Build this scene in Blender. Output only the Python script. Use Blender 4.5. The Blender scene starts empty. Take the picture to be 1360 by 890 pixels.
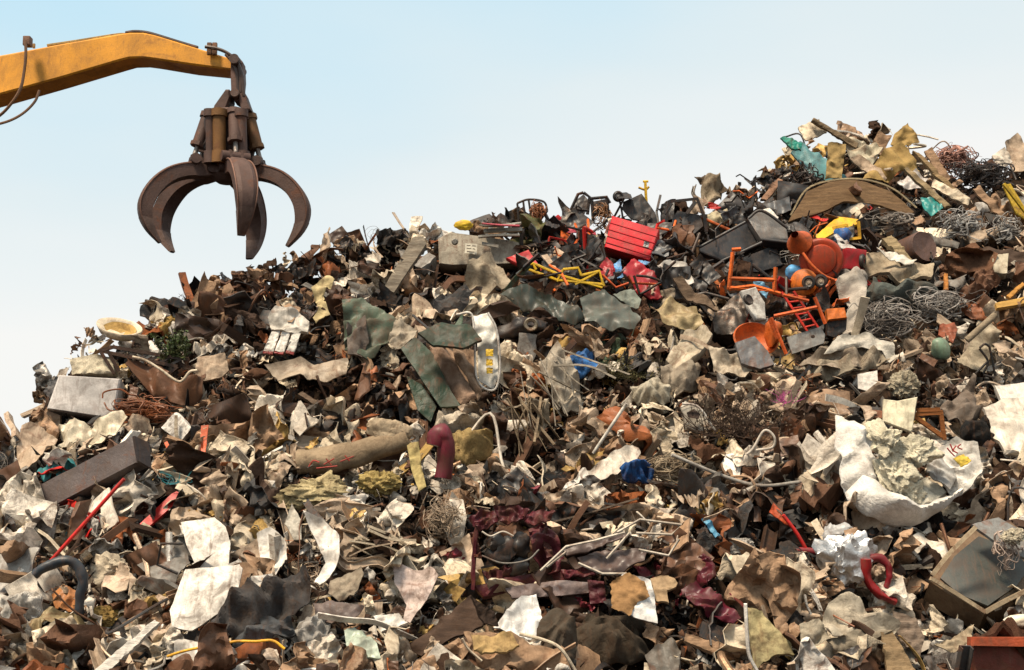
import bpy, bmesh, math, random
import numpy as np
from mathutils import Vector, Matrix, Euler
from mathutils.geometry import delaunay_2d_cdt

rnd = random.Random(7)
NR = np.random.RandomState(11)
scene = bpy.context.scene
COL = scene.collection
R = math.radians

# ------------------------------------------------------------------ camera
F = 1868.0
CAM = np.array([0.0, 0.0, 1.7])
PITCH = math.atan((720 - 445) / F)
FW = np.array([0, math.cos(PITCH), math.sin(PITCH)])
UP = np.array([0, -math.sin(PITCH), math.cos(PITCH)])
RT = np.array([1.0, 0, 0])
cam = bpy.data.objects.new('camera', bpy.data.cameras.new('camera'))
COL.objects.link(cam)
cam.location = CAM
cam.rotation_euler = (R(90) + PITCH, 0, 0)
cam.data.sensor_width = 36
cam.data.lens = 36 * F / 1360
cam.data.clip_end = 2000
scene.camera = cam
CB = Matrix([[RT[0], UP[0], -FW[0]], [RT[1], UP[1], -FW[1]], [RT[2], UP[2], -FW[2]]])   # x across, y up, z to the viewer


def ray(px, py):
    return FW + RT * ((px - 680) / F) + UP * ((445 - py) / F)


def proj(p):
    q = np.asarray(p, float) - CAM
    w = q @ FW
    return 680 + F * (q @ RT) / w, 445 - F * (q @ UP) / w, w


# ------------------------------------------------------------------ noise
def _hash(*c):
    h = np.zeros(c[0].shape, np.uint64)
    for a, k in zip(c, (374761393, 668265263, 2147483647)):
        h = h + a.astype(np.int64).astype(np.uint64) * np.uint64(k)
    h ^= h >> np.uint64(13)
    h *= np.uint64(1274126177)
    h ^= h >> np.uint64(16)
    h *= np.uint64(2246822519)
    h ^= h >> np.uint64(13)
    return (h & np.uint64(0xFFFFFF)).astype(float) / 0xFFFFFF * 2 - 1


def vnoise(p):
    p = np.asarray(p, float)
    i = np.floor(p)
    f = p - i
    f = f * f * (3 - 2 * f)
    D = p.shape[1]
    out = 0
    for b in range(1 << D):
        w = 1.0
        cs = []
        for d in range(D):
            o = (b >> d) & 1
            cs.append(i[:, d] + o)
            w = w * (f[:, d] if o else 1 - f[:, d])
        out = out + w * _hash(*cs)
    return out


def fbm(p, octv=4, gain=.5):
    p = np.asarray(p, float)
    s, a = 0, 1.0
    for k in range(octv):
        s = s + a * vnoise(p + 17.3 * k)
        p = p * 2.03
        a *= gain
    return s


# ------------------------------------------------------------------ heap surface
S_SLOPE, Y0, Z0 = .80, 11.5, .67
RIDGE = [(-900, 905), (-400, 780), (-100, 650), (0, 606), (40, 588), (62, 540), (100, 494), (150, 467), (200, 454), (240, 432), (270, 410), (330, 394), (400, 374),
         (440, 357), (480, 340), (530, 337), (580, 335), (640, 335), (690, 318), (760, 306), (830, 300), (900, 300),
         (940, 278), (1000, 270), (1040, 236), (1060, 214), (1100, 199), (1150, 198), (1220, 203), (1260, 220),
         (1300, 240), (1330, 232), (1360, 214), (1500, 190), (1800, 160)]
_ra, _ry = [], []
for px, py in RIDGE:
    d = ray(px, py)
    t = (Z0 - S_SLOPE * Y0 - CAM[2]) / (d[2] - S_SLOPE * d[1])
    q = CAM + d * t
    _ra.append(q[0] / q[1])
    _ry.append(q[1])
_ra, _ry = np.array(_ra), np.array(_ry)


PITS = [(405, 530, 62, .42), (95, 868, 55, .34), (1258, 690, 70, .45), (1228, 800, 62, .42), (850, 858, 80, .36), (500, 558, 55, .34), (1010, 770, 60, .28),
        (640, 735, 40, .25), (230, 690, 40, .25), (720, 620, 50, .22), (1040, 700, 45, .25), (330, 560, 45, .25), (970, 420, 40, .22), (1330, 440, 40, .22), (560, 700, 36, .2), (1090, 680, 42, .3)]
PIT3 = []
for _px, _py, _r, _dp in PITS:
    _d = ray(_px, _py)
    _t = (Z0 - S_SLOPE * Y0 - CAM[2]) / (_d[2] - S_SLOPE * _d[1])
    _q = CAM + _d * _t
    PIT3.append((_q[0], _q[1], _r * _t / F, _dp))


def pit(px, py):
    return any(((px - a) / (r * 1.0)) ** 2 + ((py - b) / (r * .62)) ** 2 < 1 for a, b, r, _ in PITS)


def heap(x, y, bumps=True):
    x = np.asarray(x, float); y = np.asarray(y, float)
    yr = np.interp(x / np.maximum(y, 1), _ra, _ry)
    z = Z0 + S_SLOPE * (np.minimum(y, yr) - Y0) - np.maximum(y - yr, 0) * .75
    if bumps:
        p = np.stack([x.ravel(), y.ravel()], 1)
        fade = np.clip((yr - y) / 2.0, 0, 1)
        z = z + .22 * (fbm(p * .55 + 3.1, 2)).reshape(x.shape) * fade
        for cx, cy, rr_, dp in PIT3:
            z = z - dp * np.exp(-(((x - cx) / rr_) ** 2 + ((y - cy) / (rr_ * 1.1)) ** 2))
    return np.maximum(z, 0)


_GS = 5.0
_gx = np.arange(-200, 1561, _GS); _gy = np.arange(130, 1001, _GS)
_SD = np.zeros((len(_gy), len(_gx)))
_T = np.arange(8, 27, .12)
for _i, _py in enumerate(_gy):
    _d = FW[None] + RT[None] * ((_gx - 680) / F)[:, None] + UP[None] * ((445 - _py) / F)
    _q = CAM + _d[:, None, :] * _T[None, :, None]
    _g = _q[..., 2] - heap(_q[..., 0], _q[..., 1])
    _k = np.argmax(_g < 0, 1)
    _hit = _g[np.arange(len(_gx)), _k] < 0
    _k = np.where(_hit, np.maximum(_k, 1), np.argmin(_g, 1))
    _g0 = _g[np.arange(len(_gx)), np.maximum(_k - 1, 0)]; _g1 = _g[np.arange(len(_gx)), _k]
    _f = np.where(_hit, _g0 / np.maximum(_g0 - _g1, 1e-6), 1)
    _SD[_i] = _T[_k] - .12 * (1 - _f)


def surf(px, py):
    x = min(max((px - _gx[0]) / _GS, 0), len(_gx) - 1.001); y = min(max((py - _gy[0]) / _GS, 0), len(_gy) - 1.001)
    i, j = int(y), int(x); fy, fx = y - i, x - j
    A = _SD[i:i + 2, j:j + 2]
    return float((A[0, 0] * (1 - fx) + A[0, 1] * fx) * (1 - fy) + (A[1, 0] * (1 - fx) + A[1, 1] * fx) * fy)


def at(px, py, base=None, off=.1, dep=None):
    d = dep if dep is not None else surf(px, base if base is not None else py) - off
    return CAM + ray(px, py) * d, d


# ------------------------------------------------------------------ materials
def new_mat(name):
    m = bpy.data.materials.new(name)
    m.use_nodes = True
    nt = m.node_tree
    nt.nodes.clear()
    return m, nt, nt.nodes, nt.links


def scrap_mat(name, rough=.6, metal=0.0, scale=6.0, grain=None, bump=.25, dirtcol=(.058, .031, .017), rust=0.0, attr=None, spec=.35, fine=60, weave=False, wrinkle=0.0, speck=.82):
    m, nt, N, L = new_mat(name)
    out = N.new('ShaderNodeOutputMaterial')
    bs = N.new('ShaderNodeBsdfPrincipled')
    L.new(bs.outputs[0], out.inputs[0])
    tc = N.new('ShaderNodeTexCoord')
    oi = N.new('ShaderNodeObjectInfo')
    vm = N.new('ShaderNodeVectorMath'); vm.operation = 'MULTIPLY_ADD'
    vm.inputs[1].default_value = grain if grain else (1, 1, 1)
    cmb = N.new('ShaderNodeCombineXYZ')
    mul = N.new('ShaderNodeMath'); mul.operation = 'MULTIPLY'; mul.inputs[1].default_value = 57
    L.new(oi.outputs['Random'], mul.inputs[0])
    for k in range(3):
        L.new(mul.outputs[0], cmb.inputs[k])
    L.new(tc.outputs['Object'], vm.inputs[0]); L.new(cmb.outputs[0], vm.inputs[2])
    v = vm.outputs[0]

    def noise(s, det, ro=.6, dist=0.0):
        n = N.new('ShaderNodeTexNoise')
        n.inputs['Scale'].default_value = s; n.inputs['Detail'].default_value = det
        n.inputs['Roughness'].default_value = ro; n.inputs['Distortion'].default_value = dist
        L.new(v, n.inputs['Vector'])
        return n.outputs['Fac']

    def rng(sock, a, b, c, d):
        r = N.new('ShaderNodeMapRange')
        r.inputs[1].default_value = a; r.inputs[2].default_value = b
        r.inputs[3].default_value = c; r.inputs[4].default_value = d
        L.new(sock, r.inputs[0])
        return r.outputs[0]

    def mix(fac, a, b, mode='MIX'):
        x = N.new('ShaderNodeMix'); x.data_type = 'RGBA'; x.blend_type = mode
        for s, i in ((fac, 0), (a, 6), (b, 7)):
            if hasattr(s, 'links'):
                L.new(s, x.inputs[i])
            elif isinstance(s, tuple):
                x.inputs[i].default_value = s + (1,) if len(s) == 3 else s
            else:
                x.inputs[i].default_value = s
        return x.outputs[2]
    if attr:
        at_ = N.new('ShaderNodeAttribute'); at_.attribute_name = attr
        base, dirt = at_.outputs['Color'], None
    else:
        base, dirt = oi.outputs['Color'], oi.outputs['Alpha']
    n1 = noise(scale, 9, .68, .6)
    n2 = noise(fine, 5, .7)
    n3 = noise(scale * .35, 4, .6)
    tone = rng(n3, .32, .68, .62, 1.16)
    t3 = N.new('ShaderNodeCombineColor')
    for k in range(3):
        L.new(tone, t3.inputs[k])
    base = mix(1.0, base, t3.outputs[0], 'MULTIPLY')
    f2 = rng(n2, .30, .7, speck, 1.09)
    t2 = N.new('ShaderNodeCombineColor')
    for k in range(3):
        L.new(f2, t2.inputs[k])
    base = mix(1.0, base, t2.outputs[0], 'MULTIPLY')
    if attr is None and grain is None:
        sv = N.new('ShaderNodeVectorMath'); sv.operation = 'MULTIPLY'; sv.inputs[1].default_value = (9, 1.3, 3)
        L.new(v, sv.inputs[0])
        sn = N.new('ShaderNodeTexNoise'); sn.inputs['Scale'].default_value = 3.0; sn.inputs['Detail'].default_value = 6; sn.inputs['Roughness'].default_value = .65
        L.new(sv.outputs[0], sn.inputs['Vector'])
        sm = N.new('ShaderNodeMath'); sm.operation = 'MULTIPLY'
        L.new(rng(sn.outputs['Fac'], .53, .70, 0, .95), sm.inputs[0]); L.new(dirt, sm.inputs[1])
        base = mix(sm.outputs[0], base, (.12, .062, .036))
    if rust:
        rf = rng(noise(scale * .8, 8, .7, 1.2), .55, .62, 0, rust)
        rc = mix(noise(25, 5), (.20, .065, .022), (.07, .03, .018))
        base = mix(rf, base, rc)
    dm = rng(n1, .46, .64, 0, 1)
    if dirt is not None:
        dd = N.new('ShaderNodeMath'); dd.operation = 'MULTIPLY'
        L.new(dm, dd.inputs[0]); L.new(dirt, dd.inputs[1])
        dm = dd.outputs[0]
    else:
        dm = rng(n1, .48, .66, 0, .4)
    base = mix(dm, base, dirtcol)
    L.new(base, bs.inputs['Base Color'])
    bs.inputs['Metallic'].default_value = metal
    bs.inputs['Specular IOR Level'].default_value = spec
    L.new(rng(n1, .3, .7, max(rough - .12, .05), min(rough + .2, 1)), bs.inputs['Roughness'])
    bp = N.new('ShaderNodeBump')
    bp.inputs['Strength'].default_value = bump; bp.inputs['Distance'].default_value = .02
    if weave:
        w = N.new('ShaderNodeTexWave'); w.inputs['Scale'].default_value = 40; w.inputs['Distortion'].default_value = 3
        w.inputs['Detail'].default_value = 3
        L.new(v, w.inputs['Vector'])
        ad = N.new('ShaderNodeMath'); ad.operation = 'ADD'
        L.new(w.outputs['Fac'], ad.inputs[0]); L.new(n1, ad.inputs[1])
        L.new(ad.outputs[0], bp.inputs['Height'])
    else:
        ad = N.new('ShaderNodeMath'); ad.operation = 'ADD'
        L.new(n1, ad.inputs[0]); L.new(n2, ad.inputs[1])
        L.new(ad.outputs[0], bp.inputs['Height'])
    last = bp.outputs[0]
    if wrinkle:       # sharp little creases: valley lines of a stretched noise at two sizes
        for sc_, ds_ in ((5.5, .05), (14, .022)):
            w_ = noise(sc_, 1.5, .5, 1.6)
            sb = N.new('ShaderNodeMath'); sb.operation = 'SUBTRACT'; sb.inputs[1].default_value = .5
            L.new(w_, sb.inputs[0])
            ab = N.new('ShaderNodeMath'); ab.operation = 'ABSOLUTE'
            L.new(sb.outputs[0], ab.inputs[0])
            pw = N.new('ShaderNodeMath'); pw.operation = 'POWER'; pw.inputs[1].default_value = .6
            L.new(ab.outputs[0], pw.inputs[0])
            b2 = N.new('ShaderNodeBump'); b2.inputs['Strength'].default_value = wrinkle; b2.inputs['Distance'].default_value = ds_
            L.new(pw.outputs[0], b2.inputs['Height']); L.new(last, b2.inputs['Normal'])
            last = b2.outputs[0]
    L.new(last, bs.inputs['Normal'])
    return m


M = {
    'paint': scrap_mat('dirty_paint', .42, 0, 5, rust=.5, bump=.18, wrinkle=.10, spec=.22),
    'plain': scrap_mat('dirty_plastic', .42, 0, 6, bump=.10, rust=.22),
    'card': scrap_mat('stained_board', .85, 0, 7, bump=.22, spec=.2, wrinkle=.12, rust=.28),
    'cloth': scrap_mat('dirty_cloth', .95, 0, 8, bump=.5, spec=.1, weave=True, fine=120, wrinkle=.22),
    'sack': scrap_mat('woven_plastic_sack', .75, 0, 7, bump=.2, spec=.25, wrinkle=.25),
    'foam': scrap_mat('crumbly_foam', .95, 0, 14, bump=.9, spec=.1, fine=90, speck=.66),
    'wood': scrap_mat('weathered_wood', .85, 0, 5, grain=(1.2, 14, 14), bump=.5, spec=.2, fine=20, speck=.6),
    'metal': scrap_mat('bare_steel', .45, .75, 9, bump=.3, rust=.6),
    'foil': scrap_mat('silver_foil', .32, .9, 9, bump=.3),
    'steel': scrap_mat('rusty_grab_steel', .62, .15, 3.5, bump=.35, rust=.55, dirtcol=(.035, .022, .018), spec=.3),
    'boom': scrap_mat('worn_boom_paint', .45, 0, 2.2, bump=.12, rust=.35, dirtcol=(.06, .03, .018)),
    'gloss': scrap_mat('glossy_plastic', .40, 0, 6, bump=.12, spec=.4),
    'litter': scrap_mat('scrap_litter', .8, 0, 9, bump=.4, attr='tint', spec=.2),
    'soil': scrap_mat('dark_scrap_core', .95, 0, 5, bump=.8, spec=.1),
}

C = {
    'white': (.74, .68, .60), 'off-white': (.68, .595, .49), 'cream': (.67, .555, .405), 'ivory': (.70, .61, .45), 'beige': (.46, .345, .245),
    'tan': (.36, .225, .135), 'pale grey': (.42, .39, .35), 'grey': (.22, .20, .175), 'slate': (.11, .115, .12), 'charcoal': (.055, .053, .052),
    'black': (.018, .018, .018), 'brown': (.14, .070, .041), 'dark brown': (.048, .027, .018), 'rust': (.27, .085, .030), 'mustard': (.52, .33, .11),
    'yellow': (.75, .45, .03), 'orange': (.70, .13, .018), 'red': (.58, .022, .018), 'maroon': (.17, .022, .035), 'pink': (.60, .20, .24),
    'blue': (.05, .17, .42), 'teal': (.05, .26, .27), 'green': (.055, .085, .055), 'olive': (.10, .105, .045), 'pale green': (.42, .48, .38),
    'pink-white': (.60, .47, .41),
}

# ------------------------------------------------------------------ mesh helpers
WM = {}          # world matrix of every object built
HERO = []        # (object, short reference)


def mesh(name, V, Fc, smooth=40):
    me = bpy.data.meshes.new(name)
    me.from_pydata([tuple(map(float, v)) for v in V], [], [tuple(map(int, f)) for f in Fc])
    me.validate()
    if smooth:
        me.polygons.foreach_set('use_smooth', [True] * len(me.polygons))
        me.set_sharp_from_angle(angle=R(smooth))
    me.update()
    return me


def link(name, me, Mw, mat, col, parent=None, dirt=.5):
    if mat in ('gloss', 'paint', 'plain'):
        dirt = max(dirt, .48)
    o = bpy.data.objects.new(name, me)
    COL.objects.link(o)
    if me is not None and mat is not None and not me.materials:
        me.materials.append(M[mat] if isinstance(mat, str) else mat)
    c = C[col] if isinstance(col, str) else col
    o.color = (c[0], c[1], c[2], dirt)
    WM[o] = Mw
    if parent is not None:
        o.parent = parent
        o.matrix_basis = WM[parent].inverted() @ Mw
    else:
        o.matrix_basis = Mw
    return o


def tag(o, label, cat, ref=None, group=None):
    o['label'] = label; o['category'] = cat
    if group:
        o['group'] = group
    if ref:
        HERO.append((o, ref))
    return o


def mat4(B, loc):
    return Matrix.Translation(Vector([float(a) for a in loc])) @ B.to_4x4()


def basis(e1, e2, e3):
    return Matrix([[float(e1[i]), float(e2[i]), float(e3[i])] for i in range(3)])


def root(name, label, cat, ref, px, py, base=None, off=.1, dep=None, group=None):
    p, d = at(px, py, base, off, dep)
    o = link(name, None, Matrix.Translation(Vector(p)), None, (1, 1, 1))
    o.empty_display_size = .1
    tag(o, label, cat, ref, group)
    return o, d


def resample(P, n):
    P = np.asarray(P, float)
    Q = np.vstack([P, P[:1]])
    seg = np.linalg.norm(np.diff(Q, axis=0), axis=1)
    out = []
    tot = seg.sum()
    for i, s in enumerate(seg):
        k = max(1, int(round(n * s / tot)))
        for j in range(k):
            out.append(Q[i] + (Q[i + 1] - Q[i]) * j / k)
    return np.array(out)


def crease_fn(seed, size, crease, rough, curl=0.0, waves=9, curldir=None):
    rs = np.random.RandomState(seed)
    d0 = rs.uniform(0, math.pi)
    dirs = np.where(rs.rand(waves) < .65, d0 + rs.normal(0, .33, waves), rs.uniform(0, math.pi, waves)); ph = rs.uniform(0, 1, waves)
    sc = np.exp(rs.uniform(math.log(.24), math.log(1.3), waves)); ln = size * sc; am = rs.uniform(.4, 1, waves) * sc ** .8
    sharp = rs.uniform(.8, 1, waves)
    cd = rs.uniform(0, math.pi) if curldir is None else curldir

    def f(a, b):
        c = np.zeros_like(a)
        q = np.stack([a, b], 1) / max(size, .01)
        wob = fbm(q * 1.7 + seed % 89, 2) * .18
        for t, p, l, m, sh in zip(dirs, ph, ln, am, sharp):
            u = (a * math.cos(t) + b * math.sin(t)) / l + p + wob * size / l
            w = np.abs((u % 1) * 2 - 1)
            w = w * w * (3 - 2 * w) * (1 - sh) + w * sh
            # a crease only runs part of the way
            v = (-a * math.sin(t) + b * math.cos(t)) / size
            c += crease * m * (w - .5) * (.55 + .45 * np.sin(v * 4 + p * 9))
        if rough:
            c += rough * fbm(q * 4 + seed % 97, 2, .5) + rough * .5 * (.5 - np.abs(vnoise(q * 6 + seed % 53)))
        if curl:
            u = (a * math.cos(cd) + b * math.sin(cd)) / size
            c += curl * u * u * size
        return c
    return f


def edge_dist(P, O):
    A = O; B = np.roll(O, -1, 0); e = B - A
    t = np.clip(((P[:, None] - A) * e).sum(2) / np.maximum((e * e).sum(1), 1e-12), 0, 1)
    return np.linalg.norm(P[:, None] - (A + e * t[..., None]), axis=2).min(1)


def torn_outline(O, jag, seed):
    rs = np.random.RandomState(seed + 5)
    c = O.mean(0)
    jn = rs.normal(0, jag, len(O)) * rs.uniform(0, 1.2, len(O)) * .6
    tn = np.linspace(0, 1, len(O), endpoint=False) * 6.283
    jn = jn + jag * 1.3 * fbm(np.column_stack([np.cos(tn), np.sin(tn)]) * 3.1 + seed % 41, 3)
    return c + (O - c) * (1 + jn)[:, None]


def soft_sheet(O, th, fn, res, jag, seed, bulge=0.0):
    """A thin sheet on an even, slightly irregular net of points, so that no fold follows the net."""
    O = np.array(O, float)
    rs = np.random.RandomState(seed + 3)
    if jag:
        O = torn_outline(O, jag, seed)
    lo, hi = O.min(0), O.max(0)
    area = abs((O[:, 0] * np.roll(O[:, 1], -1) - O[:, 1] * np.roll(O[:, 0], -1)).sum()) / 2
    h = math.sqrt(area / (res * res * .8))
    gx, gy = np.meshgrid(np.arange(lo[0], hi[0] + h, h), np.arange(lo[1], hi[1] + h, h * .866))
    gx = gx + (np.arange(gx.shape[0]) % 2)[:, None] * h * .5
    Pi = np.column_stack([gx.ravel(), gy.ravel()]) + rs.uniform(-.22, .22, (gx.size, 2)) * h
    # inside test
    x, y = Pi[:, 0][:, None], Pi[:, 1][:, None]
    A, B = O, np.roll(O, -1, 0)
    den = np.where(np.abs(B[:, 1] - A[:, 1]) < 1e-12, 1e-12, B[:, 1] - A[:, 1])
    ins = (((A[:, 1] > y) != (B[:, 1] > y)) & (x < (B[:, 0] - A[:, 0]) * (y - A[:, 1]) / den + A[:, 0])).sum(1) % 2 == 1
    Pi = Pi[ins]
    if len(Pi):
        Pi = Pi[edge_dist(Pi, O) > h * .45]
    n = len(O)
    pts = [Vector(p) for p in np.vstack([O, Pi])]
    vo, eo, fo, _, _, _ = delaunay_2d_cdt(pts, [(i, (i + 1) % n) for i in range(n)], [list(range(n))], 1, 1e-7)
    P = np.array([v[:] for v in vo])
    d = edge_dist(P, O)
    dm = max(d.max(), 1e-6)
    z = fn(P[:, 0], P[:, 1])
    size = math.sqrt(area)
    if jag > .011:
        c = O.mean(0)
        an = np.arctan2(P[:, 1] - c[1], P[:, 0] - c[0])
        q = np.stack([np.cos(an) * 1.7 + seed % 31, np.sin(an) * 1.7], 1)
        z = z + size * .12 * (1 - d / dm) ** 3 * fbm(q, 2)
    if bulge:
        z = z + bulge * size * (1 - (1 - d / dm) ** 2)
    m = len(P)
    W = np.vstack([np.column_stack([P, z]), np.column_stack([P, z - th])])
    Fc, cnt = [], {}
    for f in fo:
        a, b, c = P[f[0]], P[f[1]], P[f[2]]
        if (b[0] - a[0]) * (c[1] - a[1]) - (b[1] - a[1]) * (c[0] - a[0]) < 0:
            f = f[::-1]
        Fc.append(tuple(f)); Fc.append(tuple(i + m for i in f[::-1]))
        for k in range(len(f)):
            e = (f[k], f[(k + 1) % len(f)])
            cnt[e] = 1
    for (a, b) in list(cnt):
        if (b, a) not in cnt:
            Fc.append((a, a + m, b + m, b))
    return W, Fc


def sheet(name, O, th, fn, rings=6, bev=0.0, jag=0.0, seed=0, bulge=0.0):
    if not bev and rings > 4:
        return soft_sheet(O, th, fn, max(rings * 2.7, 17), jag, seed, bulge)
    return slab(name, O, th, fn, rings, bev, jag, seed)


def slab(name, O, th, fn, rings=6, bev=0.0, jag=0.0, seed=0):
    """A sheet or slab inside the closed star-shaped outline O (n x 2), front at fn(a, b), back th behind."""
    O = np.array(O, float)
    if jag:
        rs = np.random.RandomState(seed + 5)
        c = O.mean(0)
        jn = rs.normal(0, jag, len(O)) * rs.uniform(0, 1.2, len(O)) * .6
        tn = np.linspace(0, 1, len(O), endpoint=False) * 6.283
        jn = jn + jag * 1.3 * fbm(np.column_stack([np.cos(tn), np.sin(tn)]) * 3.1 + seed % 41, 3)
        O = c + (O - c) * (1 + jn)[:, None]
    c = O.mean(0)
    n = len(O)
    size = np.linalg.norm(O - c, axis=1).mean()
    fr = [(k + 1) / rings for k in range(rings)]
    if not bev and rings > 4:
        fr[-2] = 1 - .5 / rings
    if bev:
        fr = fr[:-1] + [1 - min(.3, bev / size), 1.0]
    V = [np.array([c])]
    for f in fr:
        V.append(c + (O - c) * f)
    P = np.vstack(V)
    h = fn(P[:, 0], P[:, 1])
    if jag > .011 and not bev:      # torn edges lift and droop
        rel = np.concatenate([[0]] + [np.full(n, f) for f in fr])
        an = np.arctan2(P[:, 1] - c[1], P[:, 0] - c[0])
        q = np.stack([np.cos(an) * 1.9 + seed % 31, np.sin(an) * 1.9], 1)
        h = h + size * .13 * rel ** 5 * fbm(q, 2)
    Zf = h.copy(); Zb = h - th
    if bev:
        Zf[-n:] -= bev; Zb[-n:] += min(bev, th * .3)
    # back wanders a little less than the front on thick slabs
    m = len(P)
    W = np.vstack([np.column_stack([P, Zf]), np.column_stack([P, Zb])])
    Fc = []
    for side in (0, 1):
        o = side * m
        for j in range(n):
            k = (j + 1) % n
            t = (o, o + 1 + j, o + 1 + k)
            Fc.append(t if side == 0 else t[::-1])
            for r in range(len(fr) - 1):
                a = o + 1 + r * n
                q = (a + j, a + n + j, a + n + k, a + k)
                Fc.append(q if side == 0 else q[::-1])
    a = 1 + (len(fr) - 1) * n
    for j in range(n):
        k = (j + 1) % n
        Fc.append((a + j, m + a + j, m + a + k, a + k))
    return W, Fc


_seed = [100]


def sd():
    _seed[0] += 1
    return _seed[0]


def plate(name, label, cat, col, pts, ref=None, lean=35, yaw=0, off=.12, base=None, dep=None, th=.012, crease=.03, rough=.014, curl=0.0, curldir=None,
          jag=.02, mat='paint', dirt=.5, parent=None, n=64, rings=9, bev=0.0, seed=None, group=None, sharp=38, lift=0.0, bulge=0.0):
    pts = np.array(pts, float)
    seed = seed or sd()
    cx = pts[:, 0].mean(); by = base if base is not None else pts[:, 1].max()
    A0, d = at(cx, by if dep is None else pts[:, 1].max(), None, off, dep)
    L, Yw = R(lean), R(yaw)
    Nn = np.array([math.sin(Yw) * math.cos(L), -math.cos(Yw) * math.cos(L), math.sin(L)])
    e1 = np.cross(np.array([0, 0, 1.0]), Nn)
    e1 /= np.linalg.norm(e1)
    e2 = np.cross(Nn, e1)
    P3 = []
    for px, py in pts:
        r = ray(px, py)
        P3.append(CAM + r * ((A0 - CAM) @ Nn) / (r @ Nn))
    P3 = np.array(P3)
    c3 = P3.mean(0)
    O = np.column_stack([(P3 - c3) @ e1, (P3 - c3) @ e2])
    ar = O[:, 0] * np.roll(O[:, 1], -1) - O[:, 1] * np.roll(O[:, 0], -1)
    if ar.sum() < 0:
        O = O[::-1]
    O = resample(O, n)
    size = np.linalg.norm(O - O.mean(0), axis=1).mean() * 2
    soft = not bev and rings > 4
    W, Fc = sheet(name, O, th, crease_fn(seed, size, crease * (1.35 if jag > .011 else .6) * size / .5, rough * (1.3 if jag > .011 else .6) * size / .5, curl, curldir=curldir), rings, bev, jag, seed, bulge)
    if bulge and not soft:
        rad = np.linalg.norm(O - O.mean(0), axis=1).max()
        q = np.clip(np.linalg.norm(W[:, :2] - O.mean(0), axis=1) / rad, 0, 1)
        W[:, 2] += bulge * size * (1 - q ** 2)
    if lift:
        W[:, 2] += lift
    o = link(name, mesh(name, W, Fc, sharp), mat4(basis(e1, e2, Nn), c3), mat, col, parent, dirt)
    if label:
        tag(o, label, cat, ref, group)
    return o


def frame_cam(px, py, roll=0, yaw=0, pitch=0, base=None, off=.1, dep=None):
    p, d = at(px, py, base, off, dep)
    B = CB @ Euler((R(pitch), R(yaw), R(roll)), 'XYZ').to_matrix()
    return mat4(B, p), d


def box_vf(w, h, d, cuts=4, bev=.01, dent=.0, seed=0):
    bm = bmesh.new()
    bmesh.ops.create_cube(bm, size=1)
    bmesh.ops.scale(bm, vec=(w, h, d), verts=bm.verts)
    if bev:
        bmesh.ops.bevel(bm, geom=bm.edges[:], offset=min(bev, .3 * min(w, h, d)), segments=2, affect='EDGES', profile=.6)
    if cuts:
        bmesh.ops.subdivide_edges(bm, edges=[e for e in bm.edges if e.calc_length() > max(w, h, d) * .2], cuts=cuts, use_grid_fill=True)
    V = np.array([v.co[:] for v in bm.verts])
    bm.verts.index_update()
    Fc = [[v.index for v in f.verts] for f in bm.faces]
    bm.free()
    if dent:
        s = max(w, h, d)
        q = V / s * 2.6 + seed * 1.37
        V = V + dent * s * np.column_stack([fbm(q, 3), fbm(q + 31, 3), fbm(q + 67, 3)])
    return V, Fc


def box(name, label, cat, col, px, py, w, h, d, ref=None, roll=0, yaw=0, pitch=0, base=None, off=.1, dep=None, mat='paint', dirt=.5, dent=.02, bev=.012, parent=None, group=None, seed=None, cuts=4):
    base = base if base is not None else py + h * .45
    Mw, dd = frame_cam(px, py, roll, yaw, pitch, base, off, dep)
    s = dd / F
    V, Fc = box_vf(w * s, h * s, d * s, cuts, bev, dent, seed or sd())
    o = link(name, mesh(name, V, Fc, 35), Mw, mat, col, parent, dirt)
    if label:
        tag(o, label, cat, ref, group)
    return o


def tube_vf(P, r, sides=7, r1=None, flat=1.0, closed=False):
    P = np.asarray(P, float)
    n = len(P)
    T = np.gradient(P, axis=0)
    T /= np.linalg.norm(T, axis=1)[:, None] + 1e-9
    ref = np.array([0, 0, 1.0]) if abs(T[0][2]) < .9 else np.array([1.0, 0, 0])
    u = np.cross(ref, T[0]); u /= np.linalg.norm(u)
    V = []
    rr = np.linspace(r, r if r1 is None else r1, n)
    for i in range(n):
        u = u - T[i] * (u @ T[i]); u /= np.linalg.norm(u) + 1e-9
        w = np.cross(T[i], u)
        for k in range(sides):
            a = 2 * math.pi * (k + .5) / sides
            V.append(P[i] + rr[i] * (u * math.cos(a) + w * math.sin(a) * flat))
    Fc = []
    for i in range(n - 1):
        for k in range(sides):
            k2 = (k + 1) % sides
            Fc.append((i * sides + k, i * sides + k2, (i + 1) * sides + k2, (i + 1) * sides + k))
    Fc.append(tuple(range(sides))[::-1]); Fc.append(tuple(range((n - 1) * sides, n * sides)))
    return np.array(V), Fc


def cat_rom(P, m=6):
    P = np.asarray(P, float)
    if len(P) < 3:
        return P
    Q = np.vstack([2 * P[0] - P[1], P, 2 * P[-1] - P[-2]])
    out = []
    for i in range(1, len(Q) - 2):
        a, b, c, d = Q[i - 1:i + 3]
        for j in range(m):
            t = j / m
            out.append(.5 * ((2 * b) + (c - a) * t + (2 * a - 5 * b + 4 * c - d) * t * t + (3 * b - a - 3 * c + d) * t ** 3))
    out.append(P[-1])
    return np.array(out)


def merge(L):
    V, Fc, n = [], [], 0
    for v, f in L:
        V.append(v)
        Fc += [tuple(i + n for i in q) for q in f]
        n += len(v)
    return np.vstack(V), Fc


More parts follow.
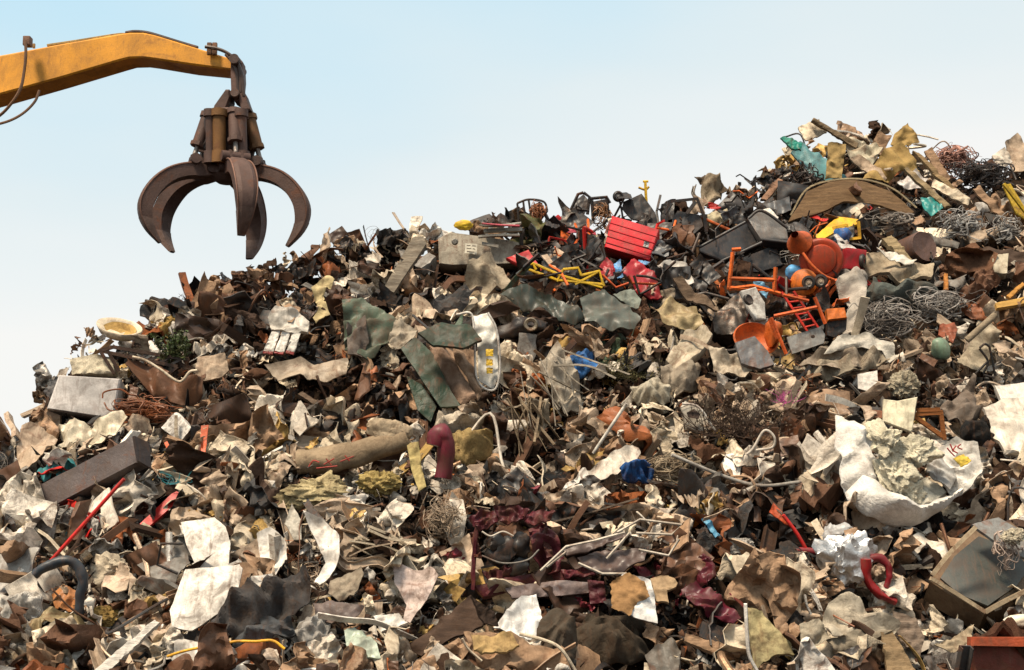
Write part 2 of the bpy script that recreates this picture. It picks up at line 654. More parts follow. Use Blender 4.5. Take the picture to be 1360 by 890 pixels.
def pxpath(pts, off=.12, dep=None, base=None):
    """Pixels lying on the heap (or at one depth) as points in space; a third value lifts the point nearer."""
    out = []
    for p in pts:
        o = off + (p[2] if len(p) > 2 else 0)
        out.append(at(p[0], p[1], base, o, dep - (p[2] if len(p) > 2 else 0) if dep is not None else None)[0])
    return np.array(out)


def tube(name, label, cat, col, pts, r, ref=None, off=.12, dep=None, base=None, mat='paint', dirt=.35, smooth=True, parent=None, r1=None, flat=1.0, sides=8, group=None):
    if isinstance(pts[0][0], (int, float)):
        pts = [pts]
    parts = []
    for q in pts:
        P = pxpath(q, off, dep, base)
        s = np.linalg.norm(P[0] - CAM) / F
        if smooth and len(P) > 2:
            P = cat_rom(P)
        elif len(P) == 2:
            P = np.array([P[0] + (P[1] - P[0]) * t for t in np.linspace(0, 1, 5)])
        parts.append(tube_vf(P, r * s, sides, None if r1 is None else r1 * s, flat))
    V, Fc = merge(parts)
    c = V.mean(0)
    if r >= 5.5:      # big tubes are dented
        q = V / (r * s) * .55 + sd()
        V = V + .24 * r * s * np.column_stack([fbm(q, 3), fbm(q + 31, 3), fbm(q + 67, 3)])
    o = link(name, mesh(name, V - c, Fc, 50), Matrix.Translation(Vector(c)), mat, col, parent, dirt)
    if label:
        tag(o, label, cat, ref, group)
    return o


def lathe_vf(prof, seg=28, a0=0, a1=2 * math.pi):
    n = len(prof)
    V = []
    full = abs(a1 - a0 - 2 * math.pi) < 1e-3
    st = seg if full else seg + 1
    for k in range(st):
        a = a0 + (a1 - a0) * k / seg
        for r, z in prof:
            V.append((r * math.cos(a), r * math.sin(a), z))
    Fc = []
    for k in range(seg):
        k2 = (k + 1) % st
        for i in range(n - 1):
            Fc.append((k * n + i, k2 * n + i, k2 * n + i + 1, k * n + i + 1))
    return np.array(V), Fc


def lathe(name, label, cat, col, px, py, prof, ref=None, roll=0, yaw=0, pitch=0, base=None, off=.1, dep=None, mat='paint', dirt=.4, parent=None, dent=0.0, sx=1.0, sy=1.0, group=None, seg=28):
    """prof in pixels (radius, height along the axis; the axis points to the viewer before turning)."""
    Mw, d = frame_cam(px, py, roll, yaw, pitch, base, off, dep)
    s = d / F
    V, Fc = lathe_vf([(a * s, b * s) for a, b in prof], seg)
    V = V * np.array([sx, sy, 1])
    if dent:
        q = V / s / 40 + sd()
        V = V + dent * s * np.column_stack([fbm(q, 3), fbm(q + 9, 3), fbm(q + 23, 3)])
    o = link(name, mesh(name, V, Fc, 45), Mw, mat, col, parent, dirt)
    if label:
        tag(o, label, cat, ref, group)
    return o


def ico_vf(sub):
    bm = bmesh.new()
    bmesh.ops.create_icosphere(bm, subdivisions=sub, radius=1)
    V = np.array([v.co[:] for v in bm.verts]); bm.verts.index_update()
    Fc = [[v.index for v in f.verts] for f in bm.faces]
    bm.free()
    return V, Fc


ICO = {k: ico_vf(k) for k in (2, 3, 4, 5)}


def lump_vf(sub, amp, freq, seed, facets=0, ridged=True):
    V, Fc = ICO[sub]
    V = V.copy()
    rs = np.random.RandomState(seed)
    rad = np.ones(len(V))
    if facets:
        D = rs.normal(size=(facets, 3)); D /= np.linalg.norm(D, axis=1)[:, None]
        h = rs.uniform(.55, 1, facets)
        dots = V @ D.T
        rad = np.min(np.where(dots > .05, h / np.maximum(dots, .05), 9), axis=1).clip(.3, 1.25)
    W = V * rad[:, None]
    big = fbm(V * .9 + seed * 1.7, 2) * .22
    s, a, q = 0, 1.0, V * freq + seed * .71
    q = q + .35 * np.column_stack([vnoise(q + 5), vnoise(q + 50), vnoise(q + 95)])
    for k in range(5):
        nz = vnoise(q + 13 * k)
        s = s + a * ((.55 - np.abs(nz) ** .8 * 1.6) if ridged else nz)
        q = q * 2.1; a *= .52
    return W * (1 + big + amp * .8 * s)[:, None], Fc


def lump(name, label, cat, col, px, py, w, h, ref=None, depth=None, roll=0, yaw=0, pitch=0, amp=.22, freq=1.6, sub=4, facets=0, ridged=True, base=None, off=.12, dep=None, mat='cloth', dirt=.5, parent=None, seed=None, group=None, sharp=50):
    seed = seed or sd()
    if mat == 'cloth' and label and not facets:
        r_ = np.random.RandomState(seed)
        pts = []
        for k in range(11):
            t = 6.283 * k / 11
            ex, ey = math.copysign(abs(math.cos(t)) ** .75, math.cos(t)) * w / 2, math.copysign(abs(math.sin(t)) ** .75, math.sin(t)) * h / 2
            m = r_.uniform(.85, 1.12); c_, s_ = math.cos(R(-roll)), math.sin(R(-roll))
            pts.append((px + (ex * c_ - ey * s_) * m, py + (ex * s_ + ey * c_) * m))
        return plate(name, label, cat, col, pts, ref, lean=30, off=off, th=.03, crease=.10 + amp * .18, rough=.02, jag=.03, mat=mat, dirt=dirt, bulge=.28, seed=seed, group=group, base=base, rings=10)
    base = base if base is not None else py + h * .4
    Mw, d = frame_cam(px, py, roll, yaw, pitch, base, off, dep)
    s = d / F
    if mat == 'foam' and label:
        sub, freq, amp = 5, 2.6, max(amp, .38)
    V, Fc = lump_vf(sub, amp, freq, seed, facets, ridged)
    V = V * np.array([w * s / 2, h * s / 2, (depth or min(w, h) * .8) * s / 2])
    o = link(name, mesh(name, V, Fc, sharp), Mw, mat, col, parent, dirt)
    if label:
        tag(o, label, cat, ref, group)
    return o


def tangle(name, label, cat, col, px, py, w, h, n, r, ref=None, off=.15, base=None, mat='plain', dirt=.6, seed=None, pts=9, parent=None, group=None, sides=5, dz=.5):
    seed = seed or sd()
    rs = np.random.RandomState(seed)
    base = base if base is not None else py + h * .4
    Mw, d = frame_cam(px, py, 0, 0, 0, base, off)
    s = d / F
    L = []
    for _ in range(int(n * 1.5)):
        c = rs.normal(0, .30, 3)
        rad = rs.uniform(.2, .85)
        ax = rs.normal(size=3); ax /= np.linalg.norm(ax)
        u = np.cross(ax, rs.normal(size=3)); u /= np.linalg.norm(u); v = np.cross(ax, u)
        t0 = rs.uniform(0, 6.28); span = rs.uniform(2.5, 7.5)
        P = [c + rad * (u * math.cos(t0 + span * k / pts) + v * math.sin(t0 + span * k / pts)) * rs.uniform(.6, 1.25) + ax * rs.normal(0, .22) + rs.normal(0, .05, 3) for k in range(pts)]
        P = cat_rom(np.array(P), 4) * np.array([w / 2, h / 2, min(w, h) * dz]) * s
        L.append(tube_vf(P, .55 * r * s * math.exp(rs.normal(0, .6)), sides))
    V, Fc = merge(L)
    o = link(name, mesh(name, V, Fc, 60), Mw, mat, col, parent, dirt)
    if label:
        tag(o, label, cat, ref, group)
    return o


def bundle(name, label, cat, col, a, b, spread, n, wt, ref=None, off=.15, mat='wood', dirt=.4, seed=None, splay=.3, parent=None, base=None, group=None):
    """Many slats or strips running roughly from pixel a to pixel b."""
    seed = seed or sd()
    rs = np.random.RandomState(seed)
    A, d = at(a[0], a[1], base or max(a[1], b[1]), off)
    Bp, _ = at(b[0], b[1], base or max(a[1], b[1]), off)
    s = d / F
    L = []
    ax = Bp - A
    ln = np.linalg.norm(ax)
    e = ax / ln
    sv = np.cross(e, FW); sv /= np.linalg.norm(sv)
    n = max(4, int(n * .55)); wt = wt * 1.25
    for _ in range(n):
        o0 = sv * rs.normal(0, .4) * spread * s + FW * rs.normal(0, .35) * spread * s
        o1 = o0 + (sv * rs.normal(0, 1) + FW * rs.normal(0, .6)) * spread * s * splay
        t0, t1 = rs.uniform(0, .25), rs.uniform(.75, 1.05)
        mid = (A + ax * .5) + (o0 + o1) / 2 + sv * rs.normal(0, .12) * spread * s
        P = cat_rom(np.array([A + ax * t0 + o0, mid, A + ax * t1 + o1]), 4)
        L.append(tube_vf(P, wt * s * rs.uniform(.5, 1.2), 4, flat=rs.uniform(.15, .5)))
    V, Fc = merge(L)
    c = V.mean(0)
    o = link(name, mesh(name, V - c, Fc, 30), Matrix.Translation(Vector(c)), mat, col, parent, dirt)
    if label:
        tag(o, label, cat, ref, group)
    return o
# ================================================================== the grab and its boom
DG = 17.0
SG = DG / F


def G(px, py, back=0.0):
    """Pixel -> point in the upright plane the grab hangs in (back metres behind it)."""
    r = ray(px, py)
    return CAM + r * ((DG - CAM[1]) / r[1]) + np.array([0, back, 0])


def slab_y(name, pts, y0, y1, mat, col, parent, dirt=.3, bev=.02, n=60):
    """An upright slab: pixel outline in the grab's plane, extruded from y0 to y1 behind it."""
    P = np.array([G(*p) for p in pts])
    c = P.mean(0)
    O = np.column_stack([P[:, 0] - c[0], P[:, 2] - c[2]])
    ar = O[:, 0] * np.roll(O[:, 1], -1) - O[:, 1] * np.roll(O[:, 0], -1)
    if ar.sum() < 0:
        O = O[::-1]
    O = resample(O, n)
    W, Fc = sheet(name, O, y1 - y0, lambda a, b: a * 0, 3, bev)
    Mw = mat4(basis((1, 0, 0), (0, 0, 1), (0, -1, 0)), c + np.array([0, y0, 0]))
    return link(name, mesh(name, W, Fc, 35), Mw, mat, col, parent, dirt)


def obj_vf(name, V, Fc, mat, col, parent, dirt=.3, sharp=40):
    c = V.mean(0)
    return link(name, mesh(name, V - c, Fc, sharp), Matrix.Translation(Vector(c)), mat, col, parent, dirt)


YB = (.74, .315, .028)
boom = link('crane_boom', None, Matrix.Translation(Vector(G(165, 66))), None, (1, 1, 1))
tag(boom, 'worn orange yellow crane boom reaching over the scrap heap', 'crane boom', 'the yellow boom')
# swept box: stations (pixel x, top y, bottom y, half width)
ST = [(-620, 262, 380, .24), (-260, 130, 196, .24), (0, 74, 126, .22), (80, 59, 104, .21), (158, 45.5, 81, .205), (172, 43.5, 77.5, .20), (190, 43.5, 77, .20), (205, 46.5, 79, .20), (255, 62, 86.5, .215), (310, 79, 93.5, .19)]
V, Fc = [], []
for px, a, b, hw in ST:
    T_, B_ = G(px, a), G(px, b)
    e = .02
    for q, y in ((T_, -hw + e), (T_, hw - e), (T_ - [0, 0, e], hw), (B_ + [0, 0, e], hw), (B_, hw - e), (B_, -hw + e), (B_ + [0, 0, e], -hw), (T_ - [0, 0, e], -hw)):
        V.append(q + np.array([0, y + hw * .92, 0]))
for i in range(len(ST) - 1):
    for k in range(8):
        k2 = (k + 1) % 8
        Fc.append((i * 8 + k, i * 8 + k2, (i + 1) * 8 + k2, (i + 1) * 8 + k))
Fc += [tuple(range(8))[::-1], tuple(range(len(V) - 8, len(V)))]
obj_vf('boom_arm', np.array(V), Fc, 'boom', YB, boom, .36, 30)
# the machine's lower boom and mast, outside the picture, carry it
P0 = G(-600, 330)
v, f = tube_vf([P0 + [.1, .05, .3], P0 + [-1.6, .05, -2.2], P0 + [-2.0, .05, -4.9]], .33, 4)
obj_vf('lower_boom', v, f, 'boom', YB, boom, .5, 30)
# worn dark edge plate on the knuckle, clamp, hoses, steel line on the back
v, f = tube_vf(cat_rom(np.array([G(166, 43.2), G(178, 41.6), G(192, 42.6), G(206, 46), G(236, 55.3), G(262, 63)]) + [0, .03, 0]), .028, 5)
obj_vf('wear_strip', v, f, 'steel', (.05, .035, .03), boom)
v, f = tube_vf(cat_rom(np.array([G(60, 57.5), G(100, 51.5), G(150, 43.5), G(164, 42.5)]) + [0, .08, .0]), .02, 6)
obj_vf('grease_line', v, f, 'steel', (.45, .30, .10), boom)
v, f = box_vf(.09, .12, .12, 0, .012)
obj_vf('hose_clamp', v + G(44, 63) + [0, -.2, 0], f, 'steel', (.16, .08, .05), boom)
HC = (.16, .075, .03)
for q, nm in (([(44, 66, -.28), (45, 85, -.3), (43, 105, -.3), (39, 128, -.32), (27, 148, -.32), (8, 165, -.3), (-20, 175, -.3), (-90, 170, -.25)], .019), ([(54, 122, -.05), (50, 138, -.1), (38, 154, -.15), (22, 166, -.2), (0, 173, -.22), (-40, 178, -.2), (-120, 160, -.1)], .017)):
    v, f = tube_vf(cat_rom(np.array([G(a, b, y) for a, b, y in q])), nm, 7)
    obj_vf('hose', v, f, 'gloss', HC, boom)
for q, r_ in (([(276, 68), (290, 70), (305, 76), (318, 88), (325, 108), (327, 133)], .022), ([(284, 70), (300, 73), (314, 84), (322, 100), (323, 128)], .018), ([(303, 78), (316, 96), (319, 128)], .018)):
    v, f = tube_vf(cat_rom(np.array([G(a, b, -.16) for a, b in q])), r_, 7)
    obj_vf('hose', v, f, 'gloss', (.06, .035, .025), boom)
for q in (280, 287):
    v, f = box_vf(.06, .05, .16, 0, .01)
    obj_vf('hose_clip', v + G(q, 68) + [0, -.08, 0], f, 'steel', (.16, .08, .04), boom)
for pts in ([(150, 51), (205, 51), (212, 75), (175, 75), (150, 80)], [(262, 67), (306, 80), (306, 91), (264, 85)]):
    slab_y('side_plate', pts, -.012, .01, 'boom', (.80, .33, .024), boom, .5, .004)
for q in ([(0, 123.5), (80, 101.5), (158, 78.5), (172, 75.5), (205, 77), (255, 84.5), (308, 91.5)], [(0, 77), (80, 62), (158, 48.5), (190, 46.5), (205, 49), (255, 64.5), (308, 81)]):
    v, f = tube_vf(cat_rom(np.array([G(*p) for p in q])), .011, 6)
    obj_vf('weld_seam', v, f, 'boom', (.62, .26, .03), boom, .7)
for px, py in ((44, 60), (90, 57)):
    v, f = box_vf(.03, .03, .06, 0, .005)
    obj_vf('bolt', v + G(px, py) + [0, .03, .0], f, 'steel', (.3, .17, .06), boom)

SC = (.105, .062, .050)
grab = link('scrap_grab', None, Matrix.Translation(Vector(G(302, 232))), None, (1, 1, 1))
tag(grab, 'rusty brown five tined scrap grab hanging open from the yellow boom', 'scrap grab', 'the rusty grab')
slab_y('hanger_link', [(308, 86), (311, 80), (319, 79), (324, 85), (325, 108), (323, 128), (320, 137), (313, 137), (309, 130), (308, 105)], -.10, .12, 'steel', (.13, .075, .06), grab, .3)
v, f = lathe_vf([(0, -.26), (.062, -.26), (.062, .26), (0, .26)], 18)
v = v[:, [0, 2, 1]]
obj_vf('pin', v + G(316, 87), f, 'steel', (.09, .055, .045), grab)
obj_vf('pin', v * .85 + G(316, 130), f, 'steel', (.09, .055, .045), grab)
slab_y('yoke_ear', [(303, 124), (308, 124), (309, 134), (303, 150), (286, 152), (288, 145)], -.17, .17, 'steel', SC, grab)
slab_y('yoke_ear', [(320, 126), (327, 126), (332, 140), (337, 152), (323, 152), (321, 140)], -.17, .17, 'steel', SC, grab)
gc = G(307, 150)


def lathe_up(name, prof, px, py, col, seg=26, parent=grab, mat='steel'):
    v, f = lathe_vf([(r * SG, -h * SG) for r, h in prof], seg)
    return obj_vf(name, v + G(px, py), f, mat, col, parent)


lathe_up('head', [(0, -4), (16, -4), (27, -2), (30, 3), (30, 10), (25, 13), (20, 14), (18, 30), (17, 62), (20, 68), (0, 68)], 307, 152, SC, 10)
lathe_up('hub', [(0, 0), (15, 0), (22, 4), (24, 14), (25, 19), (21, 23), (15, 27), (12, 29), (0, 29)], 302, 216, (.085, .052, .044), 20)
GX, GZ = G(302, 220)[0], G(302, 220)[2]
outer = [(20, 2), (38, 1), (60, -3), (80, -12), (97, -27), (110, -47), (115.5, -66), (113, -86), (103, -105), (87, -122)]
inner = [(20, -20), (38, -23), (56, -27), (71, -35), (83, -48), (91, -62), (94, -76), (94, -90), (90, -104), (83, -120)]
_o = cat_rom(np.array(outer, float), 3); _i = cat_rom(np.array(inner, float), 3)
halfw = [12, 13.5, 15.5, 16.5, 17, 16.5, 15, 12.5, 9.5, 5.5]
halfw = cat_rom(np.array([(w, 0) for w in halfw], float), 3)[:, 0]
_i = _o + (_i - _o) * .88; halfw = halfw * .88
outer, inner = [tuple(q) for q in _o], [tuple(q) for q in _i]


def cyl(p0, p1, r, seg=14, taper=None):
    return tube_vf(np.array([p0 + (p1 - p0) * t for t in (0, .33, .66, 1)]), r, seg, taper)


for ang, rs_, cylcol in ((-3, 1.0, (.16, .08, .032)), (77, .95, SC), (158, 1.0, SC), (200, 1.01, SC), (296, .95, SC)):
    a = R(ang)
    er = np.array([math.cos(a), math.sin(a), 0]); et = np.array([-math.sin(a), math.cos(a), 0]); ez = np.array([0, 0, 1.0])
    O3 = np.array([GX, DG, GZ])

    def pt(r, z, w=0):
        return O3 + er * (r * SG * (rs_ if r > 40 else 1)) + ez * (z * SG * (.94 if r > 40 else 1)) + et * (w * SG)
    # the tine: a pentagonal section swept along the curve, ridge plate outside
    V, Fc = [], []
    n = len(outer)
    for (ro, zo), (ri, zi), w in zip(outer, inner, halfw):
        V += [pt(ro, zo, w * .55), pt(ro * .8 + ri * .2, zo * .8 + zi * .2, w), pt(ri, zi, w * .9), pt(ri, zi, -w * .9), pt(ro * .8 + ri * .2, zo * .8 + zi * .2, -w), pt(ro, zo, -w * .55)]
    for i in range(n - 1):
        for k in range(6):
            k2 = (k + 1) % 6
            Fc.append((i * 6 + k, i * 6 + k2, (i + 1) * 6 + k2, (i + 1) * 6 + k))
    Fc += [tuple(range(6))[::-1], tuple(range(len(V) - 6, len(V)))]
    ti = obj_vf('tine', np.array(V), Fc, 'steel', (.110, .066, .054), grab, .35, 25)
    V2, F2 = [], []
    for (ro, zo), (ri, zi), w in list(zip(outer, inner, halfw))[-7:]:
        g = 1.05
        mr, mz = (ro + ri) / 2, (zo + zi) / 2
        V2 += [pt(mr + (a_ - mr) * g, mz + (b_ - mz) * g, c_ * g) for a_, b_, c_ in ((ro, zo, w * .55), (ro * .8 + ri * .2, zo * .8 + zi * .2, w), (ri, zi, w * .9), (ri, zi, -w * .9), (ro * .8 + ri * .2, zo * .8 + zi * .2, -w), (ro, zo, -w * .55))]
    for i in range(6):
        for k in range(6):
            k2 = (k + 1) % 6
            F2.append((i * 6 + k, i * 6 + k2, i * 6 + 6 + k2, i * 6 + 6 + k))
    F2 += [tuple(range(6))[::-1], tuple(range(36, 42))]
    obj_vf('tip_plate', np.array(V2), F2, 'steel', (.175, .115, .095), ti, .5, 25)
    # weld bead ribs along both edges of the outer plate, a part of the tine
    for sgn in (1, -1):
        P = np.array([pt(ro * .8 + ri * .2 + 1, zo * .8 + zi * .2 + 1, w * sgn) for (ro, zo), (ri, zi), w in zip(outer[3:], inner[3:], halfw[3:])])
        v, f = tube_vf(cat_rom(P, 4), 1.4 * SG, 6, .6 * SG)
        obj_vf('edge_rib', v, f, 'steel', (.20, .105, .075), ti)
    v, f = lathe_vf([(0, -19 * SG), (7 * SG, -19 * SG), (7 * SG, 19 * SG), (0, 19 * SG)], 16)
    Bm = np.column_stack([er, ez, et])
    obj_vf('pivot_pin', v @ Bm.T + pt(44, 2), f, 'steel', (.085, .05, .042), ti)
    obj_vf('root_pin', v @ Bm.T * .9 + (pt(22, -9) - pt(22, -9) * .0), f, 'steel', (.085, .05, .042), ti)
    for sgn in (1, -1):   # lugs for the cylinder foot
        P = [pt(30, 0, 6 * sgn), pt(52, -1, 6 * sgn), pt(50, 9, 6 * sgn), pt(43, 12, 6 * sgn), pt(37, 8, 6 * sgn)]
        W = np.array(P + [q + et * 3 * SG * sgn for q in P])
        obj_vf('lug', W, [(0, 1, 2, 3, 4), (9, 8, 7, 6, 5)] + [(i, 5 + i, 5 + (i + 1) % 5, (i + 1) % 5) for i in range(5)], 'steel', SC, ti)
    # hydraulic cylinder: barrel up to the head, rod down to the tine
    A_, B_ = pt(28, 68), pt(45, 8)
    ba = obj_vf('cylinder', *merge([cyl(A_, A_ + (B_ - A_) * .70, 8.6 * SG), cyl(A_ + (B_ - A_) * .66, A_ + (B_ - A_) * .75, 10.5 * SG, 8), cyl(A_ - (B_ - A_) * .04, A_ + (B_ - A_) * .07, 11 * SG, 10)]), 'steel', cylcol, grab)
    obj_vf('rod', *cyl(A_ + (B_ - A_) * .7, B_, 3.4 * SG), 'metal', (.32, .28, .25), ba)
    v, f = tube_vf(cat_rom(np.array([pt(24, 74, 8), pt(33, 60, 9), pt(30, 35, 11), pt(33, 24, 8)])), 1.6 * SG, 6)
    obj_vf('hose', v, f, 'gloss', (.03, .022, .02), ba)
# the tall yellow valve cylinder in front of the head and the dark guards beside it
for px, w_, col in ((297, 9, (.20, .095, .030)), (285, 6, SC), (326, 7, SC)):
    P = G(px, 158, -.28); Q = G(px + (1 if px > 300 else 0), 214, -.25)
    obj_vf('cylinder' if px == 297 else 'guard_bar', *merge([cyl(P, Q, w_ * SG), cyl(P + [0, 0, .03], P - [0, 0, .06], (w_ + 2.5) * SG, 10), cyl(Q + [0, 0, .05], Q - [0, 0, .1], (w_ + 3) * SG, 10)]), 'steel', col, grab)
slab_y('guard_plate', [(322, 150), (338, 156), (341, 190), (334, 214), (324, 214)], .02, .06, 'steel', (.07, .045, .038), grab)
slab_y('guard_plate', [(283, 152), (296, 152), (300, 214), (290, 214)], .06, .10, 'steel', (.07, .045, .038), grab)
v, f = box_vf(.07, .08, .07, 0, .01)
obj_vf('hose_block', v + G(327, 136, -.12), f, 'steel', SC, grab)

# ================================================================== heap: things along the outer edge
P_ = plate
cab = root('steel_cabinet', 'pale grey dented steel cabinet lying at the outer end of the heap', 'cabinet', 'the pale grey cabinet', 112, 545, base=558)
d0 = cab[1]; cab = cab[0]
P_('shell', None, None, (.60, .55, .51), [(78, 498), (160, 503), (150, 556), (62, 543)], th=.42, crease=.012, rough=.006, jag=0, bev=.015, lean=5, yaw=8, dep=d0, parent=cab, n=40, mat='plain', dirt=.3)
P_('side_panel', None, None, 'tan', [(57, 530), (64, 545), (80, 552), (79, 572), (58, 570)], th=.05, crease=.03, jag=.01, lean=5, dep=d0 + .03, parent=cab)
P_('end_cap', None, None, 'slate', [(57, 520), (75, 500), (78, 503), (72, 522), (66, 530)], th=.05, crease=.02, jag=.02, lean=5, dep=d0 + .1, parent=cab)
P_('foam_slab', 'pale cream foam slab lying on top of the pale grey cabinet', 'foam slab', 'ivory', [(92, 478), (120, 470), (150, 474), (152, 496), (95, 497)], 'the cream foam slab', th=.22, crease=.02, rough=.03, mat='foam', base=505, lean=10, dirt=.25)
bs = root('oval_basin', 'shallow cream oval basin with mustard inside on the ridge beside green weeds', 'basin', 'the cream oval basin', 158, 447, base=462)
lathe('bowl', None, None, 'cream', 158, 447, [(0, 4), (17, 5), (24, 14), (29, 16), (30, 14), (26, 5), (18, 0), (0, -1)], pitch=-62, roll=-12, dep=bs[1], parent=bs[0], sy=.75, dent=2, mat='plain')
lathe('lining', None, None, 'mustard', 158, 447, [(0, 5.5), (15, 6.5), (22, 13)], pitch=-62, roll=-12, dep=bs[1], parent=bs[0], sy=.75, dent=2, mat='card')
fr = root('metal_bench', 'dark brown slatted steel bench frame tipped over near the ridge', 'metal frame', 'the slatted bench frame', 190, 480, base=500)
D = fr[1]
for q in ([(133, 466), (236, 487)], [(150, 461), (250, 478)], [(133, 466), (150, 461)], [(133, 466, .05), (152, 497, .05)], [(143, 466, .03), (158, 493, .03)], [(236, 487), (225, 497)]):
    tube('rail', None, None, 'dark brown', q, 3.0, dep=D, parent=fr[0], sides=4)
for k in range(6):
    x = 158 + k * 14
    tube('slat', None, None, 'charcoal', [(x, 470 + k * 2.8), (x + 15, 463 + k * 2.6)], 2.3, dep=D, parent=fr[0], sides=4)
P_('crumpled_tray', 'brown crumpled metal tray with cream rolled rim below the slatted bench frame', 'metal tray', 'brown', [(170, 476), (185, 476), (215, 490), (240, 506), (275, 500), (272, 532), (225, 528), (190, 515), (172, 497)], 'the crumpled brown tray', th=.02, crease=.09, curl=.3, base=535)
tube('rim_strip', 'cream bent edge strip curling over the crumpled brown tray', 'metal strip', 'cream', [(176, 474), (192, 478), (212, 490), (238, 507), (252, 494), (262, 492)], 1.8, 'the cream edge strip', base=535, off=.2)
P_('board', 'square tan board standing on edge under the dark ridge', 'board', 'beige', [(262, 474), (300, 469), (303, 490), (290, 502), (257, 508)], 'the square tan board', th=.04, crease=.02, mat='card', lean=15, base=510)
tangle('rusty_brush', 'mat of rust red wire shavings beside the pale grey cabinet', 'wire mat', 'rust', 188, 545, 80, 32, 70, .9, 'the rust red wire mat', off=.2)
P_('plastic_sheet', 'pale yellow crumpled plastic sheet below the pale grey cabinet', 'plastic sheet', 'ivory', [(72, 570), (92, 557), (120, 562), (165, 552), (170, 562), (150, 578), (118, 592), (66, 598), (85, 585)], 'the pale yellow sheet', crease=.09, rough=.04, mat='plain', base=600, dirt=.35)
P_('crumpled_sheet', 'beige crumpled sheet standing at the lower outer corner of the heap', 'metal sheet', 'beige', [(30, 568), (50, 563), (75, 580), (60, 610), (20, 640), (15, 618)], 'the beige corner sheet', crease=.08, base=640)
bm_ = root('steel_beam', 'long grey brown square beam slanting above the thin red rod', 'beam', 'the grey brown beam', 110, 632, base=680, off=.25)
P_('beam_body', None, None, (.105, .083, .078), [(32, 655), (178, 578), (186, 600), (182, 614), (38, 689)], th=.20, crease=.006, rough=.004, jag=0, bev=.012, lean=12, yaw=-14, dep=bm_[1], parent=bm_[0], n=60, dirt=.25)
P_('end_face', None, None, (.055, .045, .044), [(178, 579), (199, 588), (201, 622), (184, 612)], th=.03, crease=.004, rough=.003, jag=0, lean=12, yaw=50, dep=bm_[1] + .02, parent=bm_[0], n=24)  # end face darkened in its colour to read as the shaded side
tube('red_rod', 'thin straight bright red rod slanting below the grey brown beam', 'rod', 'red', [(62, 751), (165, 636)], 2.4, 'the thin red rod', off=.25, base=752, dirt=.1, mat='gloss')
P_('red_strip', 'short flat bright red blade beside the rust orange folded sheet', 'blade', 'red', [(181, 700), (233, 651), (240, 656), (236, 666), (190, 706)], 'the flat red blade', th=.03, crease=.005, rough=.004, jag=0, off=.25, base=706, dirt=.3, mat='plain')
P_('folded_sheet', 'rust orange folded sheet between the thin red rod and the flat red blade', 'metal sheet', (.34, .115, .045), [(150, 683), (170, 688), (188, 712), (178, 718), (165, 706), (160, 728), (147, 725)], 'the rust orange sheet', crease=.12, base=730, off=.2, dirt=.3)
lump('stone_block', 'speckled pale grey block lying below the grey brown beam', 'block', 'pale grey', 96, 690, 42, 30, 'the speckled grey block', facets=14, amp=.06, freq=3, mat='foam')
gr = root('yellow_railing', 'short orange yellow rail with three rungs at the outer edge of the heap', 'railing', 'the yellow rail', 15, 692, base=708)
for q in ([(-10, 681), (36, 688)], [(-10, 697), (40, 706)]):
    tube('rail', None, None, 'mustard', q, 2.2, dep=gr[1], parent=gr[0])
for x in (2, 20, 33):
    tube('rung', None, None, 'mustard', [(x, 684), (x - 2, 703)], 1.8, dep=gr[1], parent=gr[0])
P_('flat_sheet', 'flat grey panel lying by the curved black hose', 'panel', 'pale grey', [(-12, 740), (10, 731), (55, 732), (40, 760), (0, 792), (-20, 790)], 'the flat grey panel', crease=.03, th=.02, lean=45, base=792, off=.2)
tube('rubber_hose', 'black blue rubber hose arching up and over to one side', 'hose', (.03, .04, .05), [(46, 764), (62, 752), (84, 745), (102, 750), (110, 768), (107, 790), (104, 815)], 6.2, 'the arching black hose', base=815, off=.35, mat='gloss', sides=12)
P_('cover_plate', 'orange brown rusty plate under the arching black hose', 'plate', (.38, .16, .06), [(68, 788), (82, 778), (104, 784), (108, 805), (90, 812), (72, 806)], 'the orange rusty plate', crease=.07, base=815)
lump('foam_chunk', 'mustard yellow foam chunk below the orange rusty plate', 'foam chunk', (.42, .27, .09), 142, 818, 44, 26, 'the mustard foam chunk', mat='foam', amp=.3)
lump('cloth_bundle', 'white cloth bundle near the arching black hose', 'cloth', 'white', 26, 806, 66, 36, 'the white cloth bundle', amp=.18)
P_('stacked_sheet', 'mustard and cream curved sheet over a dark hollow', 'sheet', (.40, .31, .17), [(28, 822), (60, 808), (100, 812), (125, 835), (112, 850), (80, 838), (45, 845), (25, 850)], 'the mustard curved sheet', crease=.10, curl=.5, base=862, off=.25)
P_('stacked_sheet', 'cream curved sheet lying on the mustard curved sheet', 'sheet', 'cream', [(52, 835), (95, 818), (103, 828), (70, 848), (55, 850)], 'the cream curved sheet', crease=.06, base=862, off=.42)
P_('white_moulding', 'long chipped white moulding strip slanting at the foot of the heap', 'moulding', 'white', [(120, 893), (205, 822), (212, 828), (190, 850), (138, 896)], 'the chipped white moulding', th=.04, crease=.02, base=895, off=.3, mat='wood')
P_('white_moulding', 'short broken white moulding end below the cream curved sheet', 'moulding', 'white', [(66, 893), (104, 858), (114, 866), (84, 894)], 'the broken moulding end', th=.05, crease=.02, base=895, off=.3, mat='wood')
lump('crumpled_wrapper', 'cream crumpled wrapper between the thin red rod and the off white boards', 'wrapper', 'cream', 148, 754, 56, 42, 'the cream crumpled wrapper', amp=.35, facets=12)
P_('bent_plate', 'grey bent plate with black wire beside the upper off white board', 'plate', 'grey', [(182, 752), (212, 728), (246, 724), (252, 748), (225, 780), (212, 775)], 'the grey bent plate', crease=.05, base=782, off=.2)
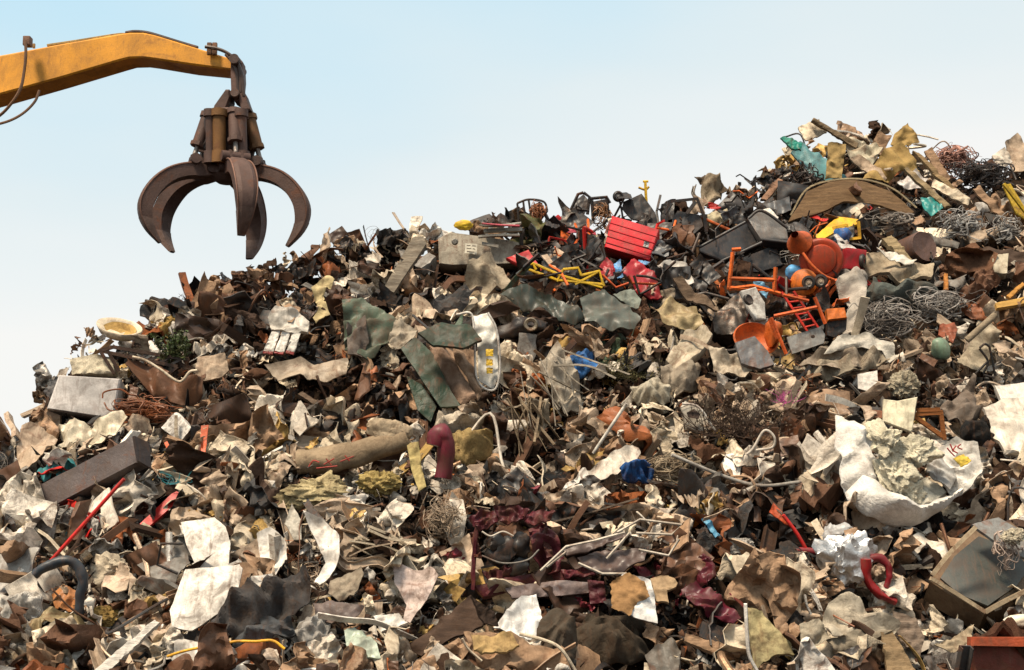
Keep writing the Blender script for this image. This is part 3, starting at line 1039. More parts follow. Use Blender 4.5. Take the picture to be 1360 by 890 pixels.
tube('black_wire', 'black bent wire crossing the grey bent plate', 'wire', 'black', [(243, 722), (214, 722), (209, 750), (236, 762)], 1.8, 'the black bent wire', off=.5, base=782, smooth=False)
P_('board', 'upper of two stacked off white boards with torn edges', 'board', 'white', [(240, 694), (285, 687), (300, 700), (306, 722), (303, 752), (262, 757), (247, 722)], 'the upper white board', crease=.03, jag=.011, th=.02, lean=30, base=757, off=.35, mat='card', dirt=.6)
P_('board', 'lower of two stacked off white boards above the dark grey cloth', 'board', 'white', [(246, 756), (318, 750), (322, 756), (312, 800), (255, 838), (228, 832), (226, 810)], 'the lower white board', crease=.03, jag=.011, th=.02, lean=30, base=838, off=.35, mat='card', dirt=.65)
P_('dark_cloth', 'dark grey creased cloth draped near the foot of the heap', 'cloth', (.085, .078, .075), [(228, 838), (300, 812), (345, 780), (385, 752), (410, 760), (412, 790), (390, 812), (352, 828), (318, 850), (290, 846), (255, 850)], 'the dark grey cloth', crease=.16, rough=.05, mat='cloth', base=862, off=.3, th=.01)
P_('black_cloth', 'black folded cloth lying on the dark grey cloth', 'cloth', 'slate', [(300, 858), (345, 822), (385, 818), (392, 835), (360, 852), (325, 872)], 'the black folded cloth', crease=.18, rough=.06, mat='cloth', base=872, off=.32)
tube('yellow_rope', 'thin orange yellow rope snaking across the foot of the heap', 'rope', (.75, .38, .03), [(222, 872), (240, 866), (262, 861), (290, 858), (312, 852), (340, 852), (362, 851), (378, 862)], 1.9, 'the orange yellow rope', off=.42, base=880)
P_('white_sheet', 'broad white crumpled sheet at the foot of the heap', 'sheet', 'white', [(232, 850), (260, 850), (300, 858), (335, 872), (330, 896), (240, 896), (228, 875)], 'the broad white sheet', crease=.10, base=896, off=.25, mat='plain', dirt=.3)
P_('white_sheet', 'rough white torn sheet beside the black folded cloth', 'sheet', 'off-white', [(340, 872), (368, 862), (372, 880), (350, 896), (330, 896)], 'the rough torn white sheet', crease=.08, base=896, off=.25, mat='card')
P_('curved_sheet', 'white half round sheet beside the upper white board', 'sheet', 'white', [(340, 708), (362, 703), (380, 722), (382, 745), (365, 765), (348, 752)], 'the half round white sheet', crease=.04, curl=.4, base=765, off=.25, mat='plain', dirt=.3)
P_('curved_sheet', 'white crescent sheet curling beside a grey post', 'sheet', 'white', [(405, 690), (430, 692), (450, 712), (452, 738), (436, 770), (425, 782), (418, 775), (432, 745), (420, 720)], 'the white crescent sheet', crease=.03, curl=.35, base=782, off=.3, mat='plain', dirt=.25)
P_('pointed_plate', 'small pointed beige plate beside the white crescent sheet', 'plate', (.44, .40, .33), [(378, 695), (388, 670), (400, 690), (400, 715), (390, 714)], 'the pointed beige plate', crease=.03, base=715, off=.35)
lump('cushion', 'pale grey stuffed cushion beside the dark grey cloth', 'cushion', 'pale grey', 412, 840, 52, 46, 'the pale grey cushion', amp=.12, roll=25)
P_('glass_shard', 'pale green broken plastic piece at the foot of the heap', 'plastic piece', 'pale green', [(457, 836), (470, 830), (500, 852), (505, 872), (485, 872), (462, 866)], 'the pale green piece', crease=.05, th=.03, base=872, off=.3, mat='gloss', dirt=.15)
P_('rusty_sheet', 'pinkish white rust speckled sheet curling in the lower middle of the heap', 'metal sheet', 'pink-white', [(522, 755), (572, 752), (582, 765), (565, 800), (545, 830), (536, 825), (540, 800), (524, 780)], 'the pinkish speckled sheet', crease=.05, curl=.4, base=835, off=.3, dirt=.75)
P_('angle_strip', 'white bent corner piece under the pinkish speckled sheet', 'plate', 'white', [(495, 818), (530, 815), (542, 828), (506, 838)], 'the white corner piece', th=.03, crease=.05, base=840, off=.3)
wb = root('split_box', 'dark brown splintered wooden box corner lying below the maroon car body', 'wooden box', 'the splintered brown box', 612, 825, base=860, off=.3)
P_('board', None, None, (.085, .052, .036), [(537, 860), (625, 793), (645, 822), (640, 832), (560, 868)], th=.03, crease=.02, lean=30, yaw=-10, dep=wb[1], parent=wb[0], mat='wood')
P_('end_board', None, None, (.045, .028, .02), [(626, 792), (655, 812), (662, 832), (643, 828)], th=.03, crease=.02, lean=10, yaw=30, dep=wb[1] - .03, parent=wb[0], mat='wood')
bundle('lath_bundle', 'bundle of broken cream laths in the lower middle of the heap', 'wood bundle', 'cream', (470, 702), (562, 742), 34, 16, 6, 'the cream lath bundle', off=.3)
bundle('lath_bundle', 'few tan sticks crossing below the cream lath bundle', 'wood bundle', 'beige', (440, 755), (545, 735), 30, 8, 4, 'the tan crossing sticks', off=.25)
tangle('wicker_tangle', 'ball of brown wicker strands beside the ragged off white cloth', 'wicker', 'beige', 588, 690, 52, 58, 60, .8, 'the wicker ball', mat='wood', off=.25)
P_('ragged_cloth', 'ragged off white cloth hanging beside the wicker ball', 'cloth', 'off-white', [(583, 690), (600, 652), (615, 660), (620, 690), (612, 728), (600, 720)], 'the ragged off white cloth', crease=.12, mat='cloth', base=728, off=.35)
P_('enamel_plate', 'small five sided beige plate above the cream lath bundle', 'plate', 'beige', [(512, 684), (524, 663), (547, 670), (543, 682), (526, 691)], 'the five sided plate', crease=.015, base=692, off=.3)
P_('leaf_sheet', 'long pointed grey brown rubber sheet beside the dark grey cloth', 'rubber sheet', (.13, .10, .09), [(416, 800), (440, 797), (484, 806), (470, 822), (440, 826), (420, 818)], 'the pointed rubber sheet', crease=.05, base=826, off=.3)
P_('tan_sheet', 'tan cracked sheet under the white crescent sheet', 'sheet', (.30, .245, .18), [(438, 770), (480, 755), (484, 765), (470, 792), (450, 796), (436, 788)], 'the tan cracked sheet', crease=.06, base=798, off=.25, mat='card')
P_('white_flap', 'bright white pointed flap standing below the maroon car body', 'sheet', (.80, .78, .74), [(655, 832), (692, 793), (712, 791), (720, 818), (720, 848), (690, 850)], 'the bright white flap', crease=.05, base=852, off=.35, mat='plain', dirt=.1)
cb = root('crushed_carton', 'tan crushed carton with cream edges under the bright white flap', 'carton', 'the crushed tan carton', 680, 865, base=890, off=.3)
P_('carton_side', None, None, 'tan', [(615, 845), (650, 838), (700, 850), (745, 862), (762, 892), (640, 892)], th=.03, crease=.12, lean=35, dep=cb[1], parent=cb[0], mat='card')
P_('inner_flap', None, None, (.42, .28, .12), [(625, 842), (680, 846), (690, 858), (655, 868), (630, 862)], th=.02, crease=.06, lean=50, dep=cb[1] - .12, parent=cb[0], mat='card')
tube('cream_edge', None, None, 'cream', [(690, 842, .1), (722, 850, .12), (745, 862, .12), (765, 892, .1)], 4.5, dep=cb[1] - .1, parent=cb[0], flat=.5, mat='card')
tube('cream_edge', None, None, 'cream', [(614, 848, .1), (622, 862, .1), (640, 878, .12)], 3, dep=cb[1] - .1, parent=cb[0], flat=.5, mat='card')
P_('stained_board', 'white board with brown rust stain hanging beside the maroon car body', 'board', (.76, .73, .69), [(815, 770), (830, 762), (864, 770), (870, 790), (873, 828), (845, 822), (813, 806)], 'the stained white board', crease=.03, th=.03, lean=15, base=828, off=.4, mat='card', dirt=.15)
P_('brown_stain', 'brown soggy paper stuck on the stained white board', 'paper', (.36, .20, .085), [(812, 772), (836, 762), (852, 768), (863, 792), (848, 800), (838, 816), (812, 806)], 'the brown soggy paper', crease=.02, th=.006, lean=15, base=828, off=.46, jag=.06, mat='card', dirt=.2)
P_('cardboard_flap', 'tan taped cardboard box flap beside the stained white board', 'cardboard', (.38, .26, .15), [(864, 768), (888, 762), (900, 775), (898, 780), (886, 784), (888, 800), (872, 797)], 'the taped cardboard flap', crease=.05, th=.03, base=802, off=.35, mat='card', dirt=.2)
lump('dark_sack', 'dark brown bulging sack under the stained white board', 'sack', (.075, .058, .042), 820, 852, 110, 78, 'the dark bulging sack', amp=.12, freq=1.3, off=.1, depth=60)
lump('dark_sack', 'dark brown narrow sack beside the crushed tan carton', 'sack', (.095, .075, .055), 738, 850, 56, 86, 'the narrow dark sack', amp=.12, freq=1.3, off=.1, depth=40)
P_('steel_flap', 'grey steel flap with pale edge in a dark hollow', 'metal plate', (.14, .125, .105), [(856, 870), (892, 845), (905, 862), (900, 895), (866, 895)], 'the grey steel flap', crease=.02, base=896, off=.25)
P_('plank', 'tan plank lying across the dark hollow beyond the grey steel flap', 'plank', 'tan', [(910, 842), (980, 858), (984, 870), (955, 868), (908, 852)], 'the tan hollow plank', th=.04, crease=.02, base=872, off=.25, mat='wood')

# maroon car body
car = root('car_wreck', 'crushed maroon car body frame with dark parts inside', 'car wreck', 'the maroon car body', 715, 740, base=790, off=.25)
D = car[1]; MR = (.100, .019, .026)
P_('sill_beam', None, None, MR, [(628, 778), (700, 762), (745, 758), (760, 772), (690, 784), (640, 792)], th=.12, crease=.08, lean=15, dep=D, parent=car[0], bev=.01)
P_('bumper', None, None, (.24, .18, .165), [(670, 782), (740, 770), (792, 774), (790, 786), (735, 792), (680, 795)], th=.10, crease=.05, lean=10, dep=D - .1, parent=car[0])
P_('bumper_end', None, None, MR, [(780, 770), (802, 772), (806, 800), (784, 802)], th=.1, crease=.06, lean=10, dep=D - .12, parent=car[0])
for pts, cc in (([(622, 690), (640, 676), (668, 680), (660, 694), (636, 704)], MR), ([(655, 676), (690, 672), (704, 682), (680, 694), (664, 690)], (.08, .016, .022)), ([(692, 684), (722, 674), (738, 682), (724, 696), (704, 698)], (.12, .025, .032)),
                ([(716, 700), (726, 698), (736, 740), (726, 742)], (.085, .016, .022)), ([(640, 760), (700, 748), (704, 756), (650, 772)], (.075, .015, .02)), ([(745, 756), (790, 752), (792, 764), (750, 768)], MR), ([(624, 706), (632, 704), (640, 740), (630, 742)], (.08, .015, .02))):
    P_('crushed_strip', None, None, cc, pts, th=.02, crease=.14, rough=.03, lean=30, dep=D - .02, parent=car[0], mat='paint', dirt=.6)
tube('door_post', None, None, MR, [(628, 782), (630, 740), (634, 696)], 5.5, dep=D + .02, parent=car[0], flat=.6, sides=5)
tube('door_post', None, None, (.10, .02, .027), [(648, 790), (662, 772), (664, 758)], 4, dep=D - .08, parent=car[0], sides=5)
P_('door_skin', None, None, (.115, .026, .034), [(702, 700), (720, 692), (740, 712), (752, 752), (730, 762), (708, 742)], th=.04, crease=.12, lean=20, dep=D - .03, parent=car[0])
for q, s_ in (((668, 735), 46), ((690, 725), 38), ((655, 720), 30), ((690, 748), 32)):
    lump('engine_part', None, None, 'black', q[0], q[1], s_, s_, dep=D + .08, parent=car[0], facets=16, amp=.25, mat='plain', sub=3)
tube('cable', None, None, 'off-white', [(640, 706), (652, 712), (668, 706), (682, 712)], 1.2, dep=D - .1, parent=car[0])
tube('cable', None, None, 'grey', [(640, 738), (668, 748), (700, 744), (716, 730)], 1.2, dep=D - .1, parent=car[0])
lump('yellow_rag', 'small mustard yellow rag caught in the maroon car body', 'rag', 'mustard', 697, 706, 18, 28, 'the mustard rag', dep=D - .3, amp=.3, sub=3)
P_('maroon_bodywork', 'crumpled shiny maroon body panel beyond the taped cardboard flap', 'car panel', (.105, .011, .022), [(905, 775), (925, 768), (958, 792), (985, 820), (975, 828), (940, 818), (912, 800)], 'the shiny maroon panel', crease=.09, base=830, off=.3, mat='gloss')
P_('maroon_bodywork', 'smaller maroon body scrap above the shiny maroon panel', 'car panel', (.095, .013, .022), [(922, 742), (945, 735), (952, 765), (930, 775)], 'the smaller maroon scrap', crease=.1, base=776, off=.2, mat='gloss')
# bumper shell with white edge frame
bu = root('bumper_shell', 'brown plastic bumper shell with white framed openings beside the maroon car body', 'bumper', 'the brown bumper shell', 825, 730, base=764, off=.35)
D = bu[1]
P_('shell', None, None, (.10, .068, .06), [(768, 748), (800, 730), (862, 732), (855, 745), (820, 762), (790, 760)], th=.02, crease=.03, curl=.2, lean=40, dep=D, parent=bu[0], mat='gloss')
P_('upper_band', None, None, (.12, .085, .075), [(748, 730), (790, 716), (830, 707), (832, 713), (795, 727), (752, 737)], th=.02, crease=.03, lean=30, dep=D, parent=bu[0], mat='gloss')
for q in ([(718, 758), (752, 726), (790, 718), (830, 707)], [(820, 707), (850, 690), (905, 697), (892, 710), (845, 708)], [(848, 730), (888, 738), (902, 716)], [(726, 753), (752, 733)], [(806, 742), (836, 708)], [(768, 748), (800, 762), (832, 762)]):
    tube('edge_trim', None, None, (.60, .52, .42), [(a, b, .03) for a, b in q], 1.8, dep=D - .06, parent=bu[0], smooth=False, sides=5)
bundle('strip_bundle', 'long curved brown strips above the brown bumper shell', 'strip bundle', (.16, .12, .09), (690, 700), (860, 668), 26, 9, 4, 'the curved brown strips', off=.25, splay=.6)
lump('orange_bag', 'small bright orange bag beside the blue and teal ribbon', 'bag', (.75, .22, .02), 917, 690, 28, 18, 'the bright orange bag', amp=.3, sub=3)
P_('blue_ribbon', 'blue and teal ribbon beside the bright orange bag', 'ribbon', (.10, .30, .45), [(928, 684), (936, 682), (956, 710), (950, 714)], 'the blue ribbon', crease=.04, base=715, off=.3)
lump('foam_chunk', 'rounded white foam chunk near the blue and teal ribbon', 'foam chunk', 'white', 985, 723, 44, 24, 'the rounded white foam', mat='foam', facets=18, amp=.06, dirt=.15)

# red lever, reel, foil, red shell
rl = root('red_lever', 'bent orange red lever with flat blade beside the small reel', 'lever', 'the orange red lever', 1055, 705, base=735, off=.35)
P_('blade', None, None, (.55, .09, .03), [(1022, 680), (1027, 668), (1042, 684), (1050, 698), (1038, 692)], th=.015, crease=.03, lean=25, dep=rl[1], parent=rl[0])
tube('bar', None, None, 'red', [(1040, 684), (1058, 708), (1072, 732)], 2.5, dep=rl[1] - .02, parent=rl[0], mat='gloss')
tube('foot_bar', None, None, (.26, .02, .03), [(1032, 738), (1060, 731), (1094, 734)], 4.5, dep=rl[1] - .02, parent=rl[0], mat='gloss')
re_ = root('cable_reel', 'small cream and rust hose reel hub near the orange red lever', 'reel', 'the small reel', 1051, 737, base=745, off=.45)
lathe('hub', None, None, 'cream', 1051, 737, [(0, 3), (3, 3), (3.2, 1), (6, 1), (6.2, 3), (8.5, 3), (8.8, -8), (0, -8)], dep=re_[1], yaw=-20, parent=re_[0])
lathe('drum', None, None, (.2, .06, .04), 1043, 738, [(0, 0), (6, 0), (6, -10), (0, -10)], dep=re_[1] + .02, yaw=-20, parent=re_[0])
lump('foil_wrap', 'crumpled silver foil wrap above the cream collapsed canvas', 'foil', (.72, .70, .68), 1128, 748, 78, 96, 'the silver foil', amp=.42, facets=26, freq=2.2, mat='foil', depth=40, dirt=.3, off=.2)
lump('clear_bottle', 'clear grey plastic bag with blue tape above the silver foil', 'plastic bag', (.45, .44, .43), 1106, 712, 44, 42, 'the clear grey bag', amp=.25, facets=14, mat='gloss', off=.25)
P_('blue_tape', 'short strip of bright blue tape on the clear grey bag', 'tape', (.02, .33, .48), [(1104, 714), (1113, 707), (1114, 714), (1107, 721)], 'the blue tape', crease=.01, jag=0, th=.004, base=722, off=.42)
sh = root('red_shell', 'glossy red curved plastic shell with a handle opening beside the silver foil', 'plastic shell', 'the glossy red shell', 1168, 768, base=797, off=.3)
tube('loop', None, None, (.33, .012, .014), [(1149, 742), (1150, 762), (1160, 782), (1176, 794), (1190, 798)], 9, r1=6, dep=sh[1], parent=sh[0], mat='gloss', flat=.8, sides=12)
tube('handle', None, None, (.20, .012, .018), [(1152, 744), (1170, 742), (1180, 752), (1181, 768), (1176, 780)], 5.5, r1=3.5, dep=sh[1] + .03, parent=sh[0], mat='gloss', sides=10)
cv = root('canvas_cover', 'cream collapsed canvas cover at the foot of the heap below the silver foil', 'canvas', 'the cream canvas cover', 1120, 830, base=862, off=.3)
P_('cover', None, None, (.50, .43, .33), [(1090, 830), (1100, 800), (1122, 792), (1140, 800), (1160, 818), (1195, 832), (1188, 840), (1140, 838), (1105, 848)], th=.012, crease=.12, curl=.4, lean=40, dep=cv[1], parent=cv[0], mat='cloth', dirt=.35)
P_('front_flap', None, None, (.42, .36, .27), [(1062, 828), (1088, 822), (1104, 848), (1082, 858), (1064, 852)], th=.012, crease=.08, lean=20, dep=cv[1], parent=cv[0], mat='cloth', dirt=.35)
P_('lower_fold', None, None, (.36, .30, .22), [(1096, 848), (1140, 838), (1186, 838), (1150, 854), (1110, 862)], th=.012, crease=.07, lean=35, dep=cv[1] - .03, parent=cv[0], mat='cloth', dirt=.35)
wbd = root('torn_wallboard', 'torn yellowish wallboard with a thick white edge standing at the foot of the heap', 'wallboard', 'the torn wallboard', 1020, 845, base=890, off=.3)
P_('board', None, None, (.40, .33, .17), [(992, 808), (1012, 812), (1048, 852), (1056, 868), (1030, 870), (1002, 890)], th=.04, crease=.06, lean=20, dep=wbd[1], parent=wbd[0], mat='card', jag=.05, dirt=.7)
tube('white_edge', None, None, 'white', [(990, 802), (992, 840), (995, 870), (1006, 892)], 4, dep=wbd[1] - .1, parent=wbd[0], mat='card', flat=.6)
P_('plank', 'tan split plank leaning at the foot of the heap below the canvas cover', 'plank', (.32, .22, .12), [(1170, 842), (1185, 838), (1216, 892), (1180, 894)], 'the tan split plank', th=.05, crease=.03, base=894, off=.3, mat='wood')
P_('cracked_board', 'grey brown cracked board beside the tan split plank', 'board', (.24, .18, .135), [(1186, 812), (1215, 822), (1228, 846), (1222, 872), (1205, 858), (1190, 835)], 'the grey cracked board', th=.03, crease=.05, base=875, off=.25, mat='wood')
bundle('white_sticks', 'three white sticks propped behind the cream canvas cover', 'sticks', 'white', (1075, 782), (1092, 812), 14, 4, 4, 'the white sticks', off=.35, splay=.3)

# television
tv = root('television', 'old tube television lying tilted with its grey screen up', 'television', 'the old television', 1300, 750, base=812, off=.3)
D = tv[1]
P_('screen', None, None, (.050, .054, .047), [(1250, 765), (1268, 738), (1300, 712), (1350, 730), (1368, 752), (1350, 778), (1312, 804), (1275, 788)], th=.02, crease=.003, rough=0, curl=-.12, jag=0, lean=38, dep=D - .06, parent=tv[0], mat='gloss', dirt=.5, n=60)
P_('cabinet', None, None, (.165, .105, .06), [(1236, 768), (1262, 732), (1300, 694), (1345, 690), (1400, 740), (1380, 790), (1308, 814)], th=.32, crease=.015, rough=.008, jag=0, lean=38, dep=D, parent=tv[0], bev=.03, dirt=.6)
for q in ([(1236, 768), (1272, 790), (1308, 813)], [(1308, 813), (1335, 798), (1380, 776)], [(1238, 764), (1262, 734), (1296, 700)]):
    tube('bezel', None, None, (.40, .31, .20), q, 5, dep=D - .08, parent=tv[0], sides=4, flat=.7)
P_('back_panel', None, None, (.21, .21, .20), [(1290, 700), (1325, 690), (1362, 712), (1368, 748), (1330, 730)], th=.03, crease=.01, jag=0, lean=40, dep=D - .02, parent=tv[0], lift=.035)
tangle('wire_tangle', 'small knot of pale and red wires lying on the old television', 'wires', (.42, .32, .26), 1335, 735, 34, 48, 18, .9, 'the television wires', base=765, off=.6)
lump('foam_chunk', 'pale yellow foam chunk lying on the old television', 'foam chunk', 'ivory', 1345, 712, 28, 20, 'the foam on the television', mat='foam', base=770, off=.62, sub=3)
# rust red container in the lower corner
ct = root('skip_container', 'rust red steel skip rim filled with brown dirt in the lower corner', 'skip', 'the rust red skip', 1330, 868, base=892, off=.25)
P_('rim', None, None, (.38, .075, .03), [(1290, 846), (1400, 846), (1400, 860), (1290, 858)], th=.12, crease=.004, rough=.003, jag=0, lean=3, dep=ct[1] - .08, parent=ct[0], bev=.012, dirt=.25)
P_('front_wall', None, None, (.17, .035, .02), [(1293, 858), (1400, 858), (1400, 910), (1295, 910)], th=.1, crease=.008, rough=.004, jag=0, lean=3, dep=ct[1], parent=ct[0], dirt=.4)
P_('dirt_fill', None, None, (.10, .045, .028), [(1292, 845), (1310, 836), (1345, 826), (1400, 826), (1400, 850), (1300, 850)], th=.05, crease=.02, rough=.06, lean=72, dep=ct[1] + .0, parent=ct[0], mat='foam')
lump('white_bottle', 'oblong cream plastic piece lying on the dirt in the rust red skip', 'plastic piece', 'ivory', 1352, 826, 42, 15, 'the cream skip piece', base=850, off=.35, roll=8, amp=.08, facets=16, mat='plain', dirt=.2, sub=3)
P_('torn_carton', 'torn tan carton edge beside the rust red skip', 'carton', (.42, .33, .22), [(1238, 862), (1278, 838), (1292, 832), (1290, 850), (1268, 868)], 'the torn tan carton', crease=.07, curl=.3, base=870, off=.3, mat='card')
P_('grey_tarp', 'dark grey smooth tarpaulin below the torn tan carton', 'tarpaulin', (.13, .115, .105), [(1228, 870), (1262, 868), (1292, 860), (1296, 895), (1235, 895)], 'the dark grey tarpaulin', crease=.08, base=896, off=.2, mat='cloth')
# ================================================================== big white bag and the shelf around it
bag = root('bulk_bag', 'huge torn white bulk bag full of cream foam', 'bulk bag', 'the torn white bag', 1200, 640, base=695, off=.35)
D = bag[1]
WB = (.76, .71, .64)
P_('bag_front', None, None, WB, [(1120, 612), (1150, 625), (1180, 655), (1215, 672), (1262, 660), (1292, 640), (1260, 672), (1225, 692), (1190, 698), (1150, 688), (1124, 668)], th=.02, crease=.06, rough=.012, lean=20, dep=D - .1, parent=bag[0], mat='sack', dirt=.2, bulge=.42, n=70, rings=10)
P_('bag_side', None, None, WB, [(1112, 550), (1140, 560), (1158, 585), (1160, 620), (1182, 655), (1150, 660), (1122, 640), (1114, 590)], th=.02, crease=.09, rough=.01, lean=22, yaw=20, dep=D - .02, parent=bag[0], mat='sack', dirt=.25, n=60, rings=9, bulge=.2)
P_('bag_flap', None, None, (.60, .56, .50), [(1240, 592), (1270, 582), (1298, 592), (1305, 625), (1290, 648), (1262, 655), (1248, 630)], th=.02, crease=.08, rough=.01, lean=30, yaw=-15, dep=D - .05, parent=bag[0], mat='sack', dirt=.4, n=50)
P_('inner_sheet', None, None, (.56, .54, .50), [(1226, 600), (1250, 605), (1272, 630), (1262, 650), (1235, 630)], th=.02, crease=.06, lean=30, dep=D - .08, parent=bag[0], mat='plain', dirt=.2)
P_('stain', None, None, (.62, .43, .06), [(1266, 610), (1280, 602), (1290, 612), (1276, 620)], th=.008, crease=.01, lean=30, yaw=-15, dep=D - .25, parent=bag[0], mat='sack', jag=.08)
for q in ([(1258, 595), (1262, 600), (1268, 606)], [(1262, 590), (1266, 600)], [(1270, 592), (1266, 598), (1272, 602)], [(1276, 590), (1272, 594), (1278, 597)]):
    tube('red_scribble', None, None, (.45, .03, .04), [(a, b, .02) for a, b in q], .9, dep=D - .24, parent=bag[0])
for i, (px, py, w, h) in enumerate([(1178, 590, 56, 50), (1188, 628, 60, 66), (1215, 600, 50, 40), (1172, 655, 30, 30), (1205, 652, 40, 40)]):
    lump('foam_filling', None, None, (.86, .77, .57), px, py, w, h, dep=D - .06, parent=bag[0], mat='foam', amp=.36, facets=18, dirt=.06, sub=5, freq=2.4)
P_('foam_sheet', None, None, (.84, .77, .62), [(1202, 655), (1232, 632), (1258, 652), (1240, 666), (1210, 675)], th=.05, crease=.04, lean=45, dep=D - .13, parent=bag[0], mat='foam', dirt=.12)
P_('cream_tray', 'square cream tray with a rounded top hanging above the torn white bag', 'tray', (.70, .62, .44), [(1174, 530), (1192, 532), (1219, 527), (1212, 572), (1210, 574), (1173, 560)], 'the square cream tray', th=.05, crease=.02, jag=.004, bev=.01, lean=8, base=576, off=.45, mat='plain', dirt=.15)
lump('foam_dome', 'domed cream foam piece above the square cream tray', 'foam piece', (.58, .50, .36), 1200, 512, 42, 36, 'the domed cream foam', mat='foam', amp=.08, base=530)
P_('white_card', 'small square white card beside the domed cream foam', 'card', 'white', [(1139, 497), (1165, 492), (1167, 523), (1140, 516)], 'the small white card', th=.02, crease=.02, jag=.004, lean=12, base=526, off=.35, mat='card', dirt=.15)
tri = root('wooden_bracket', 'orange brown wooden triangle bracket beside the square cream tray', 'bracket', 'the triangle bracket', 1235, 560, base=582, off=.3)
OB = (.34, .12, .035)
for q in ([(1216, 550), (1252, 548)], [(1249, 545), (1254, 584)], [(1214, 553), (1252, 580)], [(1218, 545), (1248, 544)]):
    tube('bar', None, None, OB, q, 3.6, dep=tri[1], parent=tri[0], sides=4, mat='wood')
P_('rusty_bar', 'short rust brown bar under the square cream tray', 'bar', (.24, .09, .045), [(1150, 543), (1176, 546), (1176, 556), (1152, 553)], 'the rust brown bar', th=.05, crease=.01, jag=0, base=558, off=.35)
P_('rumpled_tarp', 'rumpled grey brown tarpaulin sheet beside the triangle bracket', 'tarpaulin', (.22, .175, .14), [(1248, 538), (1275, 515), (1294, 498), (1298, 520), (1300, 555), (1285, 572), (1262, 560)], 'the rumpled grey tarp', crease=.13, rough=.05, base=575, off=.3, mat='cloth')
P_('large_board', 'large dirty white panel rising at the far edge beyond the rumpled grey tarp', 'panel', 'off-white', [(1305, 545), (1330, 530), (1380, 525), (1385, 610), (1340, 600), (1318, 575)], 'the large dirty panel', th=.04, crease=.03, base=612, off=.3, mat='plain')
P_('white_box_cover', 'white box lid lying above the large dirty panel', 'box lid', 'white', [(1322, 512), (1380, 505), (1380, 530), (1330, 530)], 'the white box lid', th=.08, crease=.02, bev=.012, jag=0, base=535, off=.3, mat='plain', dirt=.2)
lump('black_brush', 'dense black brush of bristles beside the rumpled grey tarp', 'brush', 'black', 1298, 575, 44, 36, 'the black brush', amp=.5, freq=5, mat='cloth', off=.3)
pf = root('tan_canvas', 'tan canvas slung from a slanting pole beyond the green buoy', 'canvas', 'the slung tan canvas', 1300, 470, base=500, off=.3)
P_('canvas', None, None, (.46, .38, .27), [(1272, 478), (1300, 440), (1318, 424), (1330, 440), (1316, 470), (1310, 496), (1290, 490)], th=.012, crease=.1, lean=28, dep=pf[1], parent=pf[0], mat='cloth')
tube('pole', None, None, (.36, .28, .19), [(1284, 452), (1322, 418)], 4.5, dep=pf[1] - .1, parent=pf[0], mat='wood')
st_ = root('folding_stand', 'small black folding stand with triangular legs beside the slung tan canvas', 'stand', 'the black folding stand', 1314, 478, base=500, off=.5)
for q in ([(1301, 462), (1308, 457), (1314, 460)], [(1314, 460), (1322, 500)], [(1301, 463), (1312, 480), (1306, 496)], [(1306, 498), (1321, 502)], [(1312, 480), (1296, 496)]):
    tube('leg', None, None, 'black', q, 1.5, dep=st_[1], parent=st_[0])
tangle('wire_tangle', 'large grey knotted wire bale beside the hanging woven cloth', 'wire bale', (.30, .27, .24), 1178, 425, 72, 48, 80, .8, 'the grey wire bale', off=.3)
tangle('wire_tangle', 'loose pale wire loops above the rust brown plate', 'wire bale', (.34, .31, .28), 1248, 405, 74, 40, 45, 1.0, 'the pale wire loops', off=.3)
lump('tarp_roll', 'dark grey green rolled tarpaulin above the grey wire bale', 'tarpaulin roll', (.10, .11, .098), 1202, 392, 112, 30, 'the grey green tarp roll', amp=.22, freq=1.8, roll=-3, off=.3, depth=30)
lump('cloth_bundle', 'pale woven cloth knotted at the top end above the orange tub', 'cloth', (.52, .46, .39), 1132, 378, 46, 34, 'the woven cloth knot', amp=.16, off=.4)
P_('woven_cloth', 'pale ridged woven cloth hanging above the beige torn mattress', 'cloth', (.50, .44, .37), [(1110, 372), (1132, 362), (1152, 375), (1148, 400), (1142, 430), (1124, 440), (1118, 432), (1128, 405)], 'the hanging woven cloth', crease=.10, rough=.02, base=440, off=.45, mat='cloth', dirt=.2)
mt = root('torn_mattress', 'beige torn mattress with a white cover under the orange tub', 'mattress', 'the beige torn mattress', 1115, 475, base=498, off=.3)
P_('stuffing', None, None, (.40, .33, .24), [(1052, 486), (1080, 470), (1130, 462), (1172, 470), (1180, 486), (1150, 498), (1090, 500)], th=.03, crease=.12, rough=.05, lean=35, dep=mt[1] + .05, parent=mt[0], mat='cloth', bulge=.12, dirt=.6)
P_('cover', None, None, (.58, .53, .45), [(1095, 468), (1112, 446), (1150, 442), (1185, 455), (1190, 478), (1182, 482), (1172, 466), (1140, 462)], th=.012, crease=.08, lean=30, dep=mt[1], parent=mt[0], mat='cloth', dirt=.3)
P_('cover_fold', None, None, (.36, .29, .22), [(1060, 480), (1092, 462), (1150, 466), (1176, 472), (1160, 490), (1100, 488)], th=.012, crease=.10, lean=30, dep=mt[1] + .02, parent=mt[0], mat='cloth', dirt=.5)
P_('rust_plate', 'small square rust brown plate between the pale wire loops and the green buoy', 'plate', (.24, .065, .03), [(1248, 432), (1268, 428), (1272, 438), (1266, 455), (1246, 446)], 'the rust brown plate', th=.02, crease=.02, base=456, off=.4)
lump('green_buoy', 'dull pale green plastic buoy below the rust brown plate', 'buoy', (.19, .27, .18), 1250, 463, 24, 30, 'the green buoy', amp=.03, freq=1, sub=3, mat='gloss', off=.4, base=475)

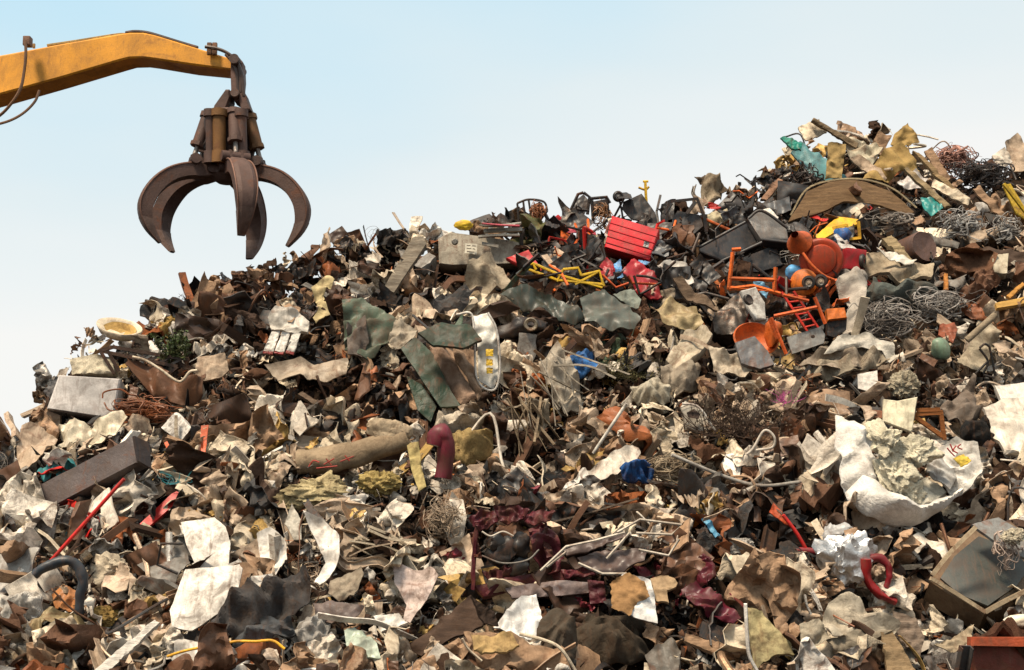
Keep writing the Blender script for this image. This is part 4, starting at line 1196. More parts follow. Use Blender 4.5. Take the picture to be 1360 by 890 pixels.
# ================================================================== orange and red machinery
mx = root('concrete_mixer', 'orange red concrete mixer with a round drum bottom facing out', 'concrete mixer', 'the orange mixer', 1085, 350, base=385, off=.45)
D = mx[1]
OR = (.60, .115, .028)
lathe('drum', None, None, (.40, .050, .018), 1091, 345, [(0, 3), (13, 3), (19, 1.5), (20.5, -1), (25.5, 0), (27.5, -1), (29, -4), (28.5, -8), (26.5, -10), (25.5, -24), (16, -40), (14, -44)], dep=D, parent=mx[0], yaw=-10, pitch=6, dirt=.45, mat='plain', seg=36)
tube('strap', None, None, OR, [(1066, 336, .11), (1078, 352, .14), (1094, 366, .13), (1108, 372, .08)], 2, dep=D, parent=mx[0])
lathe('hopper', None, None, OR, 1062, 322, [(5, 22), (16, 2), (17.5, 0), (16, -2), (8, -20)], dep=D + .05, parent=mx[0], yaw=-30, pitch=-25, mat='paint')
lathe('motor_cover', None, None, (.72, .17, .02), 1068, 375, [(0, 8), (10, 7), (18, 2), (19, -12), (0, -14)], dep=D - .02, parent=mx[0], yaw=-15, pitch=-10)
for px, py in ((1074, 375), (1090, 373)):
    lathe('wheel', None, None, 'black', px, py, [(4.5, 2), (6, 3), (8.6, 2.4), (9.2, 0), (8.6, -3), (4, -3)], dep=D - .16, parent=mx[0], yaw=-15, mat='plain')
    lathe('wheel_rim', None, None, 'beige', px, py, [(0, 2.5), (2, 2.5), (2.3, 1), (4.8, 1), (5, -2), (0, -2)], dep=D - .16, parent=mx[0], yaw=-15)
for q in ([(1096, 400), (1112, 380), (1140, 376)], [(1086, 385), (1092, 420)], [(1080, 392), (1112, 372)], [(1092, 400), (1104, 372)]):
    tube('stand_bar', None, None, OR, q, 2.6, dep=D - .05, parent=mx[0], sides=5)
fr = root('machine_chassis', 'bright orange tubular machine frame beside the orange mixer', 'machine frame', 'the orange frame', 1005, 365, base=392, off=.4)
for q in ([(973, 335), (968, 382)], [(966, 382), (1030, 388)], [(968, 370), (1030, 372)], [(968, 384), (1000, 380), (1042, 392), (1070, 396)], [(1030, 355), (1028, 388)], [(972, 332), (984, 331)]):
    tube('bar', None, None, (.68, .13, .02), q, 2.8, dep=fr[1], parent=fr[0], smooth=False, sides=5, dirt=.25)
ld = root('red_ladder', 'narrow bright red ladder slanting below the orange mixer', 'ladder', 'the red ladder', 1068, 415, base=440, off=.5)
D = ld[1]
for q in ([(1038, 388), (1072, 440)], [(1054, 387), (1087, 436)]):
    tube('stile', None, None, (.62, .035, .02), q, 1.9, dep=D, parent=ld[0], sides=4, dirt=.1)
for k in range(6):
    t = .1 + k * .16
    tube('rung', None, None, (.62, .035, .02), [(1038 + 34 * t, 388 + 52 * t), (1054 + 33 * t, 387 + 49 * t)], 1.3, dep=D, parent=ld[0], dirt=.1)
f2 = root('orange_trestle', 'orange steel trestle legs under the red ladder', 'trestle', 'the orange trestle', 1040, 440, base=475, off=.35)
for q in ([(1024, 422), (1044, 470)], [(1028, 420), (1085, 408)], [(1022, 424), (1032, 450)], [(1040, 392), (1074, 400)], [(1082, 395), (1096, 430)]):
    tube('bar', None, None, (.60, .10, .02), q, 2.5, dep=f2[1], parent=f2[0], sides=5, dirt=.2)
hb = root('orange_drum', 'orange red tub lying with its round mouth outward under the white appliance', 'tub', 'the orange red tub', 1008, 446, base=466, off=.35)
lathe('tub', None, None, (.60, .12, .025), 1004, 450, [(0, -22), (20, -20), (29, -2), (31, 0), (29, 2), (25, -6), (18, -14), (0, -16)], dep=hb[1], parent=hb[0], pitch=-38, yaw=8, sy=.9, dirt=.3)
lump('bracket', None, None, (.60, .12, .02), 1028, 442, 24, 36, dep=hb[1] - .05, parent=hb[0], facets=10, amp=.15, mat='paint', sub=3, depth=20)
P_('grey_slab', 'grey concrete slab leaning against the orange red tub', 'slab', (.125, .125, .13), [(976, 455), (1002, 447), (1020, 466), (1028, 484), (1010, 490), (985, 482)], 'the grey slab', th=.05, crease=.015, jag=.01, base=492, off=.45, lean=25)
P_('steel_plate', 'grey steel plate with one round hole below the red ladder', 'plate', (.22, .21, .195), [(1045, 448), (1090, 434), (1096, 444), (1094, 456), (1052, 470)], 'the holed steel plate', th=.03, crease=.008, jag=.004, base=470, off=.5, lean=15)
lathe('bolt_hole', 'dark round bolt on the holed steel plate', 'bolt', 'black', 1080, 447, [(0, 2), (2, 2), (2.4, 0), (2.4, -4), (0, -4)], 'the dark bolt', base=470, off=.56, mat='plain')
tb = root('orange_tub', 'orange plastic crate with a black open underside beside the hanging cloth', 'crate', 'the orange crate', 1110, 425, base=448, off=.45)
P_('front', None, None, (.70, .17, .02), [(1098, 410), (1122, 408), (1125, 422), (1100, 425)], th=.12, crease=.01, jag=0, bev=.01, lean=10, dep=tb[1], parent=tb[0], mat='gloss', dirt=.2)
P_('open_side', None, None, 'black', [(1099, 424), (1125, 421), (1124, 438), (1108, 448), (1099, 445)], th=.10, crease=.02, jag=0, lean=5, dep=tb[1] + .02, parent=tb[0])
wm = root('washing_machine', 'crushed white washing machine drum and door lying beside the orange red tub', 'washing machine', 'the white washing machine', 985, 412, base=442, off=.4)
P_('door_panel', None, None, (.56, .53, .48), [(984, 386), (1004, 381), (1016, 402), (1018, 425), (1004, 424), (994, 408)], th=.06, crease=.03, jag=0, bev=.01, lean=12, yaw=15, dep=wm[1] - .05, parent=wm[0], dirt=.35)
lathe('door_port', None, None, 'charcoal', 994, 398, [(0, 2), (3.5, 2), (4.5, 3), (5.5, 2), (5.5, -3), (0, -3)], dep=wm[1] - .13, parent=wm[0], yaw=20, sy=1.4, roll=30)
P_('side_shell', None, None, (.16, .135, .115), [(948, 418), (968, 398), (984, 388), (996, 414), (985, 434), (972, 444), (950, 436)], th=.25, crease=.05, curl=-.4, lean=20, dep=wm[1], parent=wm[0], mat='metal')
P_('bottom_skirt', None, None, (.44, .35, .30), [(978, 440), (1000, 424), (1020, 426), (1012, 436), (986, 446)], th=.03, crease=.03, lean=40, dep=wm[1] - .1, parent=wm[0])
hd = root('yellow_hood', 'bright yellow machine hood with an open slotted end above the orange mixer', 'machine hood', 'the yellow hood', 1112, 302, base=322, off=.45)
P_('top', None, None, (.74, .40, .02), [(1082, 314), (1112, 288), (1142, 292), (1140, 298), (1108, 308), (1090, 320)], th=.03, crease=.01, jag=0, lean=42, dep=hd[1], parent=hd[0], mat='gloss', dirt=.15)
for q in ([(1124, 298), (1128, 318)], [(1140, 294), (1142, 317)], [(1126, 318), (1143, 316)], [(1106, 303), (1124, 299)]):
    tube('end_frame', None, None, (.72, .38, .02), q, 2.4, dep=hd[1] - .1, parent=hd[0], sides=4, mat='gloss')
lump('blue_motor', 'small blue motor under the yellow hood', 'motor', (.035, .12, .33), 1121, 312, 22, 26, 'the blue motor', facets=12, amp=.15, mat='paint', sub=3, off=.5, base=325)
P_('grey_flap', 'pale grey triangular flap beside the drum of the orange mixer', 'flap', (.50, .47, .43), [(1107, 313), (1112, 312), (1142, 333), (1118, 330)], 'the grey triangular flap', th=.015, crease=.03, base=338, off=.6)
lump('blue_bag', 'bright blue plastic lump tucked between the orange frame and the orange mixer', 'plastic lump', (.09, .33, .60), 1055, 361, 24, 18, 'the bright blue lump', amp=.2, sub=3, mat='gloss', off=.5, base=372)
P_('blue_sheet', 'light blue plastic sheet on the orange frame', 'plastic sheet', (.16, .40, .60), [(1000, 375), (1010, 370), (1022, 382), (1018, 395), (1008, 388)], 'the light blue sheet', crease=.04, off=.42, base=398, mat='gloss')
rm = root('red_mower', 'dark red mower body with a black wheel beside the orange mixer', 'mower', 'the dark red mower', 1134, 345, base=360, off=.4)
box('body', None, None, (.34, .014, .02), 1133, 345, 26, 28, 26, dep=rm[1], parent=rm[0], dent=.03, mat='gloss', roll=-8)
lathe('wheel', None, None, 'black', 1146, 347, [(3, 2), (6, 3), (9, 2), (10, 0), (9, -3), (3, -3)], dep=rm[1] - .12, parent=rm[0], yaw=60, mat='plain')
for q in ([(1128, 372), (1150, 378), (1182, 380)], [(1150, 372), (1160, 382)], [(1165, 372), (1178, 382)]):
    tube('red_tube', None, None, (.60, .03, .03), q, 1.8, dep=rm[1] - .05, parent=rm[0])
bk = root('black_crate', 'stack of glossy black plastic trays above the orange frame', 'plastic tray', 'the black tray stack', 995, 305, base=332, off=.35)
D = bk[1]
for pts, l, yw in (([(925, 332), (992, 296), (1012, 320), (958, 345)], 30, 10), ([(992, 290), (1012, 278), (1045, 302), (1048, 322), (1010, 318)], 30, -10), ([(978, 345), (1030, 325), (1040, 352), (1008, 362), (985, 360)], 15, 0)):
    P_('tray', None, None, (.022, .022, .024), pts, th=.14, crease=.01, rough=.004, jag=0, bev=.01, lean=l, yaw=yw, dep=D, parent=bk[0], mat='gloss', dirt=.3)
for q in ([(926, 330), (990, 295)], [(958, 347), (1012, 322)], [(994, 290), (1012, 280), (1046, 303)], [(1012, 318), (1046, 322)]):
    tube('tray_rim', None, None, (.05, .05, .05), [(a, b, .02) for a, b in q], 2, dep=D - .06, parent=bk[0], mat='gloss')
P_('white_arc', 'thin white curved rim on the black tray stack', 'rim', 'white', [(1010, 279), (1022, 276), (1034, 288), (1030, 292), (1018, 284)], 'the white curved rim', th=.02, crease=.01, off=.55, base=332, dirt=.15)

# ================================================================== upper middle: black frames, red lid, yellow frame
rc = root('red_lid_crate', 'bright red ridged crate tipped on its side with a small white sticker', 'crate', 'the red ridged crate', 840, 318, base=345, off=.45)
D = rc[1]
RC = (.66, .014, .022)
P_('shell', None, None, RC, [(813, 286), (876, 305), (862, 346), (803, 328)], th=.32, crease=.004, rough=.002, jag=0, bev=.012, lean=12, yaw=-6, dep=D, parent=rc[0], mat='gloss', dirt=.1, n=48)
for t in (.24, .45, .66, .86):
    a = (813 + (803 - 813) * t, 286 + (328 - 286) * t); b = (876 + (862 - 876) * t, 305 + (346 - 305) * t)
    tube('ridge', None, None, (.50, .01, .018), [a, b], 1.1, dep=D - .035 - .06 * (1 - t), parent=rc[0], sides=5, mat='gloss', dirt=.1)
st2 = P_('sticker', None, None, (.65, .63, .6), [(856, 319), (863, 321), (861, 329), (854, 327)], th=.004, crease=0, rough=0, jag=0, lean=12, yaw=-6, dep=D - .075, parent=rc[0], dirt=.1, n=12)
for q in ([(857, 321.5), (861, 322.5)], [(856.5, 324), (860, 325)], [(856, 326), (858, 326.6)]):
    tube('print', None, None, 'black', q, .6, dep=D - .095, parent=st2, sides=4)
P_('red_cover', 'red plastic lid lying below the push chair frame', 'lid', (.55, .02, .025), [(672, 342), (702, 331), (720, 358), (712, 362), (690, 352)], 'the red plastic lid', th=.06, crease=.02, jag=0, bev=.01, off=.4, base=362, mat='gloss', dirt=.15)
P_('red_plastic', 'dark red broken panel below the red ridged crate', 'panel', (.36, .012, .02), [(795, 356), (806, 342), (818, 352), (816, 366), (800, 372)], 'the dark red panel', crease=.04, th=.02, off=.35, base=374, mat='gloss', dirt=.2)
P_('red_plastic', 'dark red folded panel beside the blue folded sheet', 'panel', (.34, .012, .02), [(826, 360), (842, 342), (856, 352), (872, 368), (880, 395), (850, 390)], 'the dark red folded panel', crease=.06, th=.02, off=.3, base=396, mat='gloss', dirt=.25)
P_('blue_sheet', 'small blue folded sheet beside the dark red folded panel', 'sheet', (.10, .30, .58), [(815, 350), (824, 345), (828, 366), (820, 370)], 'the blue folded sheet', crease=.04, off=.5, base=372, mat='gloss', dirt=.15)
P_('blue_sheet', 'small blue plastic tab under the red ridged crate', 'sheet', (.12, .32, .60), [(848, 345), (864, 348), (858, 352), (848, 349)], 'the blue plastic tab', crease=.02, off=.6, base=356, mat='gloss', dirt=.1)
yf = root('cart_chassis', 'bright yellow tubular cart frame lying under the dark red panels', 'cart frame', 'the yellow cart frame', 755, 368, base=385, off=.45)
for q in ([(702, 358), (740, 372), (802, 378)], [(708, 350), (745, 366), (800, 382)], [(748, 358), (768, 356), (772, 366)], [(772, 366), (796, 360), (802, 380)], [(702, 352), (708, 350), (712, 358)], [(740, 374), (748, 358)], [(764, 378), (796, 360)]):
    tube('bar', None, None, (.74, .46, .02), q, 2.0, dep=yf[1], parent=yf[0], smooth=False, dirt=.12, mat='gloss', sides=6)
bf = root('looped_bar', 'orange red frame with a black looped bar below the red ridged crate', 'frame', 'the black looped frame', 855, 372, base=392, off=.4)
for q in ([(800, 365), (818, 382), (835, 376)], [(835, 366), (840, 376), (878, 378)]):
    tube('bar', None, None, (.60, .09, .02), q, 1.7, dep=bf[1], parent=bf[0], smooth=False)
tube('loop', None, None, 'black', [(842, 366), (848, 386), (852, 390), (872, 378), (878, 374), (862, 368), (845, 366)], 1.8, dep=bf[1] - .05, parent=bf[0])
sf = root('seat_chassis', 'heavy black steel seat frame with a drilled plate on the ridge', 'seat frame', 'the black seat frame', 910, 290, base=308, off=.3)
D = sf[1]; BK = (.028, .026, .026)
P_('plate', None, None, (.055, .05, .048), [(893, 290), (900, 280), (930, 286), (934, 300), (920, 312), (896, 308)], th=.05, crease=.006, jag=0, lean=10, dep=D - .04, parent=sf[0], n=30, mat='plain')
for q in ([(884, 302), (888, 268), (926, 264), (936, 290), (938, 308)], [(924, 268), (912, 284)], [(882, 284), (892, 270)], [(884, 300), (884, 318)]):
    tube('bar', None, None, BK, q, 3.0, dep=D - .02, parent=sf[0], smooth=False, sides=4, mat='plain')
for px, py in ((910, 303), (904, 296), (916, 296), (921, 304), (902, 303)):
    lathe('bolt', None, None, 'black', px, py, [(0, 1), (1.5, 1), (1.8, -1), (0, -1)], dep=D - .1, parent=sf[0], seg=10)
P_('black_board', 'plain black board leaning on the ridge beside the yellow post', 'board', (.022, .021, .021), [(828, 268), (852, 257), (870, 282), (874, 300), (838, 290), (826, 276)], 'the plain black board', th=.04, crease=.008, jag=.004, off=.25, base=306, lean=10, mat='plain')
wl = root('trolley_castor', 'small black trolley wheel raised above the ridge beside the plain black board', 'wheel', 'the small trolley wheel', 821, 262, base=298, off=.2)
lathe('tyre', None, None, 'black', 821, 261, [(4, 2), (5.5, 2.6), (7.2, 1.5), (7.6, 0), (7, -2.5), (4, -2.5)], dep=wl[1], parent=wl[0], yaw=15, mat='plain')
lathe('rim', None, None, 'pale grey', 821, 261, [(0, 2), (1.5, 2), (2, .6), (4.2, .6), (4.2, -2), (0, -2)], dep=wl[1], parent=wl[0], yaw=15)
tube('fork', None, None, BK, [(822, 262), (826, 282), (828, 300)], 1.4, dep=wl[1] + .02, parent=wl[0])
yp = root('yellow_post', 'thin yellow post with a cross handle standing above the ridge', 'post', 'the yellow post', 857, 258, base=300, off=.1)
tube('post', None, None, 'yellow', [(857, 241), (858, 262), (860, 290)], 2.4, dep=yp[1], parent=yp[0], sides=4, dirt=.2)
tube('cross_handle', None, None, 'yellow', [(848, 249), (857, 252), (862, 248)], 1.5, dep=yp[1], parent=yp[0], dirt=.2)
tube('cap', None, None, 'yellow', [(854, 241), (861, 241)], 1.5, dep=yp[1], parent=yp[0], dirt=.2)
pc = root('push_chair', 'folded push chair frame standing at the outer end of the dark machinery', 'push chair', 'the push chair frame', 705, 288, base=320, off=.3)
D = pc[1]
for q in ([(687, 270), (690, 298), (700, 318)], [(687, 270), (702, 265), (722, 268), (727, 280)], [(690, 296), (720, 290)], [(727, 280), (712, 300), (700, 318)], [(702, 265), (706, 292)], [(716, 268), (718, 292)], [(695, 268), (698, 295)]):
    tube('frame_bar', None, None, (.045, .04, .038), q, 1.5, dep=D, parent=pc[0], dirt=.3)
P_('seat_cloth', None, None, (.22, .17, .14), [(706, 272), (720, 270), (724, 284), (712, 298), (704, 292)], th=.01, crease=.1, lean=10, dep=D - .05, parent=pc[0], mat='cloth')
lathe('wheel', None, None, 'black', 700, 308, [(3.5, 1), (5, 1.6), (6.5, 0), (5, -1.6), (3.5, -1)], dep=D - .05, parent=pc[0], yaw=30, mat='plain')
oc = root('office_chair', 'upturned black chair frame with armrests on the ridge behind the red ridged crate', 'chair', 'the upturned black chair', 770, 275, base=312, off=.25)
D = oc[1]
for q in ([(757, 282), (768, 258), (775, 256)], [(775, 256), (783, 262), (780, 285)], [(765, 278), (783, 280)], [(784, 264), (806, 262), (810, 270)], [(786, 266), (788, 296)], [(806, 264), (808, 290)], [(760, 282), (750, 300)], [(786, 284), (808, 282)]):
    tube('frame_bar', None, None, BK, q, 2.3, dep=D, parent=oc[0], smooth=False, sides=5)
P_('backrest', None, None, (.03, .027, .027), [(762, 268), (775, 258), (783, 268), (776, 284), (764, 282)], th=.05, crease=.02, jag=0, lean=15, dep=D + .06, parent=oc[0], mat='plain')
P_('seat', None, None, (.035, .03, .03), [(786, 268), (806, 264), (810, 282), (790, 286)], th=.05, crease=.02, jag=0, lean=5, dep=D + .06, parent=oc[0], mat='plain')
P_('red_cushion', 'crumpled red fabric under the upturned black chair', 'fabric', (.45, .03, .035), [(736, 288), (752, 285), (762, 296), (750, 304), (738, 300)], 'the crumpled red fabric', crease=.1, off=.4, base=308, mat='cloth', dirt=.2)
P_('pink_strip', 'thin pink red strip crossing below the crumpled red fabric', 'strip', (.55, .08, .12), [(738, 302), (790, 305), (792, 311), (742, 308)], 'the pink red strip', crease=.03, off=.42, base=314)
tangle('copper_tangle', 'coil of copper coloured hose beside the red ridged crate', 'hose coil', (.30, .15, .07), 800, 285, 26, 36, 14, 1.0, 'the copper hose coil', off=.4)
tangle('cable_tangle', 'orange and black cables on the push chair frame', 'cables', (.36, .13, .05), 716, 283, 24, 30, 14, .8, 'the orange cables', off=.42, base=312)
bc = root('beige_cabinet', 'beige metal machine cabinet with a knob and label plate on the ridge', 'cabinet', 'the beige cabinet', 630, 330, base=352, off=.3)
D = bc[1]; BG = (.37, .32, .245)
P_('housing', None, None, BG, [(582, 317), (598, 308), (672, 318), (690, 322), (688, 350), (600, 352), (583, 350)], th=.35, crease=.01, rough=.004, jag=0, bev=.012, lean=10, dep=D, parent=bc[0], dirt=.25, n=50)
lathe('knob', None, None, (.3, .28, .24), 604, 321, [(0, 4), (3, 4), (3.4, 0), (4.6, -.5), (4.6, -3), (0, -3)], dep=D - .11, parent=bc[0], seg=14, mat='metal')
lb = P_('label_plate', None, None, (.55, .50, .40), [(618, 323), (634, 324), (633, 338), (617, 336)], th=.006, crease=0, rough=0, jag=0, lean=10, dep=D - .05, parent=bc[0], n=16, dirt=.1)
for q in ([(620, 326), (625, 326.4)], [(627, 326.6), (632, 327)], [(620, 330), (626, 330.5)], [(628, 330.6), (631, 331)], [(620, 334), (630, 335)]):
    tube('print', None, None, (.10, .08, .06), q, .7, dep=D - .075, parent=lb, sides=4)
P_('slot_handle', None, None, (.2, .18, .15), [(640, 321), (662, 325), (662, 329), (640, 325)], th=.02, crease=0, rough=0, jag=0, lean=10, dep=D - .06, parent=bc[0], n=14)
yb = root('yellow_bag', 'bright yellow bag on top of the beige cabinet', 'bag', 'the yellow bag', 616, 300, base=345, off=.25)
lump('bag_body', None, None, (.72, .46, .03), 616, 300, 26, 14, dep=yb[1], parent=yb[0], amp=.25, sub=3, mat='plain', dirt=.2)
bundle('sheet_stack', 'stack of thin pale plastic profiles lying on the beige cabinet', 'profile stack', (.46, .44, .38), (632, 305), (692, 303), 12, 9, 5, 'the pale plastic profiles', off=.4, base=348, splay=.2, mat='plain')
tube('pink_tube', 'thin pink red tube lying on the pale plastic profiles', 'tube', (.62, .10, .14), [(640, 297), (664, 299), (690, 300)], 1.4, 'the pink tube', off=.6, base=348)

# ================================================================== the high shoulder: plywood, cards, teal boards
ply = root('plywood_sheet', 'big bowed brown plywood sheet with pale edge near the summit', 'plywood sheet', 'the bowed plywood', 1130, 265, base=292, off=.5)
D = ply[1]
P_('sheet', None, None, (.175, .105, .052), [(1048, 288), (1072, 252), (1110, 240), (1150, 240), (1185, 252), (1216, 276), (1205, 284), (1170, 272), (1120, 268), (1085, 282)], th=.035, crease=.015, curl=-.12, curldir=0, jag=.004, lean=32, dep=D, parent=ply[0], mat='wood', n=64, dirt=.55)
tube('pale_edge', None, None, (.42, .33, .2), [(1050, 286), (1072, 251), (1110, 239), (1150, 239), (1186, 251), (1217, 276)], 1.5, dep=D - .06, parent=ply[0], sides=4, mat='wood')
P_('card_sheet', 'folded golden brown card sheet sticking up highest on the summit', 'card sheet', (.36, .235, .085), [(1183, 192), (1188, 178), (1206, 163), (1222, 188), (1208, 192), (1192, 196)], 'the highest card sheet', th=.015, crease=.05, off=.3, base=232, lean=12, mat='card', dirt=.15)
P_('card_sheet', 'large golden brown bent card sheet below the highest card sheet', 'card sheet', (.38, .25, .09), [(1146, 236), (1180, 192), (1198, 190), (1218, 212), (1224, 226), (1196, 226), (1175, 242)], 'the large bent card', th=.015, crease=.06, off=.42, base=245, lean=20, mat='card', dirt=.15)
P_('card_sheet', 'narrow upright golden card beside the teal boards', 'card sheet', (.37, .25, .10), [(1100, 190), (1124, 191), (1118, 236), (1097, 236)], 'the narrow golden card', th=.02, crease=.03, off=.45, base=242, lean=8, mat='card', dirt=.15)
tl = root('teal_board', 'pale teal painted board with a ribbed face slanting on the summit', 'board', 'the teal board', 1078, 210, base=236, off=.4)
P_('board', None, None, (.13, .30, .31), [(1050, 204), (1062, 190), (1106, 212), (1110, 241), (1076, 229)], th=.03, crease=.01, lean=25, dep=tl[1], parent=tl[0], dirt=.2)
P_('green_edge', None, None, (.02, .23, .17), [(1036, 184), (1042, 180), (1066, 190), (1064, 198), (1052, 196)], th=.03, crease=.02, lean=25, dep=tl[1], parent=tl[0], dirt=.1)
P_('second_board', None, None, (.10, .24, .24), [(1100, 225), (1122, 232), (1128, 243), (1108, 240)], th=.03, crease=.01, lean=25, dep=tl[1], parent=tl[0], dirt=.2)
P_('plank', 'short grey brown plank pointing up from the summit', 'plank', (.21, .15, .09), [(1078, 160), (1081, 156), (1140, 190), (1137, 197)], 'the short summit plank', th=.06, crease=.01, off=.2, base=222, lean=5, mat='wood')
P_('tan_plank', 'long tan plank slanting down from the summit beside the large bent card', 'plank', (.30, .20, .10), [(1212, 200), (1220, 202), (1276, 256), (1270, 262)], 'the long tan plank', th=.05, crease=.01, off=.45, base=264, lean=25, mat='wood')
P_('tan_plank', 'second tan plank slanting just beneath the long tan plank', 'plank', (.34, .25, .14), [(1200, 224), (1206, 222), (1262, 272), (1256, 276)], 'the lower tan plank', th=.05, crease=.01, off=.5, base=278, lean=25, mat='wood')
P_('cream_sheet', 'cream crumpled panels lying between the narrow golden card and the large bent card', 'panel', (.48, .42, .30), [(1122, 180), (1150, 186), (1172, 198), (1158, 218), (1132, 212), (1122, 200)], 'the cream summit panel', crease=.1, off=.35, base=230)
P_('white_lump', 'white plastic scrap below the large bent card', 'plastic scrap', (.55, .50, .46), [(1192, 240), (1216, 226), (1232, 238), (1224, 250), (1200, 248)], 'the white summit scrap', crease=.1, off=.5, base=254, mat='plain', dirt=.2)
tangle('wire_tangle', 'pink copper wire tangle on the skyline beyond the long tan plank', 'wire tangle', (.40, .20, .15), 1266, 212, 56, 36, 48, .9, 'the pink wire tangle', off=.2)
tangle('wire_tangle', 'dark wire tangle beyond the pink wire tangle', 'wire tangle', (.035, .032, .032), 1304, 232, 70, 40, 60, 1.0, 'the dark wire tangle', off=.25)
tangle('wire_tangle', 'silver wire loops below the lower tan plank', 'wire tangle', (.34, .33, .31), 1276, 298, 64, 40, 30, 1.0, 'the silver wire loops', off=.35)
tangle('wire_tangle', 'bent grey rods under the bowed plywood', 'wire tangle', (.23, .20, .17), 1185, 292, 64, 28, 12, 1.2, 'the bent grey rods', off=.4)
tangle('wire_tangle', 'dark cable heap beside the teal board', 'wire tangle', (.03, .028, .027), 1068, 240, 40, 44, 40, 1.0, 'the dark cable heap', off=.25)
tangle('wire_tangle', 'pale thin rods beside the silver wire loops at the far edge', 'wire tangle', (.38, .36, .33), 1338, 305, 50, 34, 22, 1.0, 'the pale thin rods', off=.35)
yt = root('yellow_channel', 'yellow painted steel channel standing at the far edge beyond the dark wire tangle', 'steel channel', 'the yellow channel', 1345, 265, base=290, off=.35)
P_('web', None, None, (.55, .36, .03), [(1332, 246), (1342, 244), (1364, 280), (1362, 292), (1350, 285)], th=.03, crease=.01, jag=0, lean=12, dep=yt[1], parent=yt[0], dirt=.4)
tube('flange', None, None, (.58, .38, .03), [(1333, 244), (1362, 282)], 2.5, dep=yt[1] - .06, parent=yt[0], sides=4)
P_('teal_plastic', 'dark teal plastic piece below the lower tan plank', 'plastic piece', (.02, .22, .20), [(1222, 264), (1246, 262), (1252, 278), (1236, 286), (1226, 278)], 'the dark teal piece', crease=.05, off=.4, base=288, mat='gloss')
P_('sand_slab', 'beige broken slab between the dark red mower and the brown drum', 'slab', (.40, .32, .22), [(1150, 340), (1172, 334), (1205, 352), (1240, 350), (1238, 366), (1190, 372), (1152, 364)], 'the beige broken slab', th=.05, crease=.06, off=.35, base=372, mat='card')
lathe('oil_drum', 'dull brown dented barrel end facing out beside the beige broken slab', 'barrel', (.125, .075, .062), 1226, 328, [(0, 2), (18, 2), (20, 3), (21, 1), (21, -40), (0, -40)], 'the brown drum', dent=2.5, off=.4, yaw=25, pitch=-15)
P_('tan_beam', 'tan chipped beam between the orange mixer and the brown drum', 'beam', (.36, .27, .15), [(1172, 316), (1184, 312), (1212, 342), (1200, 346)], 'the tan chipped beam', th=.07, crease=.02, off=.45, base=348, mat='wood')
P_('white_dome', 'white domed cap under the tan chipped beam', 'cap', (.62, .57, .48), [(1162, 334), (1190, 336), (1218, 345), (1212, 352), (1190, 348)], 'the white domed cap', crease=.04, curl=.3, off=.55, base=356, mat='plain', dirt=.2)
P_('brown_board', 'long dark brown board crossing toward the far edge below the silver wire loops', 'board', (.085, .055, .04), [(1272, 330), (1320, 328), (1370, 336), (1372, 350), (1310, 346), (1276, 342)], 'the long dark board', th=.04, crease=.03, off=.3, base=352, mat='wood')
P_('cream_block', 'small cream block with holes above the long dark board', 'block', (.42, .36, .26), [(1318, 338), (1340, 336), (1338, 362), (1320, 360)], 'the small cream block', th=.12, crease=.01, bev=.01, off=.4, base=364)
P_('orange_plank', 'raw orange yellow timber batten at the far edge above the slung tan canvas', 'timber', (.62, .36, .10), [(1322, 402), (1375, 392), (1376, 400), (1324, 409)], 'the raw orange batten', th=.05, crease=.005, jag=.003, off=.4, base=412, mat='wood', dirt=.2)
P_('orange_plank', 'thin orange splinter pointing up beside the raw orange batten', 'timber', (.55, .26, .06), [(1337, 392), (1358, 374), (1362, 377), (1342, 395)], 'the thin orange splinter', th=.04, crease=.01, off=.4, base=398, mat='wood', dirt=.2)
P_('orange_plank', 'upright orange stick above the pale wire loops', 'timber', (.50, .20, .05), [(1254, 362), (1259, 362), (1260, 384), (1254, 384)], 'the upright orange stick', th=.04, crease=.01, off=.4, base=388, mat='wood', dirt=.2)
lump('brown_rubble', 'brown burlap lump on the ridge above the black seat frame', 'burlap', (.36, .28, .19), 945, 255, 30, 34, 'the burlap lump', amp=.25, off=.15, base=285)
P_('bark_sheet', 'dark curled bark strip lying over the burlap lump', 'bark', (.10, .07, .045), [(922, 240), (936, 232), (954, 238), (968, 252), (960, 256), (940, 246)], 'the curled bark strip', crease=.08, curl=.4, off=.25, base=285, mat='wood')
P_('pink_plank', 'short pinkish brown board beside the dark cable heap', 'board', (.34, .19, .12), [(1010, 262), (1034, 236), (1040, 240), (1018, 266)], 'the pinkish board', th=.04, crease=.01, off=.35, base=270, mat='wood')
P_('white_pad', 'cream pad lying under the burlap lump', 'pad', (.50, .43, .28), [(936, 282), (965, 278), (968, 294), (942, 298)], 'the cream pad', crease=.06, th=.05, off=.3, base=300)

# ================================================================== middle and the dark ridge
P_('wooden_post', 'weathered square timber post leaning on the dark ridge', 'timber post', (.30, .25, .19), [(548, 316), (562, 314), (566, 324), (523, 388), (510, 382)], 'the weathered timber post', th=.09, crease=.012, jag=.008, off=.35, base=392, lean=15, mat='wood')
P_('canvas_tent', 'beige canvas peak like a tent below the beige cabinet', 'canvas', (.40, .33, .24), [(605, 378), (628, 350), (652, 338), (668, 352), (680, 376), (650, 384), (625, 388)], 'the beige canvas peak', crease=.09, off=.35, base=390, mat='cloth')
sk = root('green_skip', 'crushed dark green steel skip wall with brown sacks spilling out', 'skip', 'the crushed green skip', 580, 490, base=560, off=.35)
D = sk[1]; GN = (.022, .045, .026)
P_('side_wall', None, None, GN, [(532, 462), (552, 448), (575, 470), (600, 520), (612, 540), (585, 540), (560, 505)], th=.03, crease=.03, jag=.008, lean=25, dep=D, parent=sk[0], dirt=.4, mat='paint')
